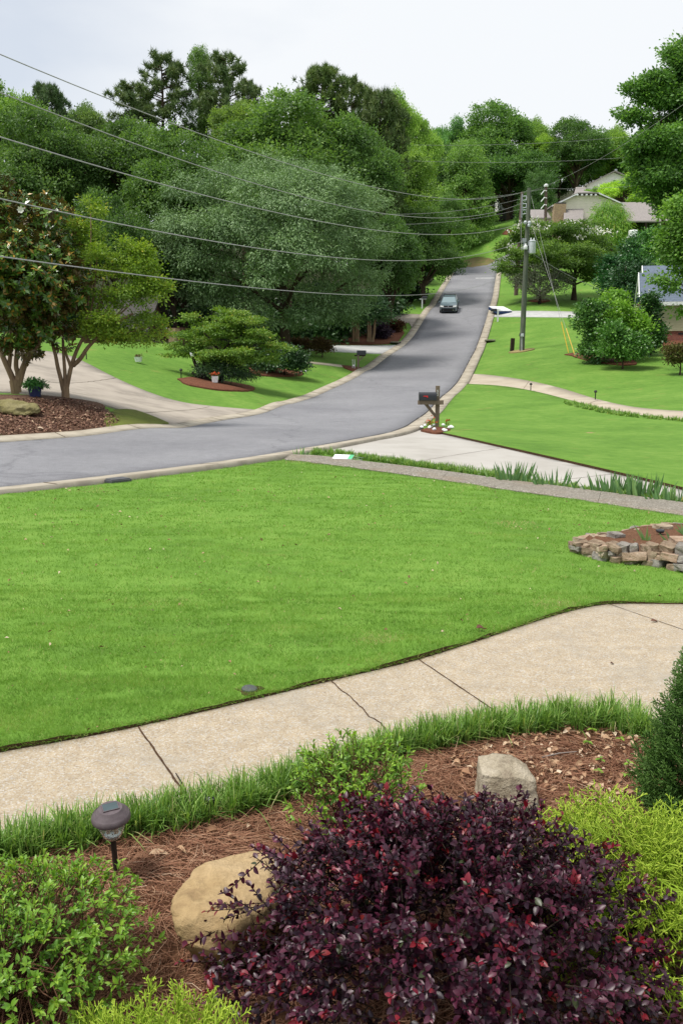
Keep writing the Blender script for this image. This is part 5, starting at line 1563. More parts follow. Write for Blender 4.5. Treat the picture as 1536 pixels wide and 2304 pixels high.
# shaded brown house on the left behind the crape myrtle
Y5 = 56.0
M['roof_dark'] = shingle('dark grey shingles', (0.07, 0.065, 0.062))
h5 = thing('brown_house', 'dark brown house with grey roof hidden behind the crape myrtle on the left', 'house', (X(300, Y5), Y5, Zp(775, Y5)))
gable('wall', 'roof', h5, X(205, Y5), X(318, Y5), Y5, Y5 + 8, Zp(790, Y5), Zp(738, Y5), Zp(660, Y5 + 4), 'brown_wall', 'roof_dark', .5)
lbox(h5, 'chimney', 'stone_brick', X(374, Y5), X(390, Y5), Y5 + .5, Y5 + 2, Zp(790, Y5), Zp(738, Y5))
lbox(h5, 'side_wing', 'brown_wall', X(319, Y5), X(398, Y5), Y5 + 2.2, Y5 + 7, Zp(790, Y5), Zp(735, Y5))
wn = lbox(h5, 'window', 'white', X(366, Y5 + 2), X(373.5, Y5 + 2), Y5 + 2.12, Y5 + 2.197, Zp(748, Y5 + 2), Zp(737, Y5 + 2))
lbox(wn, 'pane', 'window_glass', X(367, Y5 + 2), X(372.5, Y5 + 2), Y5 + 2.08, Y5 + 2.117, Zp(747, Y5 + 2), Zp(738, Y5 + 2))

# --- utility poles, wires
def pole(name, label, foot, topx, topy, r0, r1, mat):
    gz = h1(foot[0], foot[1])
    root = thing(name, label, 'pole', (foot[0], foot[1], gz - .1))
    t = Vector(un(topx, topy, foot[1])) - Vector(root.location)
    MB().tube([(0, 0, -.3), t * .33, t * .66, t], [r0, r0 * .92 + r1 * .08, r0 * .4 + r1 * .6, r1], 12).build('shaft', M[mat], root, smooth=True)
    return root, t
YP = 68.0
fp = un(1173, 788, YP)
up_, top = pole('utility_pole', 'leaning green tinged utility pole with grey transformer on the right lawn', fp, 1190, 423, .20, .145, 'pole_green')
RL = Vector(up_.location)
def on(px, py, dy=0.0): return Vector(un(px, py, YP + dy)) - RL
c0 = on(1196.5, 556, -.15)
tr = MB().lathe([(.0, -.46), (.235, -.45), (.25, -.38), (.25, .38), (.27, .40), (.27, .44), (.16, .50), (0, .52)], c0, 24).build('transformer', M['grey_metal'], up_, smooth=True)
for dx in (-.12, .1):
    MB().lathe([(.045, 0), (.06, .05), (.035, .08), (.06, .12), (.035, .16), (.02, .2)], c0 + Vector((dx, 0, .47)), 12).build('bushing', M['white'], tr)
MB().box(on(1189, 548, -.1), (.2, .12, .3)).build('mounting_bracket', M['galv'], up_)
MB().box(on(1189, 566, -.1), (.2, .12, .1)).build('mounting_bracket', M['galv'], up_)
jb = on(1181.5, 556.5, -.28)
MB().lathe([(.0, -.16), (.13, -.15), (.15, -.1), (.15, .08), (.1, .15), (.05, .19), (.05, .28), (0, .3)], jb, 16).build('service_head', M['white'], up_, smooth=True)
MB().box(on(1178.5, 541, -.22), (.3, .12, .3)).box(on(1178, 552, -.2), (.12, .1, .5)).build('cable_clamp', M['galv'], up_, bevel=.02)
for px, py in ((1181, 500.5), (1190, 501), (1189, 507)):
    MB().lathe([(.0, -.13), (.09, -.11), (.12, -.03), (.12, .05), (.06, .12), (0, .13)], on(px, py, -.2), 12).build('insulator', M['grey_metal'], up_)
MB().box(on(1173.8, 754, -.26), (.24, .12, .22)).build('meter_box', M['grey_metal'], up_, bevel=.02)
MB().box(on(1169.3, 753.5, -.2), (.12, .12, .24)).build('switch_box', M['black_metal'], up_, bevel=.02)
MB().tube([on(1173, 756, -.25), on(1173, 789, -.25)], .03, 8).build('conduit', M['grey_metal'], up_)
MB().tube([on(1171.5, 440, .2), on(1171, 480, .2), on(1171.5, 540, .1), on(1174, 558, -.1), on(1178, 563, -.2)], .02, 6).build('riser_cable', M['wire'], up_)
# bare soil collar
region('pole_soil', [un(1173, 788, YP)[:2] + np.array([.95 * math.cos(a), 1.1 * math.sin(a)]) for a in np.linspace(0, 6.28, 18)[:-1]], .015, M['tan_patch'], wob=.1)
# rear brown pole with insulator brackets
YB = 112.0
fb = un(1160, 660, YB)
bp, tb = pole('utility_pole', 'brown pole with three white insulator brackets just left of the green pole', fb, 1174, 432, .26, .17, 'pole_brown')
RB = Vector(bp.location)
for py in (446, 463, 477):
    q = Vector(un(1176.5, py, YB - .2)) - RB
    br = MB().tube([q + Vector((-.1, 0, .22)), q + Vector((.35, 0, .25)), q + Vector((.35, 0, -.2)), q + Vector((-.1, 0, -.25))], .06, 8).build('insulator_bracket', M['grey_metal'], bp)
    MB().lathe([(0, -.2), (.1, -.18), (.13, -.06), (.08, 0), (.13, .06), (.1, .18), (0, .2)], q + Vector((.5, 0, 0)), 12).build('insulator', M['white'], br)
MB().tube([Vector(un(1174, 436, YB - .25)) - RB, Vector(un(1173, 490, YB - .25)) - RB], .06, 8).build('conduit', M['galv'], bp)
# dark far pole
YC = 126.0
fc = un(1226, 560, YC)
cp, tc = pole('utility_pole', 'dark distant pole right of the green pole with white caps on its arms', fc, 1227.5, 421, .24, .18, 'pole_brown')
RC = Vector(cp.location)
MB().lathe([(0, 0), (.3, .05), (.3, .3), (.1, .42), (0, .43)], tc, 12).build('pole_cap', M['white'], cp)
for py in (430, 446, 462):
    q = Vector(un(1225.5, py, YC - .2)) - RC
    MB().tube([q + Vector((.2, 0, 0)), q + Vector((-.1, 0, .1)), q + Vector((-.55, 0, -.45))], .07, 8).build('insulator_arm', M['white'], cp)
def sag(P0, P1, mid=None, s=None, n=40, t0=0.0, t1=1.0):
    P0, P1 = np.array(P0), np.array(P1)
    if mid is not None:
        ts = np.linspace(.02, .98, 400)
        pos = P0[None] * (1 - ts[:, None]) + P1[None] * ts[:, None]
        best = None
        for t, p in zip(ts, pos):
            q = un(mid[0], mid[1], p[1])
            e = abs(q[0] - p[0])
            if best is None or e < best[0]:
                best = (e, t, p[2] - q[2])
        s = best[2] / (4 * best[1] * (1 - best[1]))
    t = np.linspace(t0, t1, n)
    pts = P0[None] * (1 - t[:, None]) + P1[None] * t[:, None]
    pts[:, 2] -= 4 * s * t * (1 - t)
    return pts
def wire(label, P0, P1, r=.016, **kw):
    pts = sag(P0, P1, **kw)
    b = pts[-1]
    o = MB().tube(pts, r, 5).build('power_line', M['wire'], None, b)
    return tagk(o, label, 'cable', 'overhead wires')
WR = [('topmost of the thick wires, entering at the upper left corner against the sky', 122, (700, 385), (1186, 429), .012),
      ('second thick wire from the top, crossing the left tree tops', 208, (800, 470), (1183, 452), .012),
      ('third thick wire from the top, crossing the middle of the woods', 308, (880, 522), (1182, 499), .014),
      ('fourth thick wire from the top, ending at the cable clamp by the transformer', 447, (800, 583), (1178, 541), .014),
      ('lowest of the thick wires, sagging across the magnolia and the willow oak', 577, (740, 661), (1168, 604), .014)]
for lab, y0_, mid, end, r in WR:
    e1 = un(end[0], end[1], YP if end[0] != 1168 else YB)
    s1 = un(0, y0_, 19)
    wire(lab, s1, e1, r, mid=mid, t0=-.45, n=60)
wire('thin wire drooping from the transformer pole down to the blue roofed house', un(1183, 560, YP - .3), un(1419, 670, Yh + 2.5), .017, s=.5)
wire('thin wire high over the hill houses running off to the right', un(1190, 431, YP), un(1540, 232, 40), .008, s=.4)
wire('thin wire between the distant pole and the upper right trees', un(1227, 424, YC), un(1560, 398, YC + 20), .022, s=.6)
wire('thin wire from the distant pole toward the far left woods', un(1227, 424, YC), un(930, 452, 108), .02, s=.4)
wire('thin lower wire from the brown pole toward the left woods', un(1172, 447, YB), un(860, 482, 90), .018, s=.5)
wire('slack thin wire from the brown pole to the left woods, third down', un(1172, 470, YB), un(860, 505, 92), .018, s=.5)
wire('thin upper wire crossing in front of the distant trees toward the right edge', un(930, 326, 90), un(1560, 290, 92), .014, s=.5)
wire('thin lower wire crossing in front of the distant trees toward the right edge', un(930, 362, 90), un(1560, 340, 92), .014, s=.5)
for j, (a, b_, lab) in enumerate((((1193, 437), (1278, 792), 'guy wire with yellow guard nearest the utility pole'), ((1192, 495), (1293, 800), 'guy wire with yellow guard nearest the dark bush'))):
    pa = Vector(un(a[0], a[1], YP)); g_ = gp(*b_); pb = Vector(g_)
    root = thing('guy_wire', lab, 'cable', pb)
    MB().tube([(0, 0, -.1), pa - pb], .011, 5).build('strand', M['wire'], root)
    d = (pa - pb)
    MB().tube([(0, 0, -.05), d.normalized() * 2.3], .032, 8).build('guard', M['yellow_plastic'], root)
# short post stump beside the pole
ps = gp(1151, 788)
MB().box((0, 0, .35), (.26, .26, 1.1)).box((0, 0, .905), (.24, .24, .02)).build('post_stump', M['wood_dark'], None, bevel=.02)
o = bpy.data.objects['post_stump']; o.location = (ps[0], ps[1], ps[2]); o.rotation_euler = (0, .04, .2)
tagk(o, 'short dark square post standing left of the green utility pole', 'post')
# storm drain mouths
for j, (E, px, py, lab, sgn) in enumerate(((ER, 1090, 768, 'storm drain inlet with dark mouth in the right gutter', 1), (EL, 893, 772, 'storm drain inlet with dark mouth in the left gutter', -1))):
    i = near_idx(E, px, py)
    c = E[i]; d = E[i + 1] - E[i - 1]; a = math.atan2(d[1], d[0])
    root = thing('storm_drain', lab, 'drain', c, a)
    hood = MB()
    hood.prism([(-1.0, sgn * .1, .02), (1.0, sgn * .1, .02), (.7, -sgn * .5, .02), (.3, -sgn * .75, .02), (-.3, -sgn * .75, .02), (-.7, -sgn * .5, .02)], (0, 0, .14))
    hood.build('hood', M['gutter'], root, bevel=.03)
    MB().box((0, sgn * .12, .08), (1.3, .05, .10)).build('mouth', M['black'], root)

# --- car
def car():
    root = thing('parked_car', 'dark grey blue compact suv driving down the road toward the viewer', 'car', (0, 0, 0))
    root.name = 'car'
    M['car_paint'] = finish(*mat_new('dark slate car paint'), (0.10, 0.14, 0.16), .22, .7)
    M['car_glass'] = finish(*mat_new('car glass'), (0.20, 0.27, 0.29), .06, .9)  # base colour lightened to stand in for sky mirrored in the glass
    M['chrome'] = finish(*mat_new('chrome trim'), (0.7, 0.72, 0.74), .18, .6, metal=.9)
    M['lamp_lens'] = finish(*mat_new('lamp lens'), (0.85, 0.86, 0.84), .15, .6)
    M['tyre'] = m_plain('tyre rubber', (0.015, 0.015, 0.016), .85, .2)
    # lower body: sections along the length, front at -y
    secs = [(-2.22, .70, .30, .62, .80), (-2.15, .84, .24, .80, .92), (-1.9, .91, .22, .92, 1.0), (-1.35, .925, .22, 1.0, 1.03), (-.9, .93, .22, 1.04, 1.06), (0, .93, .22, 1.06, 1.08), (1.2, .93, .22, 1.08, 1.10), (1.9, .92, .25, 1.09, 1.12), (2.15, .87, .32, 1.05, 1.10), (2.24, .78, .42, .95, 1.02)]
    mb = MB(); rings = []
    for y, w, z0, z1, z2 in secs:
        rings.append([(-w * .9, y, z0), (-w, y, z0 + .2), (-w, y, (z0 + z1) / 2 + .05), (-w * .97, y, z1), (-w * .8, y, z2), (0, y, z2 + .03), (w * .8, y, z2), (w * .97, y, z1), (w, y, (z0 + z1) / 2 + .05), (w, y, z0 + .2), (w * .9, y, z0)])
    m = len(rings[0])
    fs = [(i * m + k, (i + 1) * m + k, (i + 1) * m + (k + 1) % m, i * m + (k + 1) % m) for i in range(len(rings) - 1) for k in range(m)]
    fs += [list(range(m)), [(len(rings) - 1) * m + k for k in range(m)][::-1]]
    mb.add([p for r in rings for p in r], fs)
    # cabin
    cab = [(-1.05, .80, 1.04, .78), (-.25, .80, 1.58, .62), (.35, .80, 1.66, .62), (1.35, .80, 1.63, .62), (2.0, .78, 1.12, .74)]
    def ringc(y, z, w, zb=1.02): return [(-.86, y, zb), (-w, y, z), (w, y, z), (.86, y, zb)]
    vs = [(-.86, -1.1, 1.02), (.86, -1.1, 1.02), (.66, -.28, 1.60), (-.66, -.28, 1.60), (-.64, .4, 1.68), (.64, .4, 1.68), (-.64, 1.45, 1.65), (.64, 1.45, 1.65), (-.84, 2.12, 1.06), (.84, 2.12, 1.06)]
    fsc = [(0, 1, 2, 3), (3, 2, 5, 4), (4, 5, 7, 6), (6, 7, 9, 8), (0, 3, 4, 6, 8), (1, 9, 7, 5, 2)]
    mb.add(vs, fsc)
    body = mb.build('body', M['car_paint'], root, smooth=True)
    def quad(name, pts, mat, th=.012, par=root):
        n = (Vector(pts[1]) - Vector(pts[0])).cross(Vector(pts[2]) - Vector(pts[0])).normalized()
        return MB().prism([Vector(p) + n * .004 for p in pts], n * th).build(name, M[mat], par)
    quad('windshield', [(-.76, -1.03, 1.075), (.76, -1.03, 1.075), (.61, -.33, 1.565), (-.61, -.33, 1.565)], 'car_glass')
    quad('roof_glass', [(-.56, -.15, 1.618), (.56, -.15, 1.618), (.56, 1.3, 1.668), (-.56, 1.3, 1.668)], 'black')
    for s in (-1, 1):
        p = [(s * .80, -.85, 1.14), (s * .805, .45, 1.16), (s * .665, .45, 1.60), (s * .675, -.18, 1.55)]
        q = [(s * .80, .55, 1.16), (s * .795, 1.65, 1.18), (s * .665, 1.35, 1.59), (s * .665, .55, 1.60)]
        for w in (p, q):
            quad('side_window', w if s < 0 else w, 'car_glass', .02 * (1 if s > 0 else -1))
        MB().box((s * 1.03, -.72, 1.12), (.22, .12, .16)).build('mirror', M['car_paint'], root, bevel=.03)
        MB().box((s * .62, .5, 1.72), (.04, 1.6, .03)).build('roof_rail', M['black_metal'], root)
        MB().prism([(s * .50, -2.235, .77), (s * .86, -2.16, .80), (s * .87, -2.10, .92), (s * .50, -2.20, .90)], (0, -.025, 0)).build('headlight', M['lamp_lens'], root)
        MB().prism([(s * .48, -2.25, .42), (s * .86, -2.18, .36), (s * .86, -2.17, .42), (s * .50, -2.24, .48)], (0, -.03, 0)).build('bumper_trim', M['chrome'], root)
        for y in (-1.38, 1.38):
            wv = MB()
            prof = [(.22, -.11), (.34, -.12), (.355, -.06), (.355, .06), (.34, .12), (.22, .11)]
            n = 22; vs = []
            for r, z in prof:
                for k in range(n):
                    a = 2 * math.pi * k / n
                    vs.append((s * .84 + z, y + r * math.cos(a), .355 + r * math.sin(a)))
            fs2 = [(i * n + k, i * n + (k + 1) % n, (i + 1) * n + (k + 1) % n, (i + 1) * n + k) for i in range(len(prof) - 1) for k in range(n)]
            wv.add(vs, fs2)
            wh = wv.build('wheel', M['tyre'], root, smooth=True)
            rm = MB()
            for k in range(5):
                a = k * 1.2566
                rm.prism([(s * .955, y + .05 * math.cos(a + 1.57), .355 + .05 * math.sin(a + 1.57)), (s * .955, y + .23 * math.cos(a + .2), .355 + .23 * math.sin(a + .2)), (s * .955, y + .23 * math.cos(a - .2), .355 + .23 * math.sin(a - .2)), (s * .955, y + .05 * math.cos(a - 1.57), .355 + .05 * math.sin(a - 1.57))], (-s * .05, 0, 0))
            rm.build('rim', M['galv'], wh)
    MB().prism([(-.50, -2.25, .79), (.50, -2.25, .79), (.50, -2.22, .90), (-.50, -2.22, .90)], (0, -.02, 0)).build('grille', M['black'], root)
    MB().prism([(-.86, -2.20, .68), (.86, -2.20, .68), (.60, -2.245, .76), (-.60, -2.245, .76)], (0, -.03, 0)).build('grille_trim', M['chrome'], root)
    MB().prism([(-.80, -2.21, .30), (.80, -2.21, .30), (.72, -2.25, .60), (-.72, -2.25, .60)], (0, -.03, 0)).build('lower_grille', M['black'], root)
    bd = MB(); bd.tube([(0, -2.265, .845), (0, -2.285, .845)], .075, 18); bd.build('badge', M['chrome'], root)
    return root
c_ = car()
gc = gp(1010, 700)
gf = gp(1009, 713)
i = int(np.argmin(((ER[:, :2] + (EL - ER)[:, :2] * .62 - gc[:2]) ** 2).sum(1)))
d = ER[i + 3] - ER[i - 3]
hd = math.atan2(d[0], d[1]) - .03
slope = math.atan2(d[2], math.hypot(d[0], d[1]))
c_.location = (gc[0] - .05, gc[1] - 0.4, gc[2] - .02)
c_.rotation_euler = (slope, 0, -hd)

# --- mailboxes
def box_mesh(L_, w, hh, mat, root, name='box', at_=(0, 0, 0)):
    """arched letter box, length along x"""
    prof = [(-w / 2, 0), (w / 2, 0), (w / 2, hh * .55)]
    for k in range(1, 9):
        a = math.pi * k / 9
        prof.append((w / 2 * math.cos(a), hh * .55 + hh * .45 * math.sin(a)))
    prof.append((-w / 2, hh * .55))
    vs = [(-L_ / 2 + at_[0], y + at_[1], z + at_[2]) for y, z in prof]
    mb = MB().prism(vs, (L_, 0, 0))
    o = mb.build(name, M[mat], root, smooth=True)
    rim = MB()
    vs2 = [(-L_ / 2 - .025 + at_[0], y * 1.06 + at_[1], z * 1.03 - .004 + at_[2]) for y, z in prof]
    rim.prism(vs2, (.035, 0, 0))
    rim.build('door', M[mat], root, smooth=True)
    rim = MB()
    vs3 = [(L_ / 2 - .01 + at_[0], y * 1.05 + at_[1], z * 1.02 - .003 + at_[2]) for y, z in prof]
    rim.prism(vs3, (.03, 0, 0)).build('rear_rim', M[mat], root, smooth=True)
    return o
Ym = 28.2
mp = un(982.5, 966, Ym); mg = h1(mp[0], Ym)
sc_ = Ym / FPX                    # metres per photo pixel here
mr = thing('mailbox', 'black arched mailbox with red flag on a tall weathered timber post', 'mailbox', (mp[0], Ym, mg))
RM = Vector(mr.location)
ptop = un(982.5, 868, Ym)[2] - mg
MB().box((0, 0, ptop / 2 - .1), (.125, .125, ptop + .2)).build('post', M['wood'], mr, bevel=.008)
zb_ = un(982, 905, Ym)[2] - mg
MB().box((-.23, -.125, zb_), (.80, .125, .13)).build('arm', M['wood'], mr, bevel=.006)
MB().box((.165, -.126, zb_), (.004, .128, .132)).build('arm_band', M['wood_dark'], mr)
br = MB(); br.prism([(-.42, -.07, zb_ - .065), (-.30, -.07, zb_ - .065), (-.06, -.07, zb_ - .46), (-.06, -.07, zb_ - .33)][0:2] + [(-.065, -.07, zb_ - .36), (-.065, -.07, zb_ - .50)], (0, .09, 0)); br.build('brace', M['wood'], mr)
bx = box_mesh(.50, .22, .255, 'black_metal', mr, 'letter_box', (-.325, -.12, zb_ + .068))
fl_ = MB().box((-.40, -.236, zb_ + .20), (.14, .008, .03)).box((-.345, -.238, zb_ + .185), (.03, .010, .065)); fl_.build('flag', M['red_paint'], mr)
def digits(txt, x, y, z, size, root, mat='white', rot=(math.pi / 2, 0, 0), name='number'):
    cu = bpy.data.curves.new(name, 'FONT'); cu.body = txt; cu.size = size; cu.extrude = .002; cu.align_x = 'CENTER'
    o = bpy.data.objects.new(name, cu); col.objects.link(o)
    dg = bpy.context.evaluated_depsgraph_get()
    me = bpy.data.meshes.new_from_object(o.evaluated_get(dg)); bpy.data.objects.remove(o)
    me.materials.clear(); me.materials.append(M[mat])
    q = link(name, me, root, (x, y, z)); q.rotation_euler = rot
    return q
digits('5', -.005, -.066, ptop - .21, .12, mr)
digits('2', -.005, -.066, ptop - .31, .12, mr)
# flower bed at its foot
region('mailbox_mulch', gline([(946, 971), (960, 966), (985, 963), (1008, 967), (1016, 971), (1000, 976), (984, 978), (968, 976)], 1), .055, M['red_mulch'], .1)
g = np.random.default_rng(9)
for k, (px, py) in enumerate([(948, 967), (956, 963), (965, 968), (968, 966), (975, 963), (976, 972), (997, 962), (998, 973), (1001, 975), (1010, 968), (1014, 966), (1016, 968)]):
    q = gp(px, py)
    bm = bmesh.new(); bmesh.ops.create_icosphere(bm, subdivisions=2, radius=.06)
    for v in bm.verts:
        v.co *= 1 + .3 * noise.noise(v.co * 14 + Vector((k, 0, 0)))
        v.co.z *= .75
    me = bpy.data.meshes.new('edging_stone'); bm.to_mesh(me); bm.free(); me.materials.append(M['white'])
    o = link('edging_stone', me, None, (q[0], q[1], q[2] + .09))
    tagk(o, ORD[k] + ' white stone from the left in the ring edging the tall mailbox post', 'stone', 'white stones round the mailbox')
for k, (px, py, lab) in enumerate(((969, 962, 'red flowering plant left of the tall mailbox post'), (1006, 960, 'single red flower right of the tall mailbox post'))):
    q = gp(px, py + 4)
    root = thing('flower_plant', lab, 'flower', q)
    n = 60 if k == 0 else 16
    P = g.normal(size=(n, 3)) * ((.09, .08, .06) if k == 0 else (.03, .03, .05)) + (0, 0, .15)
    link('foliage', leaf_mesh('foliage', P, rdir(n, g) + (0, 0, .5), rdir(n, g), .09, .04, g.random(n), M['leaf_maple']), root)
    n = 34 if k == 0 else 14
    P = g.normal(size=(n, 3)) * ((.10, .08, .07) if k == 0 else (.025, .025, .02)) + (0, 0, .26)
    link('blossom', leaf_mesh('blossom', P, rdir(n, g), rdir(n, g), .06, .05, g.random(n), M['petal_red']), root)
# left mailbox
YL2 = 61.5
q = un(817, 823, YL2); zg = h1(q[0], YL2)
ml_ = thing('mailbox', 'black mailbox on a wooden post with paper box on the left lawn', 'mailbox', (q[0] - .35, YL2, zg))
MB().box((0, 0, .5), (.14, .14, 1.1)).build('post', M['wood'], ml_, bevel=.01)
MB().box((.12, 0, .98), (.75, .12, .09)).build('arm', M['wood_dark'], ml_, bevel=.01)
MB().prism([(.05, -.05, .7), (.05, -.05, .58), (.42, -.05, .93), (.3, -.05, .93)], (0, .1, 0)).build('brace', M['wood'], ml_)
b_ = box_mesh(.58, .26, .30, 'black_metal', ml_, 'letter_box', (.22, 0, 1.03))
MB().box((-.24, 0, .42), (.03, .1, .6)).box((-.38, 0, .42), (.03, .1, .6)).box((-.31, 0, .32), (.14, .12, .1)).build('paper_holder', M['white'], ml_)
region('mailbox_mulch_left', [(q[0] - .35 + 1.1 * math.cos(a), YL2 + 1.6 * math.sin(a)) for a in np.linspace(0, 6.28, 18)[:-1]], .02, M['red_mulch'], wob=.15)
# far left mailbox on white post
YL3 = 103.0
q = un(949, 693, YL3); zg = h1(q[0], YL3)
mf = thing('mailbox', 'small black mailbox on a thin white post by the left kerb above the car', 'mailbox', (q[0], YL3, zg))
MB().box((0, 0, .5), (.12, .12, 1.2)).build('post', M['white'], mf)
MB().box((.1, 0, .98), (.8, .12, .08)).build('arm', M['white'], mf)
box_mesh(.5, .24, .28, 'black_metal', mf, 'letter_box', (.28, 0, 1.02))
# right mailbox on white post with a mattress behind it
YR3 = 92.5
q = un(1119, 712, YR3); zg = h1(q[0], YR3)
mf = thing('mailbox', 'black mailbox on a white post at the right kerb in front of the white mattress', 'mailbox', (q[0], YR3, zg))
MB().box((0, 0, .55), (.15, .15, 1.3)).build('post', M['white'], mf)
MB().box((-.1, 0, 1.12), (.75, .12, .08)).build('arm', M['white'], mf)
box_mesh(.55, .26, .30, 'black_metal', mf, 'letter_box', (-.42, 0, .95))
qm = un(1124, 691, 97.5)
zg = h1(qm[0], 97.5)
mt = thing('mattress', 'white flat topped slab with dark navy sides lying behind the white mailbox post', 'mattress', (qm[0], 97.5, zg + .12), .25)
mt.rotation_euler = (.24, 0, .25)
MB().box((0, 0, .18), (1.75, 2.3, .30)).build('side_panel', M['navy'], mt, bevel=.06)
MB().box((0, 0, .36), (1.72, 2.26, .09)).build('top_panel', M['white'], mt, bevel=.035)

# --- small things on the lawns
pt = un(80, 893, 27); zg = h1(pt[0], 27)
po = thing('plant_pot', 'dark blue pot with a leafy fern between the two trunks in the left mulch bed', 'plant pot', (pt[0], 27, zg + .02))
MB().lathe([(.0, 0), (.16, 0), (.20, .26), (.215, .28), (.215, .32), (.19, .32), (.18, .27), (0, .26)], (0, 0, 0), 24).build('pot', M['blue_pot'], po, smooth=True)
a = lumpy([(0, 0, .36, .24, .22, .14), (.18, 0, .34, .14, .14, .1), (-.17, 0, .36, .12, .12, .1)], 120, 16, .09, .08, .4, .5, .3, .6, np.random.default_rng(2))
link('fern', leaf_mesh('fern', *a[:3], a[3], a[4], a[5], M['leaf_dark']), po).color = (1.5, 2.2, 1.3, 1)
for px, py, Y, lab, red, sq in ((312, 815, 45, 'round white pot on the mulch by the dark shade left of the japanese maple', 0, 0), (484, 866, 43.2, 'square white pot of orange red flowers at the foot of the japanese maple', 1, 1)):
    q = un(px, py, Y); zg = h1(q[0], Y)
    po = thing('plant_pot', lab, 'plant pot', (q[0], Y, zg + .02))
    if sq:
        MB().box((0, 0, .15), (.22, .22, .30), .3, 1.35).build('pot', M['white'], po)
    else:
        MB().lathe([(0, 0), (.15, 0), (.205, .22), (.215, .24), (.19, .24), (0, .2)], (0, 0, 0), 20).build('pot', M['white'], po, smooth=True)
    g = np.random.default_rng(px)
    n = 70
    P = g.normal(size=(n, 3)) * (.08, .08, .04) + (0, 0, .32 if sq else .26)
    link('foliage', leaf_mesh('foliage', P, rdir(n, g) + (0, 0, .6), rdir(n, g), .10, .05, g.random(n), M['leaf_dark' if sq else 'leaf_brown']), po)
    if red:
        P = g.normal(size=(n, 3)) * (.10, .1, .035) + (0, 0, .42)
        link('blossom', leaf_mesh('blossom', P, rdir(n, g), rdir(n, g), .07, .06, g.random(n), M['petal_red']), po)
# long mossy boulder, left bed
def rock(name, label, pts, mat, loc, seed=0, amp=.03, sub=3, sc=3.0, cat='rock', group=None, sm=.35, fin=.3, flat=False):
    bm = bmesh.new()
    for p in pts: bm.verts.new(p)
    r = bmesh.ops.convex_hull(bm, input=bm.verts)
    for v in [v for v in bm.verts if not v.link_faces]: bm.verts.remove(v)
    bmesh.ops.triangulate(bm, faces=bm.faces)
    bmesh.ops.subdivide_edges(bm, edges=bm.edges, cuts=2, use_grid_fill=True)
    for _ in range(2):
        bmesh.ops.smooth_vert(bm, verts=bm.verts, factor=sm, use_axis_x=True, use_axis_y=True, use_axis_z=True)
    bmesh.ops.triangulate(bm, faces=bm.faces)
    for _ in range(sub - 1):
        bmesh.ops.subdivide_edges(bm, edges=bm.edges, cuts=1, use_grid_fill=True)
        bmesh.ops.triangulate(bm, faces=bm.faces)
    bmesh.ops.smooth_vert(bm, verts=bm.verts, factor=fin, use_axis_x=True, use_axis_y=True, use_axis_z=True)
    bm.normal_update()
    o_ = Vector((seed * 3.1, seed * 1.7, 0))
    ds = []
    for v in bm.verts:
        q = v.co * sc + o_
        d = amp * (noise.noise(q) + .5 * noise.noise(q * 2.3) + .3 * noise.noise(q * 5.1) + .18 * noise.noise(q * 11))
        rg = noise.noise(Vector((q.x * .6, q.y * .6, q.z * 2.6)))
        d -= amp * .9 * max(0, .14 - abs(rg)) * 4
        ds.append(v.co + v.normal * d)
    for v, c in zip(bm.verts, ds): v.co = c
    me = bpy.data.meshes.new(name); bm.to_mesh(me); bm.free()
    me.materials.append(mat)
    if not flat:
        me.polygons.foreach_set('use_smooth', np.ones(len(me.polygons), bool))
    o = link(name, me, None, loc)
    return tagk(o, label, cat, group)
def m_rock(name, base, light, dark, under_shade=None, sc=4):
    m, n = mat_new(name)
    v = obj_co(n)
    a = noise_tex(n, v, sc, 8, .65)
    r = ramp(n, [(.28, dark), (.45, base), (.72, light)])
    n.links.new(a.outputs['Fac'], r.inputs[0])
    c = r.outputs[0]
    b = noise_tex(n, v, sc * 9, 6, .7)
    rb = ramp(n, [(.3, (.78, .76, .74)), (.65, (1.1, 1.1, 1.1))]); n.links.new(b.outputs['Fac'], rb.inputs[0])
    c = mixc(n, 1.0, c, rb.outputs[0], 'MULTIPLY')
    if under_shade:  # darker tone painted low on the stone, imitating shade on its underside
        ge = N(n, 'ShaderNodeNewGeometry'); s = N(n, 'ShaderNodeSeparateXYZ'); n.links.new(v, s.inputs[0])
        k = noise_tex(n, v, sc * .8, 6, .7)
        ad = N(n, 'ShaderNodeMath', operation='MULTIPLY_ADD'); ad.inputs[1].default_value = -under_shade[1]
        n.links.new(s.outputs['Z'], ad.inputs[0]); n.links.new(k.outputs['Fac'], ad.inputs[2])
        mr_ = ramp(n, [(under_shade[2], (0, 0, 0)), (under_shade[2] + .16, (1, 1, 1))]); n.links.new(ad.outputs[0], mr_.inputs[0])
        c = mixc(n, mr_.outputs[0], c, under_shade[0])
    mxb = N(n, 'ShaderNodeMath', operation='MULTIPLY_ADD'); mxb.inputs[1].default_value = .5
    n.links.new(b.outputs['Fac'], mxb.inputs[0]); n.links.new(a.outputs['Fac'], mxb.inputs[2])
    return finish(m, n, c, .85, .2, mxb.outputs[0], .9, .03)
M['rock_tan'] = m_rock('tan sandstone', (0.36, 0.255, 0.130), (0.45, 0.335, 0.195), (0.25, 0.165, 0.085), ((0.15, 0.145, 0.05), 2.6, .42), 3)  # olive tone is shade painted on the boulder's underside
M['rock_pale'] = m_rock('pale weathered sandstone', (0.40, 0.345, 0.255), (0.54, 0.48, 0.385), (0.21, 0.165, 0.12), None, 8)
M['rock_moss'] = m_rock('mossy boulder stone', (0.19, 0.17, 0.07), (0.26, 0.23, 0.13), (0.06, 0.05, 0.035), None, 3)
def pxp(lst, c, dY=0.0):
    return [Vector(un(a, b, Y + dY)) - Vector(c) for a, b, Y in lst]
Yb = gp(40, 939)[1] - 25.2
c = un(20, 920, 25.6 + Yb)
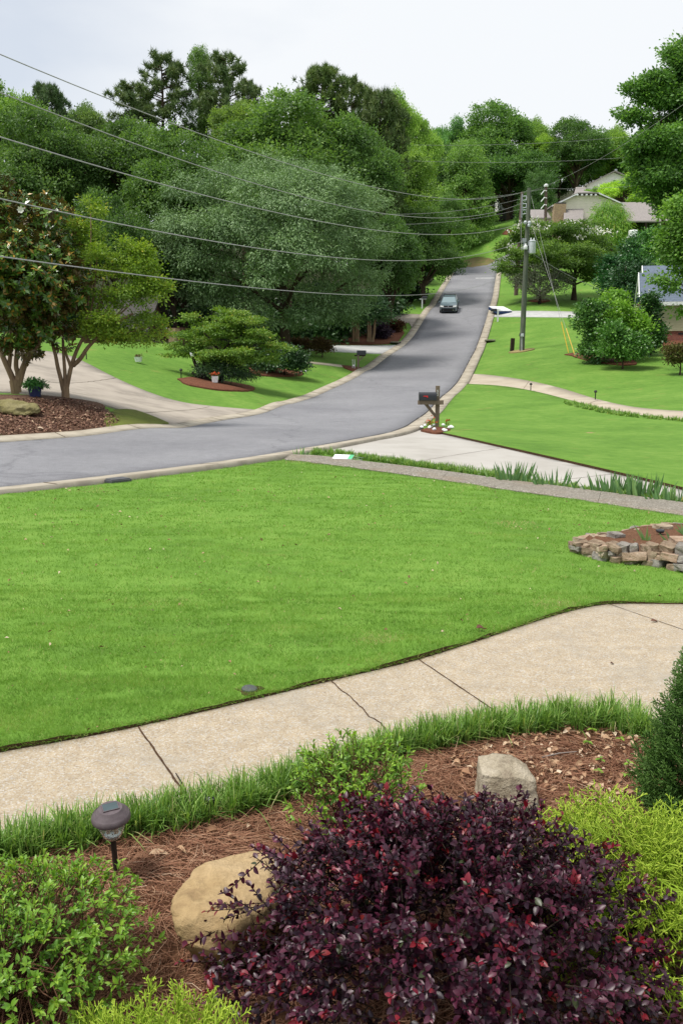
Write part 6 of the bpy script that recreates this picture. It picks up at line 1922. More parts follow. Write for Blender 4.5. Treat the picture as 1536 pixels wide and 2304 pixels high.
rock('boulder', 'long low mossy boulder lying in the left mulch bed', pxp([(-60,900,25.3),(-60,938,25.2),(0,902,25.2),(40,905,25.2),(75,912,25.3),(97,918,25.5),(95,930,25.5),(70,938,25.2),(40,934,25.1),(0,930,25.1),(-50,900,26.3),(20,900,26.3),(80,910,26.2),(90,928,26.2),(-60,935,26.2)], c, Yb), M['rock_moss'], c, 3, .10, 3, 2.0)
# white ornaments by the hedge
for k, (px, py, lab) in enumerate(((686, 840, 'white garden ornament stone at the right end of the hedge'), (679, 839, 'smaller white stone beside the ornament at the end of the hedge'))):
    q = gp(px, py)
    rock('white_stone', lab, [Vector((random.uniform(-.16, .16), random.uniform(-.1, .1), random.uniform(0, .3 - .12 * k))) for _ in range(14)], M['white'], q, 5 + k, .02, 1)
# path lights along the second drive, fixtures
for px, py, lab in ((1193, 880, 'thin dark stake light on the lawn left end of the curving driveway'), (1338, 899, 'thin dark stake light beside the curving driveway further right'), (195, 806, 'small white ball light at the lawn edge by the left driveway'), (408, 850, 'small dark spot light at the left tip of the oval mulch bed')):
    q = gp(px, py)
    root = thing('stake_light', lab, 'garden light', q)
    hgt_ = .34
    MB().tube([(0, 0, -.05), (0, 0, hgt_)], .025, 8).build('stake', M['black'], root)
    MB().lathe([(0, 0), (.06, .0), (.08, .04), (.05, .1), (0, .11)], (0, 0, hgt_ - .02), 12).build('lamp_head', M['white' if 'white' in lab else 'black'], root)
# covers
def disc(name, label, px, py, rx, ry, mat, cat, off=.02):
    q = gp(px, py)
    mb = MB().lathe([(0, .0), (rx * .8, .0), (rx * .82, -.006), (rx * .86, -.006), (rx * .88, .0), (rx, .0), (rx, -.04)], (0, 0, 0), 28)
    for k in range(5):
        mb.box((0, (k - 2) * rx * .25, .004), (rx * (1.2 - .12 * abs(k - 2)), rx * .06, .006))
    o = mb.build(name, M[mat], None)
    o.location = (q[0], q[1], q[2] + off)
    return tagk(o, label, cat)
M['iron'] = m_plain('worn cast iron', (0.075, 0.078, 0.085), .7, .4)
disc('manhole_cover', 'round iron manhole cover in the asphalt near the left driveway', 407, 984, .42, .42, 'iron', 'manhole cover', .03)
q = gp(265, 1086)
o = MB().box((0, 0, 0), (.36, .28, .05)).box((0, 0, .03), (.32, .24, .02)).build('meter_cover', M['iron'], None, bevel=.008)
o.location = (q[0], q[1], q[2] + .035); o.rotation_euler = (0, 0, .75); tagk(o, 'dark rectangular meter cover set in the grass at the near kerb', 'cover')

# ------------------------------------------------------------------ the near garden
M['turf'] = m_leaf('turf blades', [(0, (0.085, 0.185, 0.022)), (.5, (0.152, 0.305, 0.038)), (.88, (0.255, 0.405, 0.078)), (1, (0.50, 0.45, 0.22))], .6, .25, .35)
M['liriope'] = m_leaf('liriope blades', [(0, (0.075, 0.165, 0.030)), (.5, (0.185, 0.340, 0.065)), (.85, (0.34, 0.50, 0.13)), (1, (0.46, 0.46, 0.22))], .4, .4, .35)
M['iris_leaf'] = m_leaf('iris leaves', [(0, (0.06, 0.145, 0.05)), (.6, (0.13, 0.26, 0.09)), (.92, (0.24, 0.37, 0.12)), (1, (0.42, 0.38, 0.12))], .5, .35, .3)
M['azalea'] = m_leaf('azalea leaves', [(0, (0.050, 0.135, 0.014)), (.45, (0.125, 0.275, 0.026)), (.8, (0.25, 0.42, 0.042)), (1, (0.38, 0.52, 0.075))], .38, .45, .35)
M['plum'] = m_leaf('loropetalum leaves', [(0, (0.018, 0.008, 0.016)), (.40, (0.044, 0.009, 0.023)), (.64, (0.088, 0.012, 0.033)), (.80, (0.135, 0.017, 0.042)), (.90, (0.17, 0.004, 0.010)), (1, (0.035, 0.045, 0.016))], .40, .42, .14, tcol=(1.7, .5, .7))
M['gold'] = m_leaf('golden cypress foliage', [(0, (0.13, 0.24, 0.014)), (.5, (0.31, 0.46, 0.034)), (1, (0.58, 0.70, 0.10))], .55, .3, .3)
M['arbor'] = m_leaf('arborvitae foliage', [(0, (0.032, 0.090, 0.016)), (.5, (0.075, 0.175, 0.030)), (1, (0.15, 0.275, 0.06))], .5, .35, .25)
M['straw'] = m_leaf('dry pine needles', [(0, (0.16, 0.068, 0.040)), (.4, (0.32, 0.155, 0.092)), (.75, (0.46, 0.27, 0.17)), (1, (0.58, 0.43, 0.31))], .7, .25, .1, tcol=(1, 1, 1))
M['dry_leaf'] = m_leaf('dry fallen leaves', [(0, (0.16, 0.075, 0.045)), (.4, (0.30, 0.16, 0.09)), (.75, (0.46, 0.31, 0.19)), (1, (0.62, 0.50, 0.37))], .7, .25, .12, tcol=(1, 1, 1))
M['red_leaf'] = m_leaf('red brown fallen leaves', [(0, (0.07, 0.032, 0.022)), (.5, (0.16, 0.078, 0.052)), (.85, (0.29, 0.17, 0.11)), (1, (0.42, 0.30, 0.20))], .7, .25, .1, tcol=(1, 1, 1))

def scatter_in(poly, n, g):
    poly = np.array([p[:2] for p in poly])
    lo, hi = poly.min(0), poly.max(0)
    out = []
    tot = 0
    while tot < n:
        q = lo + (hi - lo) * g.random((n * 2, 2))
        q = q[inpoly(q, poly)]
        out.append(q); tot += len(q)
        if len(q) == 0: break
    return np.concatenate(out)[:n]
def stuff(o, label=None):
    o['kind'] = 'stuff'
    if label: o['label'] = label
    return o
# turf blades over the near lawn: dense close by, thinning out and widening with distance
g = np.random.default_rng(100)
LP = np.array([p[:2] for p in lawn_poly])
def lawn_z(q):
    z = hgt(q[:, 0], q[:, 1]) + .022
    return z + np.array([0.022 * (noise.noise((p[0] * 1.2, p[1] * 4.2, 0)) + .6 * noise.noise((p[0] * 3.4, p[1] * 10, 3))) for p in q])
bands = [(3.6, 5.5, 95000), (5.5, 7.5, 100000), (7.5, 10.5, 90000), (10.5, 18, 75000)]
for k, (ya, yb, n) in enumerate(bands):
    q = np.stack([(g.random(n * 3) - .5) * 2 * .60 * (yb + .6), ya + (yb - ya) * g.random(n * 3)], -1)
    q = q[np.abs(q[:, 0]) < .60 * q[:, 1] + .1]
    q = q[inpoly(q, LP)][:n]
    z = lawn_z(q)
    m = len(q)
    clump = np.array([noise.noise((p[0] * 1.3, p[1] * 4.6, 9)) + .7 * noise.noise((p[0] * 5, p[1] * 13, 4)) for p in q])
    ym = (ya + yb) / 2
    L = (.026 + .012 * g.random(m)) * (1 + .45 * clump)
    wd = .0021 * ym / 4.5 * (.8 + .5 * g.random(m))
    T = np.c_[g.normal(size=(m, 2)) * .55, np.ones(m) * .8]
    tone = .48 + (.50, .50, .46, .38)[k] * clump + (.16, .13, .10, .08)[k] * g.normal(size=m)
    tanp = np.array([noise.noise((p[0] * .9, p[1] * 1.6, 21)) + .7 * noise.noise((p[0] * 3.5, p[1] * 7, 33)) for p in q])
    for wx, wy, wr in ((1165, 1184, .38), (1072, 1096, .5), (215, 1108, .45), (690, 1042, .5), (1240, 1366, .25), (360, 1640, .12), (840, 1445, .22)):
        w_ = gp(wx, wy)
        tanp = np.maximum(tanp, 1.6 * np.exp(-(((q[:, 0] - w_[0]) / wr) ** 2 + ((q[:, 1] - w_[1]) / (wr * .8)) ** 2)) * (1 + .5 * clump))
    tone = np.where(g.random(m) < .025 + .5 * np.clip(tanp - .55, 0, 1), 1.0, np.clip(tone, 0, .9))
    me = leaf_mesh('turf', np.c_[q, z - .003], T, g.normal(size=(m, 3)), L, wd, tone, M['turf'], 'tri', bend=.3)
    stuff(link('turf', me), 'short green lawn grass in front of the aggregate path')
# clippings and blown leaf bits lying on the turf
n = 420
q = np.stack([(g.random(n * 4) - .5) * 2 * 6, 4.4 + 11 * g.random(n * 4) ** 1.3], -1)
q = q[(np.abs(q[:, 0]) < .41 * q[:, 1])]
q = q[inpoly(q, LP)][:n]
m = len(q)
T = np.c_[g.normal(size=(m, 2)), .3 * g.normal(size=m)]
L = (.012 + .022 * g.random(m) ** 2) * (1 + q[:, 1] * .05)
stuff(link('lawn_litter', leaf_mesh('lawn_litter', np.c_[q, lawn_z(q) + .026], T, np.c_[g.normal(size=(m, 2)) * .5, np.ones(m)], L, L * .5, g.random(m), M['dry_leaf'], 'diamond', .3, .2)), 'small dry leaf bits and clippings scattered over the near lawn')
# ragged brown runners and tufts along the lawn edge at the path
q = []
for a, b in zip(walk_top[:-1], walk_top[1:]):
    n = int(np.linalg.norm(b - a) * 1100)
    t = g.random(n)[:, None]
    q.append(a * (1 - t) + b * t)
q = np.concatenate(q); q = q[(np.abs(q[:, 0]) < .45 * q[:, 1])]
q = q + np.c_[g.normal(size=len(q)) * .012, .012 + .018 * g.random(len(q))]
m = len(q)
T = np.c_[g.normal(size=m) * .7, -.75 + .5 * g.normal(size=m), .1 + .6 * g.random(m)]
tone = np.where(g.random(m) < .18, .97, .2 + .4 * g.random(m))
stuff(link('edge_tufts', leaf_mesh('edge_tufts', np.c_[q, hgt(q[:, 0], q[:, 1]) + .012], T, g.normal(size=(m, 3)), .02 + .03 * g.random(m), .003, tone, M['turf'], 'tri', bend=.4)), 'ragged grass overhanging the edge of the path')

# pine straw on the bed
bedP = [p for p in bed_edge if -1.9 < p[0] < 2.6] + [(2.9, 2.7), (2.4, 1.9), (-1.6, 1.9), (-1.9, 2.9)]
q = scatter_in(bedP, 38000, g)
m = len(q)
swirl = np.array([noise.noise((p[0] * 3, p[1] * 3, 1)) for p in q]) * 5 + g.normal(size=m) * 1.0
D = np.c_[np.cos(swirl), np.sin(swirl), g.normal(size=m) * .13]
z = hgt(q[:, 0], q[:, 1]) - .016 + .028 * g.random(m) ** 2 + .012 * np.array([noise.noise((p[0] * 1.6, p[1] * 3.4, 0)) for p in q])
Ln = .07 + .07 * g.random(m)
A = np.c_[q, z]; Bn = A + D * Ln[:, None]
Bn[:, 2] = np.maximum(Bn[:, 2], z - .004)
mid = (A + Bn) / 2 + np.c_[g.normal(size=(m, 2)) * .008, .004 * np.ones(m)]
tn = np.clip(.42 + .22 * g.normal(size=m), 0, 1)
me = prisms('pine_straw', np.vstack([A, mid]), np.vstack([mid, Bn]), .0014, .0012, np.r_[tn, tn], M['straw'])
stuff(link('pine_straw', me), 'reddish brown pine straw covering the planting bed')
# scattered dry leaves in the right of the bed
c1 = gp(1300, 1700)
q = scatter_in(gline([(1010, 1690), (1100, 1668), (1250, 1640), (1400, 1640), (1460, 1680), (1450, 1760), (1400, 1820), (1250, 1800), (1180, 1740), (1040, 1760)], 1), 330, g)
m = len(q)
P = np.c_[q, hgt(q[:, 0], q[:, 1]) + .006 + .018 * g.random(m)]
T = np.c_[g.normal(size=(m, 2)), .25 * g.normal(size=m)]
Nn = np.c_[g.normal(size=(m, 2)) * .45, np.ones(m)]
L = .022 + .026 * g.random(m)
stuff(link('leaf_litter', leaf_mesh('leaf_litter', P, T, Nn, L, L * (.45 + .3 * g.random(m)), .35 + .65 * g.random(m), M['dry_leaf'], 'oval', .35, .5)), 'pale dry leaves scattered over the pine straw behind the grey boulder')
# leaves on the left mulch bed
q = scatter_in(gline([(-100, 990), (0, 982), (120, 975), (280, 962), (240, 920), (150, 900), (80, 900), (0, 905), (-100, 905)], 1), 3800, g)
m = len(q)
P = np.c_[q, hgt(q[:, 0], q[:, 1]) + .045 + .03 * g.random(m)]
T = np.c_[g.normal(size=(m, 2)), .25 * g.normal(size=m)]
Nn = np.c_[g.normal(size=(m, 2)) * .5, np.ones(m)]
L = .07 + .07 * g.random(m)
stuff(link('fallen_leaves', leaf_mesh('fallen_leaves', P, T, Nn, L, L * .45, g.random(m) ** 1.3, M['red_leaf'], 'diamond', .3, .2)), 'red brown fallen leaves covering the left mulch bed')
# faded grass corner between the left bed and the drive
region('grass_corner', gline([(240, 965), (388, 959), (340, 936), (295, 922), (250, 925), (232, 940)], 1), .05, m_grass_ground('thin olive grass', (0.10, 0.10, 0.03), (0.125, 0.15, 0.03), (0.15, 0.20, 0.03), .6), .06, wob=.15)

# liriope border
def border_blades(front_px, back_px, n, hmin, hmax, w, mat, name, label, g, dens=None, lean=.45):
    F = np.array(gline(front_px)); Bk = np.array(gline(back_px))
    def rs(P, t):
        d = np.r_[0, np.cumsum(np.linalg.norm(np.diff(P, axis=0), axis=1))]
        return np.stack([np.interp(t * d[-1], d, P[:, i]) for i in range(2)], -1)
    nc = n // 16
    t = g.random(nc)
    s = g.random(nc)
    C = rs(F, t) * (1 - s[:, None]) + rs(Bk, t) * s[:, None]
    ct = .22 + .45 * g.random(nc)
    sz = .75 + .4 * g.random(nc)
    m = 16
    q = C[:, None] + g.normal(size=(nc, m, 2)) * .014
    az = g.random((nc, m)) * 6.28
    sp = np.abs(g.normal(size=(nc, m))) * lean + .08
    H = (hmin + (hmax - hmin) * g.random((nc, m))) * sz[:, None]
    q = q.reshape(-1, 2); az = az.ravel(); sp = sp.ravel(); H = H.ravel()
    N_ = len(q)
    base = np.c_[q, hgt(q[:, 0], q[:, 1]) - .01]
    dirn = np.c_[np.cos(az), np.sin(az), np.zeros(N_)]
    tone = np.clip((ct[:, None] + g.normal(size=(nc, m)) * .22).ravel(), 0, .92)
    tone = np.where(g.random(N_) < .02, 1, tone)
    side = np.c_[-np.sin(az), np.cos(az), np.zeros(N_)] * (w * (.7 + .5 * g.random(N_)))[:, None]
    rows = []
    for k, u in enumerate((0, .3, .6, .85, 1.0)):
        ctr = base + np.array([0, 0, 1.]) * (H * (u - .55 * sp * u ** 2.2))[:, None] + dirn * (H * sp * u ** 1.7 * .95)[:, None]
        ww = (.8, 1.0, .9, .55, .0)[k]
        if ww == 0: rows.append(ctr[:, None])
        else: rows.append(np.stack([ctr - side * ww, ctr + side * ww], 1))
    V = np.concatenate(rows, 1)
    k = np.arange(N_)[:, None] * 9
    qd = np.array([[0, 1, 3, 2], [2, 3, 5, 4], [4, 5, 7, 6]]); tr = np.array([[6, 7, 8]])
    me = mesh_np(name, V.reshape(-1, 3), [(k[:, :, None] + qd[None]).reshape(-1, 4), k + tr], M[mat], {'tone': np.repeat(tone, 9)})
    return stuff(link(name, me), label)
border_blades([(-60, 1952), (0, 1945), (100, 1922), (200, 1903), (300, 1885), (400, 1868), (520, 1840), (620, 1806), (700, 1770), (800, 1728), (900, 1700), (1000, 1680), (1100, 1660), (1200, 1648), (1320, 1643), (1400, 1650), (1465, 1668)],
              [(-60, 1915), (0, 1905), (100, 1885), (200, 1866), (300, 1842), (400, 1818), (520, 1793), (620, 1768), (720, 1738), (820, 1703), (900, 1679), (1000, 1652), (1100, 1628), (1200, 1613), (1320, 1607), (1410, 1615), (1462, 1632)],
              12500, .09, .205, .0028, 'liriope', 'border_grass', 'arching green liriope grass edging the planting bed', g)

# shoots and leaves of the near shrubs
def shoot_shrub(name, label, center, radii, n, leaf_per, stem_len, leaf_len, aspect, mat, g, cat='shrub', tone_f=None, whorl=0.0, spread=.9, zlow=-.35, inner=.35, up=.35, bend=.25, fold=.18, stem_mat='twig', stem_r=.0022, frame=True, taper=0.0, gaps=0.0):
    cx, cy = center
    gz = h1(cx, cy)
    root = thing(name, label, cat, (cx, cy, gz))
    d = rdir(n, g)
    d[:, 2] = np.where(d[:, 2] < zlow, np.abs(d[:, 2]), d[:, 2])
    rad = np.array(radii)
    if gaps:
        keep = np.array([noise.noise(tuple(v * 3.4 + 5)) for v in d]) > -gaps * (.3 + g.random(n))
        d = d[keep]; n = len(d)
    lump = np.array([noise.noise(tuple(v * 2.2) ) for v in d])
    rr = (1 + .16 * lump + .07 * g.normal(size=n))
    deep = g.random(n) < inner
    rr = np.where(deep, .45 + .45 * g.random(n), rr)
    cz = rad[2] * .46
    tip = d * rad * rr[:, None] * np.array([1, 1, .54]) + np.array([0, 0, cz])
    tip[:, :2] *= (1 + taper * .35 - taper * np.clip(tip[:, 2:3] / rad[2], 0, 1))
    tip[:, 2] = np.maximum(tip[:, 2], .02)
    ax = unit(d * np.array([1, 1, .8]) + np.array([0, 0, up]) + g.normal(size=(n, 3)) * .38)
    sl = stem_len * (.55 + .8 * g.random(n))
    base = tip - ax * sl[:, None]
    base[:, 2] = np.maximum(base[:, 2], .01)
    ax = unit(tip - base)
    ref = unit(np.cross(ax, np.array([.3, .1, 1.])))
    r2 = np.cross(ax, ref)
    k = np.arange(leaf_per)
    if whorl > 0:
        u = 1 - whorl * (1 - (k + 1) / leaf_per) ** 1.3
    else:
        u = .12 + .88 * (k + .5) / leaf_per
    az = k[None] * 2.4 + g.random((n, 1)) * 6.28 + g.normal(size=(n, leaf_per)) * .25
    out = ref[:, None] * np.cos(az)[..., None] + r2[:, None] * np.sin(az)[..., None]
    el = (spread * (1.1 - .75 * u))[None, :, None]
    T = unit(out * (el + .25) + ax[:, None] * (.45 + .5 * u[None, :, None]) + g.normal(size=(n, leaf_per, 3)) * .16)
    P = base[:, None] + (tip - base)[:, None] * u[None, :, None]
    Nn = np.array([0, 0, 1.]) * .8 + ax[:, None] * .6 - out * .2 + g.normal(size=(n, leaf_per, 3)) * .3
    L = leaf_len * (.6 + .65 * g.random((n, leaf_per))) * (1.0 - .35 * (u[None] > .93))
    if tone_f is None:
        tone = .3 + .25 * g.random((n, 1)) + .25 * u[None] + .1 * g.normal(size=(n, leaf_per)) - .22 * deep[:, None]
    else:
        tone = tone_f(n, leaf_per, u, deep, g)
    P, T, Nn = (q.reshape(-1, 3) for q in (P, T, Nn))
    link('foliage', leaf_mesh('foliage', P, T, Nn, L.ravel(), L.ravel() * aspect, np.clip(tone, 0, 1).ravel(), M[mat], 'oval', fold, bend), root)
    A, Bs = [base], [tip]
    if frame:
        foot = np.c_[g.normal(size=(n, 2)) * .05, np.zeros(n)]
        midp = base * .6 + foot * .4 + np.c_[np.zeros((n, 2)), .05 + .05 * g.random(n)]
        sel = g.random(n) < .5
        A += [foot[sel], midp[sel]]; Bs += [midp[sel], base[sel]]
    A = np.concatenate(A); Bs = np.concatenate(Bs)
    link('branches', prisms('branches', A, Bs, stem_r, stem_r * .7, np.zeros(len(A)), M[stem_mat]), root)
    return root
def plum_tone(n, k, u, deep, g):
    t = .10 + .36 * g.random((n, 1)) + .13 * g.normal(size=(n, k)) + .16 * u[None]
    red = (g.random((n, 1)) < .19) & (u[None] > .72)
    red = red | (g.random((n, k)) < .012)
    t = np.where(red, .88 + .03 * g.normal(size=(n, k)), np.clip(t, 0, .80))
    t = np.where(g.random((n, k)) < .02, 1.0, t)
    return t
g = np.random.default_rng(21)
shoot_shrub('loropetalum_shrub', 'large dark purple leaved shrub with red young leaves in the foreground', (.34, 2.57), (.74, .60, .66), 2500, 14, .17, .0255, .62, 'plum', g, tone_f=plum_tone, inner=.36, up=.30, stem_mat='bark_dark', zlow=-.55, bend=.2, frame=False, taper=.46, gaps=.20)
g = np.random.default_rng(22)
shoot_shrub('azalea_shrub', 'bright green azalea at the left edge in front of the solar light', (-1.07, 2.56), (.41, .43, .40), 800, 10, .14, .0265, .42, 'azalea', g, whorl=.38, spread=1.1, inner=.3, up=.5, zlow=-.5)
g = np.random.default_rng(23)
shoot_shrub('azalea_shrub', 'smaller yellow green azalea between the grass border and the purple shrub', (.06, 3.62), (.30, .21, .45), 220, 9, .17, .032, .40, 'azalea', g, whorl=.42, spread=1.1, inner=.25, up=.75, zlow=-.4)
# conifers with feathery sprays
def sprays(name, label, center, radii, n, L, mat, g, cat='shrub', up=.3, droop=.0, density=10, sub=3, r=.0016, cone=False, lean=(0, 0), zc=.46, inner=.25):
    cx, cy = center
    gz = h1(cx, cy)
    root = thing(name, label, cat, (cx, cy, gz))
    d = rdir(n, g)
    d[:, 2] = np.where(d[:, 2] < -.4, np.abs(d[:, 2]), d[:, 2])
    rad = np.array(radii)
    if cone:
        h = g.random(n) ** 1.25
        a = g.random(n) * 6.28
        prof = (1 - h) ** .75 * np.minimum(1, .75 + h * 2)
        rr = np.where(g.random(n) < inner, g.random(n) ** .5, 1 + .10 * g.normal(size=n))
        tip = np.c_[np.cos(a) * rad[0] * prof * rr + lean[0] * h, np.sin(a) * rad[1] * prof * rr + lean[1] * h, .04 + h * rad[2]]
        ax = unit(np.c_[np.cos(a) * .8, np.sin(a) * .8, .75 + .4 * h] + g.normal(size=(n, 3)) * .3)
    else:
        lump = np.array([noise.noise(tuple(v * 2.6)) for v in d])
        rr = np.where(g.random(n) < inner, .5 + .4 * g.random(n), 1 + .2 * lump + .07 * g.normal(size=n))
        tip = d * rad * rr[:, None] * np.array([1, 1, .54]) + np.array([0, 0, rad[2] * zc])
        tip[:, 2] = np.maximum(tip[:, 2], .03)
        ax = unit(d * np.array([1, 1, .7]) + np.array([0, 0, up]) + g.normal(size=(n, 3)) * .32)
    SL = L * (.6 + .7 * g.random(n))
    base = tip - ax * SL[:, None]
    side = unit(np.cross(ax, g.normal(size=(n, 3))))
    nrm = np.cross(ax, side)
    A, Bs, Tn = [base], [tip], [np.full(n, .35)]
    t0 = .3 + .35 * g.random(n)
    for k in range(density):
        u = .12 + .86 * (k + .5) / density
        s = 1 if k % 2 else -1
        p = base + (tip - base) * u + nrm * 0
        bl = SL * (.46 * (1 - u) + .12) * (.8 + .4 * g.random(n))
        dr = unit(ax * .85 + side * s * .75 + nrm * .25 * g.normal(size=(n, 1)) + np.array([0, 0, -droop]))
        e = p + dr * bl[:, None]
        A.append(p); Bs.append(e); Tn.append(t0 + .2 * u)
        for j in range(sub):
            v = .3 + .65 * (j + .5) / sub
            s2 = 1 if j % 2 else -1
            p2 = p + (e - p) * v
            d2 = unit(dr * .8 + s2 * np.cross(dr, nrm) * .65 + nrm * .3 * g.normal(size=(n, 1)))
            A.append(p2); Bs.append(p2 + d2 * (bl * .42 * (1.1 - v * .5))[:, None]); Tn.append(t0 + .25 * u + .15)
    A = np.concatenate(A); Bs = np.concatenate(Bs); Tn = np.concatenate(Tn) + .07 * g.normal(size=len(A))
    link('foliage', prisms('foliage', A, Bs, r, r * .55, Tn, M[mat]), root)
    st = MB()
    if cone:
        st.tube([(0, 0, -.02), (lean[0] * .5, lean[1] * .5, rad[2] * .5), (lean[0], lean[1], rad[2] * .95)], [.018, .012, .003], 7)
    else:
        for k in range(14):
            a = k * .449 * 2
            v = np.array([math.cos(a) * rad[0] * .6, math.sin(a) * rad[1] * .6, rad[2] * (.3 + .3 * random.random())])
            st.tube([(0, 0, -.01), v * (.5, .5, .35), v], [.009, .006, .003], 5)
    st.build('branches', M['twig'], root)
    return root
g = np.random.default_rng(31)
sprays('golden_cypress', 'bright golden thread cypress spreading between the purple shrub and the evergreen', (1.10, 2.84), (.45, .52, .45), 520, .20, 'gold', g, droop=.15, r=.0027, density=8, sub=2, inner=.35)
g = np.random.default_rng(32)
sprays('golden_cypress', 'golden thread cypress peeking up at the bottom edge below the tan boulder', (-.47, 2.04), (.28, .22, .43), 150, .19, 'gold', g, up=1.1, r=.0022, density=8)
g = np.random.default_rng(33)
sprays('arborvitae', 'dark green arborvitae at the right edge of the planting bed', (1.67, 3.72), (.36, .35, 1.20), 1700, .13, 'arbor', g, cat='conifer', cone=True, r=.0026, density=9, lean=(.03, 0))

# boulders
c = un(520, 2140, 2.72)
rock('boulder', 'big smooth tan boulder half hidden by the purple shrub', pxp([(388,2060,2.72),(384,2025,2.80),(398,1990,2.86),(440,1950,2.98),(500,1918,3.08),(560,1908,3.13),(605,1912,3.13),(640,1935,3.10),(650,2000,2.98),(640,2060,2.86),(610,2120,2.74),(520,2150,2.63),(470,2150,2.62),(415,2128,2.66),(395,2095,2.68),
      (450,2060,2.66),(540,2070,2.64),(600,2040,2.74),(460,1975,3.12),(600,1940,3.25),(640,2020,3.2),(420,2040,3.1),(520,2175,2.7),(600,2150,2.85),(440,2165,2.75)], c), M['rock_tan'], c, 1, .011, 3, 6.0, sm=.22)
c = gp(1138, 1806)
PB = [Vector(p) for p in ((-.125,.10,.195),(-.05,.12,.20),(.03,.12,.195),(.115,.10,.145),(-.128,-.05,.170),(-.06,-.075,.160),(.0,-.08,.165),(.035,-.07,.150),(.126,-.045,.130),(-.138,-.085,-.03),(.0,-.12,-.03),(.142,-.085,-.03),(.14,.12,-.03),(-.135,.13,-.03),(-.132,-.07,.08),(.138,-.065,.07))]
rock('boulder', 'squat pale grey boulder behind the purple shrub', PB, M['rock_pale'], c, 2, .008, 3, 9, sm=.05, fin=.1)

# solar path light
LB = gp(262, 1962)
lamp = thing('solar_path_light', 'brown mushroom capped solar path light standing in the left of the bed', 'garden light', LB)
tl_ = un(252, 1836, LB[1] - .02) - LB
h_ = tl_[2] + .012
lamp.rotation_euler = (.12, 0, 0)
lr = 43.5 / FPX * (LB[1] / .93)
M['lamp_cap'] = m_var('brown grained plastic cap', [(.3, (0.085, 0.065, 0.072)), (.7, (0.125, 0.10, 0.108))], 40, .55, .35, .15, .002)
M['solar'] = m_plain('solar cell', (0.045, 0.070, 0.075), .18, .6)
M['lens'] = None
m_, n_ = mat_new('clear ribbed plastic')
pg = N(n_, 'ShaderNodeBsdfPrincipled'); pg.inputs['Base Color'].default_value = (.86, .9, .86, 1); pg.inputs['Roughness'].default_value = .08; pg.inputs['Transmission Weight'].default_value = .85; pg.inputs['IOR'].default_value = 1.25
oo = N(n_, 'ShaderNodeOutputMaterial'); n_.links.new(pg.outputs[0], oo.inputs['Surface'])
M['lens'] = m_
tilt = -.05
capz = h_
MB().tube([(0, 0, -.05), (tl_[0] * .75, 0, capz - .10)], .0115, 14).build('stake', M['wood_dark'], lamp, smooth=True)
px_ = tl_[0]
MB().lathe([(.022, -.108), (.026, -.104), (.040, -.088), (.052, -.054), (.056, -.014), (.054, -.012), (.049, -.054), (.036, -.086), (.022, -.102)], (px_, 0, capz), 28).build('lens', M['lens'], lamp, smooth=True)
MB().lathe([(.0, -.104), (.026, -.103), (.034, -.090), (.032, -.089), (.0, -.096)], (px_, 0, capz), 20).lathe([(.013, -.078), (.013, -.045), (.0, -.044)], (px_ - .012, -.004, capz), 12).lathe([(.013, -.078), (.013, -.045), (.0, -.044)], (px_ + .014, -.004, capz), 12).build('reflector', M['chrome'], lamp, smooth=True)
R_ = lr
cap = MB().lathe([(0, -.014), (R_ * .80, -.016), (R_ * .985, -.014), (R_, -.008), (R_ * .985, -.001), (R_ * .93, .010), (R_ * .90, .012), (R_ * .89, .0105), (R_ * .78, .021), (R_ * .765, .0195), (R_ * .66, .028), (R_ * .62, .034), (R_ * .60, .0355), (0, .0375)], (px_, 0, capz), 48).build('cap', M['lamp_cap'], lamp, smooth=True)
sp = MB().box((0, 0, 0), (.058, .047, .003)).build('solar_panel', M['solar'], cap, bevel=.001); sp.location = (px_, .002, capz + .0392); sp.rotation_euler = (0, 0, .42)
fr = MB()
for a_, b_ in (((0, .025, 0), (.064, .003, .004)), ((0, -.025, 0), (.064, .003, .004)), ((.0305, 0, 0), (.003, .047, .004)), ((-.0305, 0, 0), (.003, .047, .004))):
    fr.box(a_, b_)
f2 = fr.build('panel_frame', M['lamp_cap'], cap); f2.location = (px_, .002, capz + .0388); f2.rotation_euler = (0, 0, .42)
# small black spot light in the border grass
q = un(473, 1830, 3.76)
zt = un(473, 1796, 3.76)[2] 
sl_ = thing('spot_light', 'small round black garden light with pale ring half sunk in the border grass', 'garden light', (q[0], 3.76, 0))
MB().lathe([(0, -.02), (.018, -.02), (.018, zt - .03), (.021, zt - .028), (.0225, zt - .004), (.020, zt), (.016, zt), (.015, zt - .004), (0, zt - .004)], (0, 0, 0), 24).build('housing', M['black'], sl_, smooth=True)
rg = MB()
for k in range(14):
    a0, a1 = -2.2 + k * .33, -2.2 + (k + 1) * .33
    rg.add([(.009 * math.cos(a0), .009 * math.sin(a0), zt - .003), (.009 * math.cos(a1), .009 * math.sin(a1), zt - .003), (.012 * math.cos(a1), .012 * math.sin(a1), zt - .003), (.012 * math.cos(a0), .012 * math.sin(a0), zt - .003)], [(0, 1, 2, 3)])
rg.build('ring', M['white'], sl_)

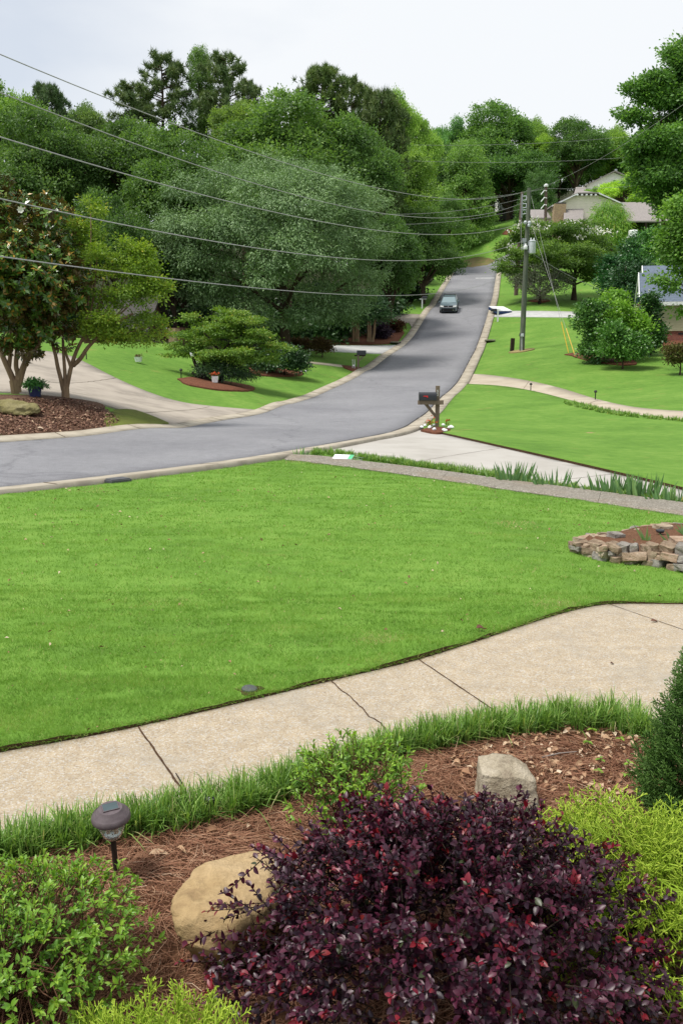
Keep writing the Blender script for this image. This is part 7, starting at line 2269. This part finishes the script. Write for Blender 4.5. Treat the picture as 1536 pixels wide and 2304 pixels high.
# individual leaves, seedlings and twigs in the bed
def one_leaf(label, px, py, L, w, az, tone, mat='dry_leaf', lift=.012, tilt=.2, fold=.4, cat='leaf', bend=.35):
    q = gp(px, py)
    me = leaf_mesh('fallen_leaf', np.zeros((1, 3)), np.array([[math.cos(az), math.sin(az), .12]]), np.array([[tilt, -tilt, 1.]]), L, w, np.array([tone]), M[mat], 'oval', fold, bend)
    o = link('fallen_leaf', me, None, (q[0], q[1], q[2] + lift))
    return tagk(o, label, cat)
one_leaf('broad pale tan fallen leaf right of the solar path light', 335, 1928, .085, .032, .25, .8)
one_leaf('curled brown fallen leaf nearest the foot of the solar path light', 300, 1935, .075, .03, .1, .25)
one_leaf('rolled light brown leaf beside the grass seedling in the left of the bed', 398, 1915, .05, .022, -.5, .7, fold=.8)
one_leaf('crumpled brown leaf under the border grass by the small spot light', 465, 1880, .06, .035, .6, .45, fold=.7)
one_leaf('pale upright bit of bark right of the small spot light', 556, 1868, .04, .018, 1.3, .85, fold=.6)
one_leaf('small tan leaf left of the pale upright bit of bark', 512, 1886, .035, .018, .9, .65)
one_leaf('red brown leaf on the lawn near the path edge', 1070, 1428, .07, .05, .2, .35, 'red_leaf', .05)
one_leaf('small pale leaf on the lawn left of the red brown leaf', 992, 1436, .035, .022, .7, .9, lift=.05)
one_leaf('brown leaf lying on the path at the upper right', 1462, 1400, .065, .03, .1, .45, 'red_leaf', .01)
one_leaf('tiny dark leaf on the path in front of the evergreen', 1372, 1495, .03, .02, .4, .15, 'red_leaf', .006)
one_leaf('pale leaf caught upright in front of the purple shrub beside the golden cypress', 1022, 2085, .035, .02, 1.2, .95, lift=.42)
one_leaf('yellow leaf near the kerb in the left mulch bed', 85, 971, .16, .10, .3, .98, lift=.08)
def sprig(label, px, py, h, n, mat='azalea', w=.016, name='seedling'):
    q = gp(px, py)
    root = thing(name, label, 'seedling', q)
    g_ = np.random.default_rng(int(px))
    az = np.arange(n) * 2.2 + g_.random() * 6
    P = np.c_[np.zeros((n, 2)), h * (.7 + .3 * g_.random(n))]
    T = np.c_[np.cos(az), np.sin(az), .15 * np.ones(n)]
    link('leaves', leaf_mesh('leaves', P, T, np.tile([0, 0, 1.], (n, 1)), .03, w, .5 + .3 * g_.random(n), M[mat], 'oval', .25, .2), root)
    MB().tube([(0, 0, -.01), (0, 0, h)], .0016, 5).build('stem', M['twig'], root)
sprig('light green seedling under the border grass, leftmost of the row behind the boulder', 1330, 1655, .045, 5)
sprig('light green seedling right of and below the leftmost seedling of the row', 1322, 1680, .03, 5)
sprig('light green seedling close to the evergreen under the border grass', 1395, 1672, .03, 4)
sprig('light green seedling in the middle of the dry leaves', 1350, 1718, .03, 4)
sprig('pale seedling among dry leaves close to the evergreen', 1412, 1728, .035, 5)
sprig('pale seedling just above the golden cypress tips', 1345, 1745, .03, 5)
sprig('tiny seedling near the evergreen foot', 1405, 1750, .02, 3)
# dry stick
a, b = gp(1218, 1712), gp(1296, 1703)
o = MB().tube([Vector(a) + Vector((0, 0, .02)), Vector((a + b) / 2) + Vector((0, 0, .032)), Vector(b) + Vector((0, 0, .03))], [.004, .0035, .002], 6).build('stick', M['twig_grey'], None, a)
tagk(o, 'thin grey stick lying on the pine straw right of the grey boulder', 'stick')
a, b = gp(396, 1742), gp(418, 1785)
o = MB().tube([Vector(a) + Vector((0, 0, .006)), Vector((a * .5 + b * .5)) + Vector((.004, 0, .007)), Vector(b) + Vector((0, 0, .02))], [.003, .004, .003], 6).build('stick', M['bark_dark'], None, a)
tagk(o, 'dark twig lying on the path joint above the border grass', 'stick')
# round valve box sunk at the lawn edge
q = gp(562, 1555)
region('bare_spot', [(q[0] + .075 * math.cos(a) * (1 + .4 * math.sin(3 * a)), q[1] + .085 * math.sin(a) - .03) for a in np.linspace(0, 6.28, 24)[:-1]], .020, M['soil'], .03, wob=.03)
o = MB().lathe([(0, .012), (.04, .012), (.048, .006), (.05, -.03)], (0, 0, 0), 20).build('valve_cover', M['iron'], None, smooth=True)
o.location = (q[0], q[1] - .02, q[2] + .022); o.rotation_euler = (.05, .06, 0); tagk(o, 'small grey round cover sunk in the lawn edge by the path', 'cover')
# worn tan patches on lawns
for px, py, rx, ry in ((1326, 978, .55, .75),):
    q = gp(px, py)
    off = .062 if py == 978 else .045
    region('worn_patch', [(q[0] + rx * math.cos(a) * (.75 + .35 * noise.noise((math.cos(a) * 2, math.sin(a) * 2, px))), q[1] + ry * math.sin(a) * (.7 + .5 * noise.noise((math.cos(a) * 2, math.sin(a) * 2, py)))) for a in np.linspace(0, 6.28, 40)[:-1]], off - .012, M['tan_patch'], .03, wob=.1)

# fallen lawn sign
q = gp(772, 1038)
sg = thing('lawn_sign', 'small white lawn sign with green end lying on the grass strip', 'sign', (q[0], q[1], q[2] + .09), -.42)
sc0 = q[1] / FPX
MB().box((0, 0, 0), (46 * sc0, .20, .006)).build('board', M['white'], sg, bevel=.002)
M['sign_green'] = m_plain('sign green', (0.08, 0.42, 0.20), .5, .4)
sgc = 46 * sc0
b_ = MB().box((sgc / 2 - .045, 0, .004), (.085, .195, .003)).build('green_band', M['sign_green'], sg)
tx = MB()
for k in range(3):
    tx.box((-.05 + .02 * k, .05 - .05 * k, .0045), (.16 - .03 * k, .016, .002))
tx.build('lettering', m_plain('faded sign print', (.45, .55, .58), .6), sg)
MB().tube([(sgc * .5, .05, -.01), (sgc * .5 + .20, .04, -.03)], .004, 6).tube([(sgc * .5, -.03, -.01), (sgc * .5 + .20, -.05, -.03)], .004, 6).build('wire_leg', M['galv'], sg)
sg.rotation_euler = (.32, 0, -.30)

# iris clumps and grass edging along the drive
def iris(label, px, py, n, h, spread, g, tint=(1, 1, 1), lean=.25):
    q = gp(px, py)
    root = thing('iris_clump', label, 'iris', (q[0], q[1], q[2]))
    az = g.normal(size=n) * .35 + np.where(g.random(n) < .5, 0, math.pi)
    x = g.normal(size=n) * spread
    y = g.normal(size=n) * spread * .35
    P = np.c_[x, y, np.zeros(n) - .03]
    T = np.c_[x / (spread + 1e-3) * lean + g.normal(size=n) * .16, g.normal(size=n) * .14, np.ones(n)]
    H = h * (.55 + .55 * g.random(n))
    me = leaf_mesh('leaves', P, T, np.c_[g.normal(size=n) * .5, -np.ones(n), np.zeros(n)], H, .055 * (h / .5) * (.7 + .4 * g.random(n)), np.clip(.5 + .2 * g.normal(size=n), 0, 1), M['iris_leaf'], 'blade', bend=.12)
    o = link('leaves', me, root); o.color = (*tint, 1)
g = np.random.default_rng(44)
iris('pale green iris clump at the kerb corner by the street', 676, 1028, 16, .27, .08, g, (1.5, 1.4, 1.3))
iris('iris clump beside the driveway, left of the pair in the grass strip', 1150, 1087, 52, 0.41, .14, g)
iris('short sparse iris clump between the two taller clumps of the grass strip', 1197, 1092, 15, 0.25, .12, g)
iris('iris clump with few leaves, right of the pair in the grass strip', 1243, 1099, 28, 0.38, .14, g)
iris('wide iris clump at the right, first of the long row along the driveway end', 1372, 1112, 59, 0.40, .20, g)
iris('tallest iris clump in the middle of the long row along the driveway end', 1440, 1122, 65, 0.45, .16, g)
iris('iris clump cut by the right edge at the end of the long row', 1510, 1133, 46, 0.34, .18, g)
F1 = [(700, 1023), (760, 1026), (830, 1038), (900, 1048), (980, 1060), (1060, 1070), (1130, 1080)]
B1 = [(705, 1018), (760, 1021), (830, 1031), (900, 1041), (980, 1052), (1060, 1062), (1130, 1071)]
border_blades(F1, B1, 5600, .08, .19, .0055, 'liriope', 'edging_grass', 'short clumpy grass along the near edge of the pale driveway', g)
border_blades([(1130, 1082), (1250, 1099), (1330, 1108), (1536, 1137)], [(1130, 1074), (1250, 1092), (1330, 1102), (1536, 1131)], 3000, .06, .16, .005, 'liriope', 'edging_grass', 'short grass between the iris clumps at the driveway end', g)
border_blades([(690, 1034), (800, 1040), (900, 1052), (1000, 1065), (1130, 1083)], [(700, 1024), (800, 1031), (900, 1044), (1000, 1057), (1130, 1075)], 3600, .02, .05, .005, 'turf', 'strip_grass', 'yellow green grass strip between kerb and driveway', g)
border_blades([(1268, 912), (1300, 920), (1350, 932), (1400, 940), (1470, 947), (1560, 955)], [(1268, 906), (1300, 911), (1350, 923), (1400, 933), (1470, 942), (1560, 950)], 4200, .10, .26, .012, 'liriope', 'edging_grass', 'dark grassy edging along the near side of the curving driveway', g)

# dry laid stone ring on the right of the lawn
RS = [M['rock_stack_a'] if 'rock_stack_a' in M else None]
SM = [m_rock('brown field stone', (0.24, 0.175, 0.12), (0.40, 0.32, 0.23), (0.08, 0.06, 0.045), None, 9), m_rock('tan field stone', (0.36, 0.285, 0.20), (0.52, 0.45, 0.35), (0.13, 0.10, 0.07), None, 9),
      m_rock('grey field stone', (0.24, 0.22, 0.195), (0.40, 0.375, 0.34), (0.08, 0.07, 0.06), None, 9), m_rock('orange tan field stone', (0.36, 0.25, 0.175), (0.48, 0.38, 0.29), (0.13, 0.09, 0.06), None, 9)]
g = np.random.default_rng(77)
def blockpts(l, w, h, g):
    out = []
    for sx in (-1, 1):
        for sy in (-1, 1):
            for sz in (-1, 1):
                for _ in range(2):
                    out.append(Vector((sx * l / 2 * (.8 + .25 * g.random()), sy * w / 2 * (.78 + .25 * g.random()), sz * h / 2 * (.8 + .25 * g.random()))))
    return out
front = [np.array(gp(*p)) for p in ((1296, 1250), (1325, 1258), (1360, 1266), (1400, 1273), (1450, 1280), (1500, 1285), (1540, 1290), (1585, 1296))]
fl_d = np.r_[0, np.cumsum([np.linalg.norm((b - a)[:2]) for a, b in zip(front[:-1], front[1:])])]
FP = np.array(front)
lab_front = ['bottom course of the dry stone ring', 'middle course of the dry stone ring', 'top course of the dry stone ring']
top_front = np.interp(np.linspace(0, 1, 20), [0, .25, .6, 1], [.11, .17, .22, .27])
for crs in range(3):
    s = -.02 + .03 * crs
    n_ = -1
    while s < fl_d[-1]:
        l = .07 + .14 * g.random() ** 1.4
        n_ += 1
        x = np.interp(s + l / 2, fl_d, FP[:, 0]); y = np.interp(s + l / 2, fl_d, FP[:, 1])
        H = np.interp((s + l / 2) / fl_d[-1], np.linspace(0, 1, 20), top_front)
        hh = H / 3
        dx = np.interp(s + l + .02, fl_d, FP[:, 0]) - np.interp(s, fl_d, FP[:, 0]); dy = np.interp(s + l + .02, fl_d, FP[:, 1]) - np.interp(s, fl_d, FP[:, 1])
        o = rock('wall_stone', ORD[n_] + ' stone from the left in the ' + lab_front[crs], blockpts(l * (.95 + .25 * g.random()), .11 + .09 * g.random(), hh * (.85 + .55 * g.random()), g), SM[g.integers(0, 4) if crs else g.integers(0, 3)], (x + .02 * g.normal(), y + .05 + .035 * crs + .03 * g.normal(), h1(x, y) + .012 + hh * (crs + .5) * .92 + .008 * g.normal()), int(g.integers(0, 90)), .014, 1, 14, 'stone', 'stones of the dry ring wall, ' + ('bottom', 'middle', 'top')[crs] + ' course', sm=.03, fin=.05, flat=True)
        o.rotation_euler = (.16 * g.normal(), .16 * g.normal(), math.atan2(dy, dx) + .3 * g.normal())
        s += l * .98
back = [np.array(gp(*p)) for p in ((1300, 1240), (1318, 1226), (1345, 1222), (1400, 1216), (1432, 1206), (1470, 1199), (1510, 1197), (1560, 1197))]
for k in range(13):
    t = k / 12 * (len(back) - 1)
    i = min(int(t), len(back) - 2); p = back[i] * (1 - (t - i)) + back[i + 1] * (t - i)
    o = rock('wall_stone', ORD[k] + ' low stone from the left in the far rim of the dry stone ring', blockpts(.20, .13, .09, g), SM[g.integers(0, 4)], (p[0], p[1], p[2] + .06), int(g.integers(0, 90)), .014, 1, 14, 'stone', 'stones of the far rim', sm=.03, fin=.05, flat=True)
    o.rotation_euler = (.1 * g.normal(), .1 * g.normal(), g.random() * 1.0 - .5)
for lab, px, py, Y, l, w, h, mi, rz in (('flat tan stone resting high on the ring, left of the dark grey stone', 1347, 1213, 9.75, .20, .15, .085, 1, .1), ('dark grey slanting stone on top of the ring', 1384, 1208, 9.7, .17, .14, .10, 2, .5), ('pale flat stone at the left tip of the ring', 1305, 1228, 9.4, .13, .12, .04, 2, .2),
                                      ('large brown cap stone at the tall right end of the ring', 1528, 1219, 8.75, .17, .2, .07, 3, .1), ('grey block under the cap stone at the tall right end', 1516, 1240, 8.7, .10, .16, .11, 2, .2), ('striped grey block at the very right edge of the ring', 1536, 1240, 8.6, .10, .16, .13, 2, 0), ('brown block low at the tall right end of the ring', 1528, 1262, 8.55, .16, .16, .10, 0, 0), ('broad tan slab in the middle top of the ring', 1415, 1238, 9.1, .20, .15, .05, 1, -.5), ('pale tan slab on the right top of the ring', 1450, 1248, 9.0, .18, .14, .05, 1, -.3), ('round topped tan stone on the far rim behind the dark lamp', 1490, 1190, 10.3, .2, .14, .10, 1, .2)):
    c = un(px, py, Y)
    o = rock('wall_stone', lab, blockpts(l, w, h, g), SM[mi], c, int(g.integers(0, 90)), .012, 1, 12, 'stone', None, sm=.03, fin=.05, flat=True)
    o.rotation_euler = (.08, .12 if mi == 2 else .03, rz)
ringP = front + [np.array(gp(1600, 1230))] + back[::-1]
cc = np.mean([p[:2] for p in ringP], axis=0)
region('ring_bed', [cc + (np.array(p[:2]) - cc) * .93 + (0, .03) for p in ringP], .115, M['straw_bed'], .12, wob=.02, bump=.01)
g = np.random.default_rng(12)
def iris2(label, px, py, Y, leaves):
    c = un(px, py, Y)
    root = thing('iris_clump', label, 'iris', c)
    P, T, L = [], [], []
    for (tx, ty) in leaves:
        e = un(tx, ty, Y + .02 * g.normal()) - c
        P.append(g.normal(size=3) * .012); T.append(e); L.append(np.linalg.norm(e))
    n = len(P)
    link('leaves', leaf_mesh('leaves', np.array(P), np.array(T), np.tile([.2, -1., .1], (n, 1)) + g.normal(size=(n, 3)) * .2, np.array(L), .026, np.clip(.55 + .15 * g.normal(size=n), 0, 1), M['iris_leaf'], 'blade', bend=.06), root)
iris2('upright iris with a long slanting leaf inside the stone ring', 1452, 1230, 9.5, [(1421,1178),(1460,1178),(1440,1200),(1456,1195),(1436,1190),(1464,1200),(1425,1210),(1470,1208)])
iris2('flopping pale iris near the tall right end of the stone ring', 1512, 1232, 9.2, [(1484,1200),(1492,1206),(1500,1198),(1490,1215),(1482,1222),(1530,1205),(1540,1215),(1498,1190)])
iris2('pale iris behind the flopping one at the right edge of the ring', 1538, 1205, 9.9, [(1520,1175),(1530,1170),(1540,1178),(1515,1190),(1550,1180),(1525,1188)])
c = un(1484, 1196, 9.9)
rl = thing('solar_path_light', 'small dark solar light with dished cap inside the stone ring', 'garden light', (c[0], c[1], c[2] - .06))
MB().tube([(0, 0, -.08), (0, 0, .05)], .012, 8).build('stake', M['black'], rl)
MB().lathe([(0, .05), (.04, .05), (.045, .065), (.05, .07), (.045, .082), (0, .092)], (0, 0, 0), 18).build('cap', M['black_metal'], rl, smooth=True)
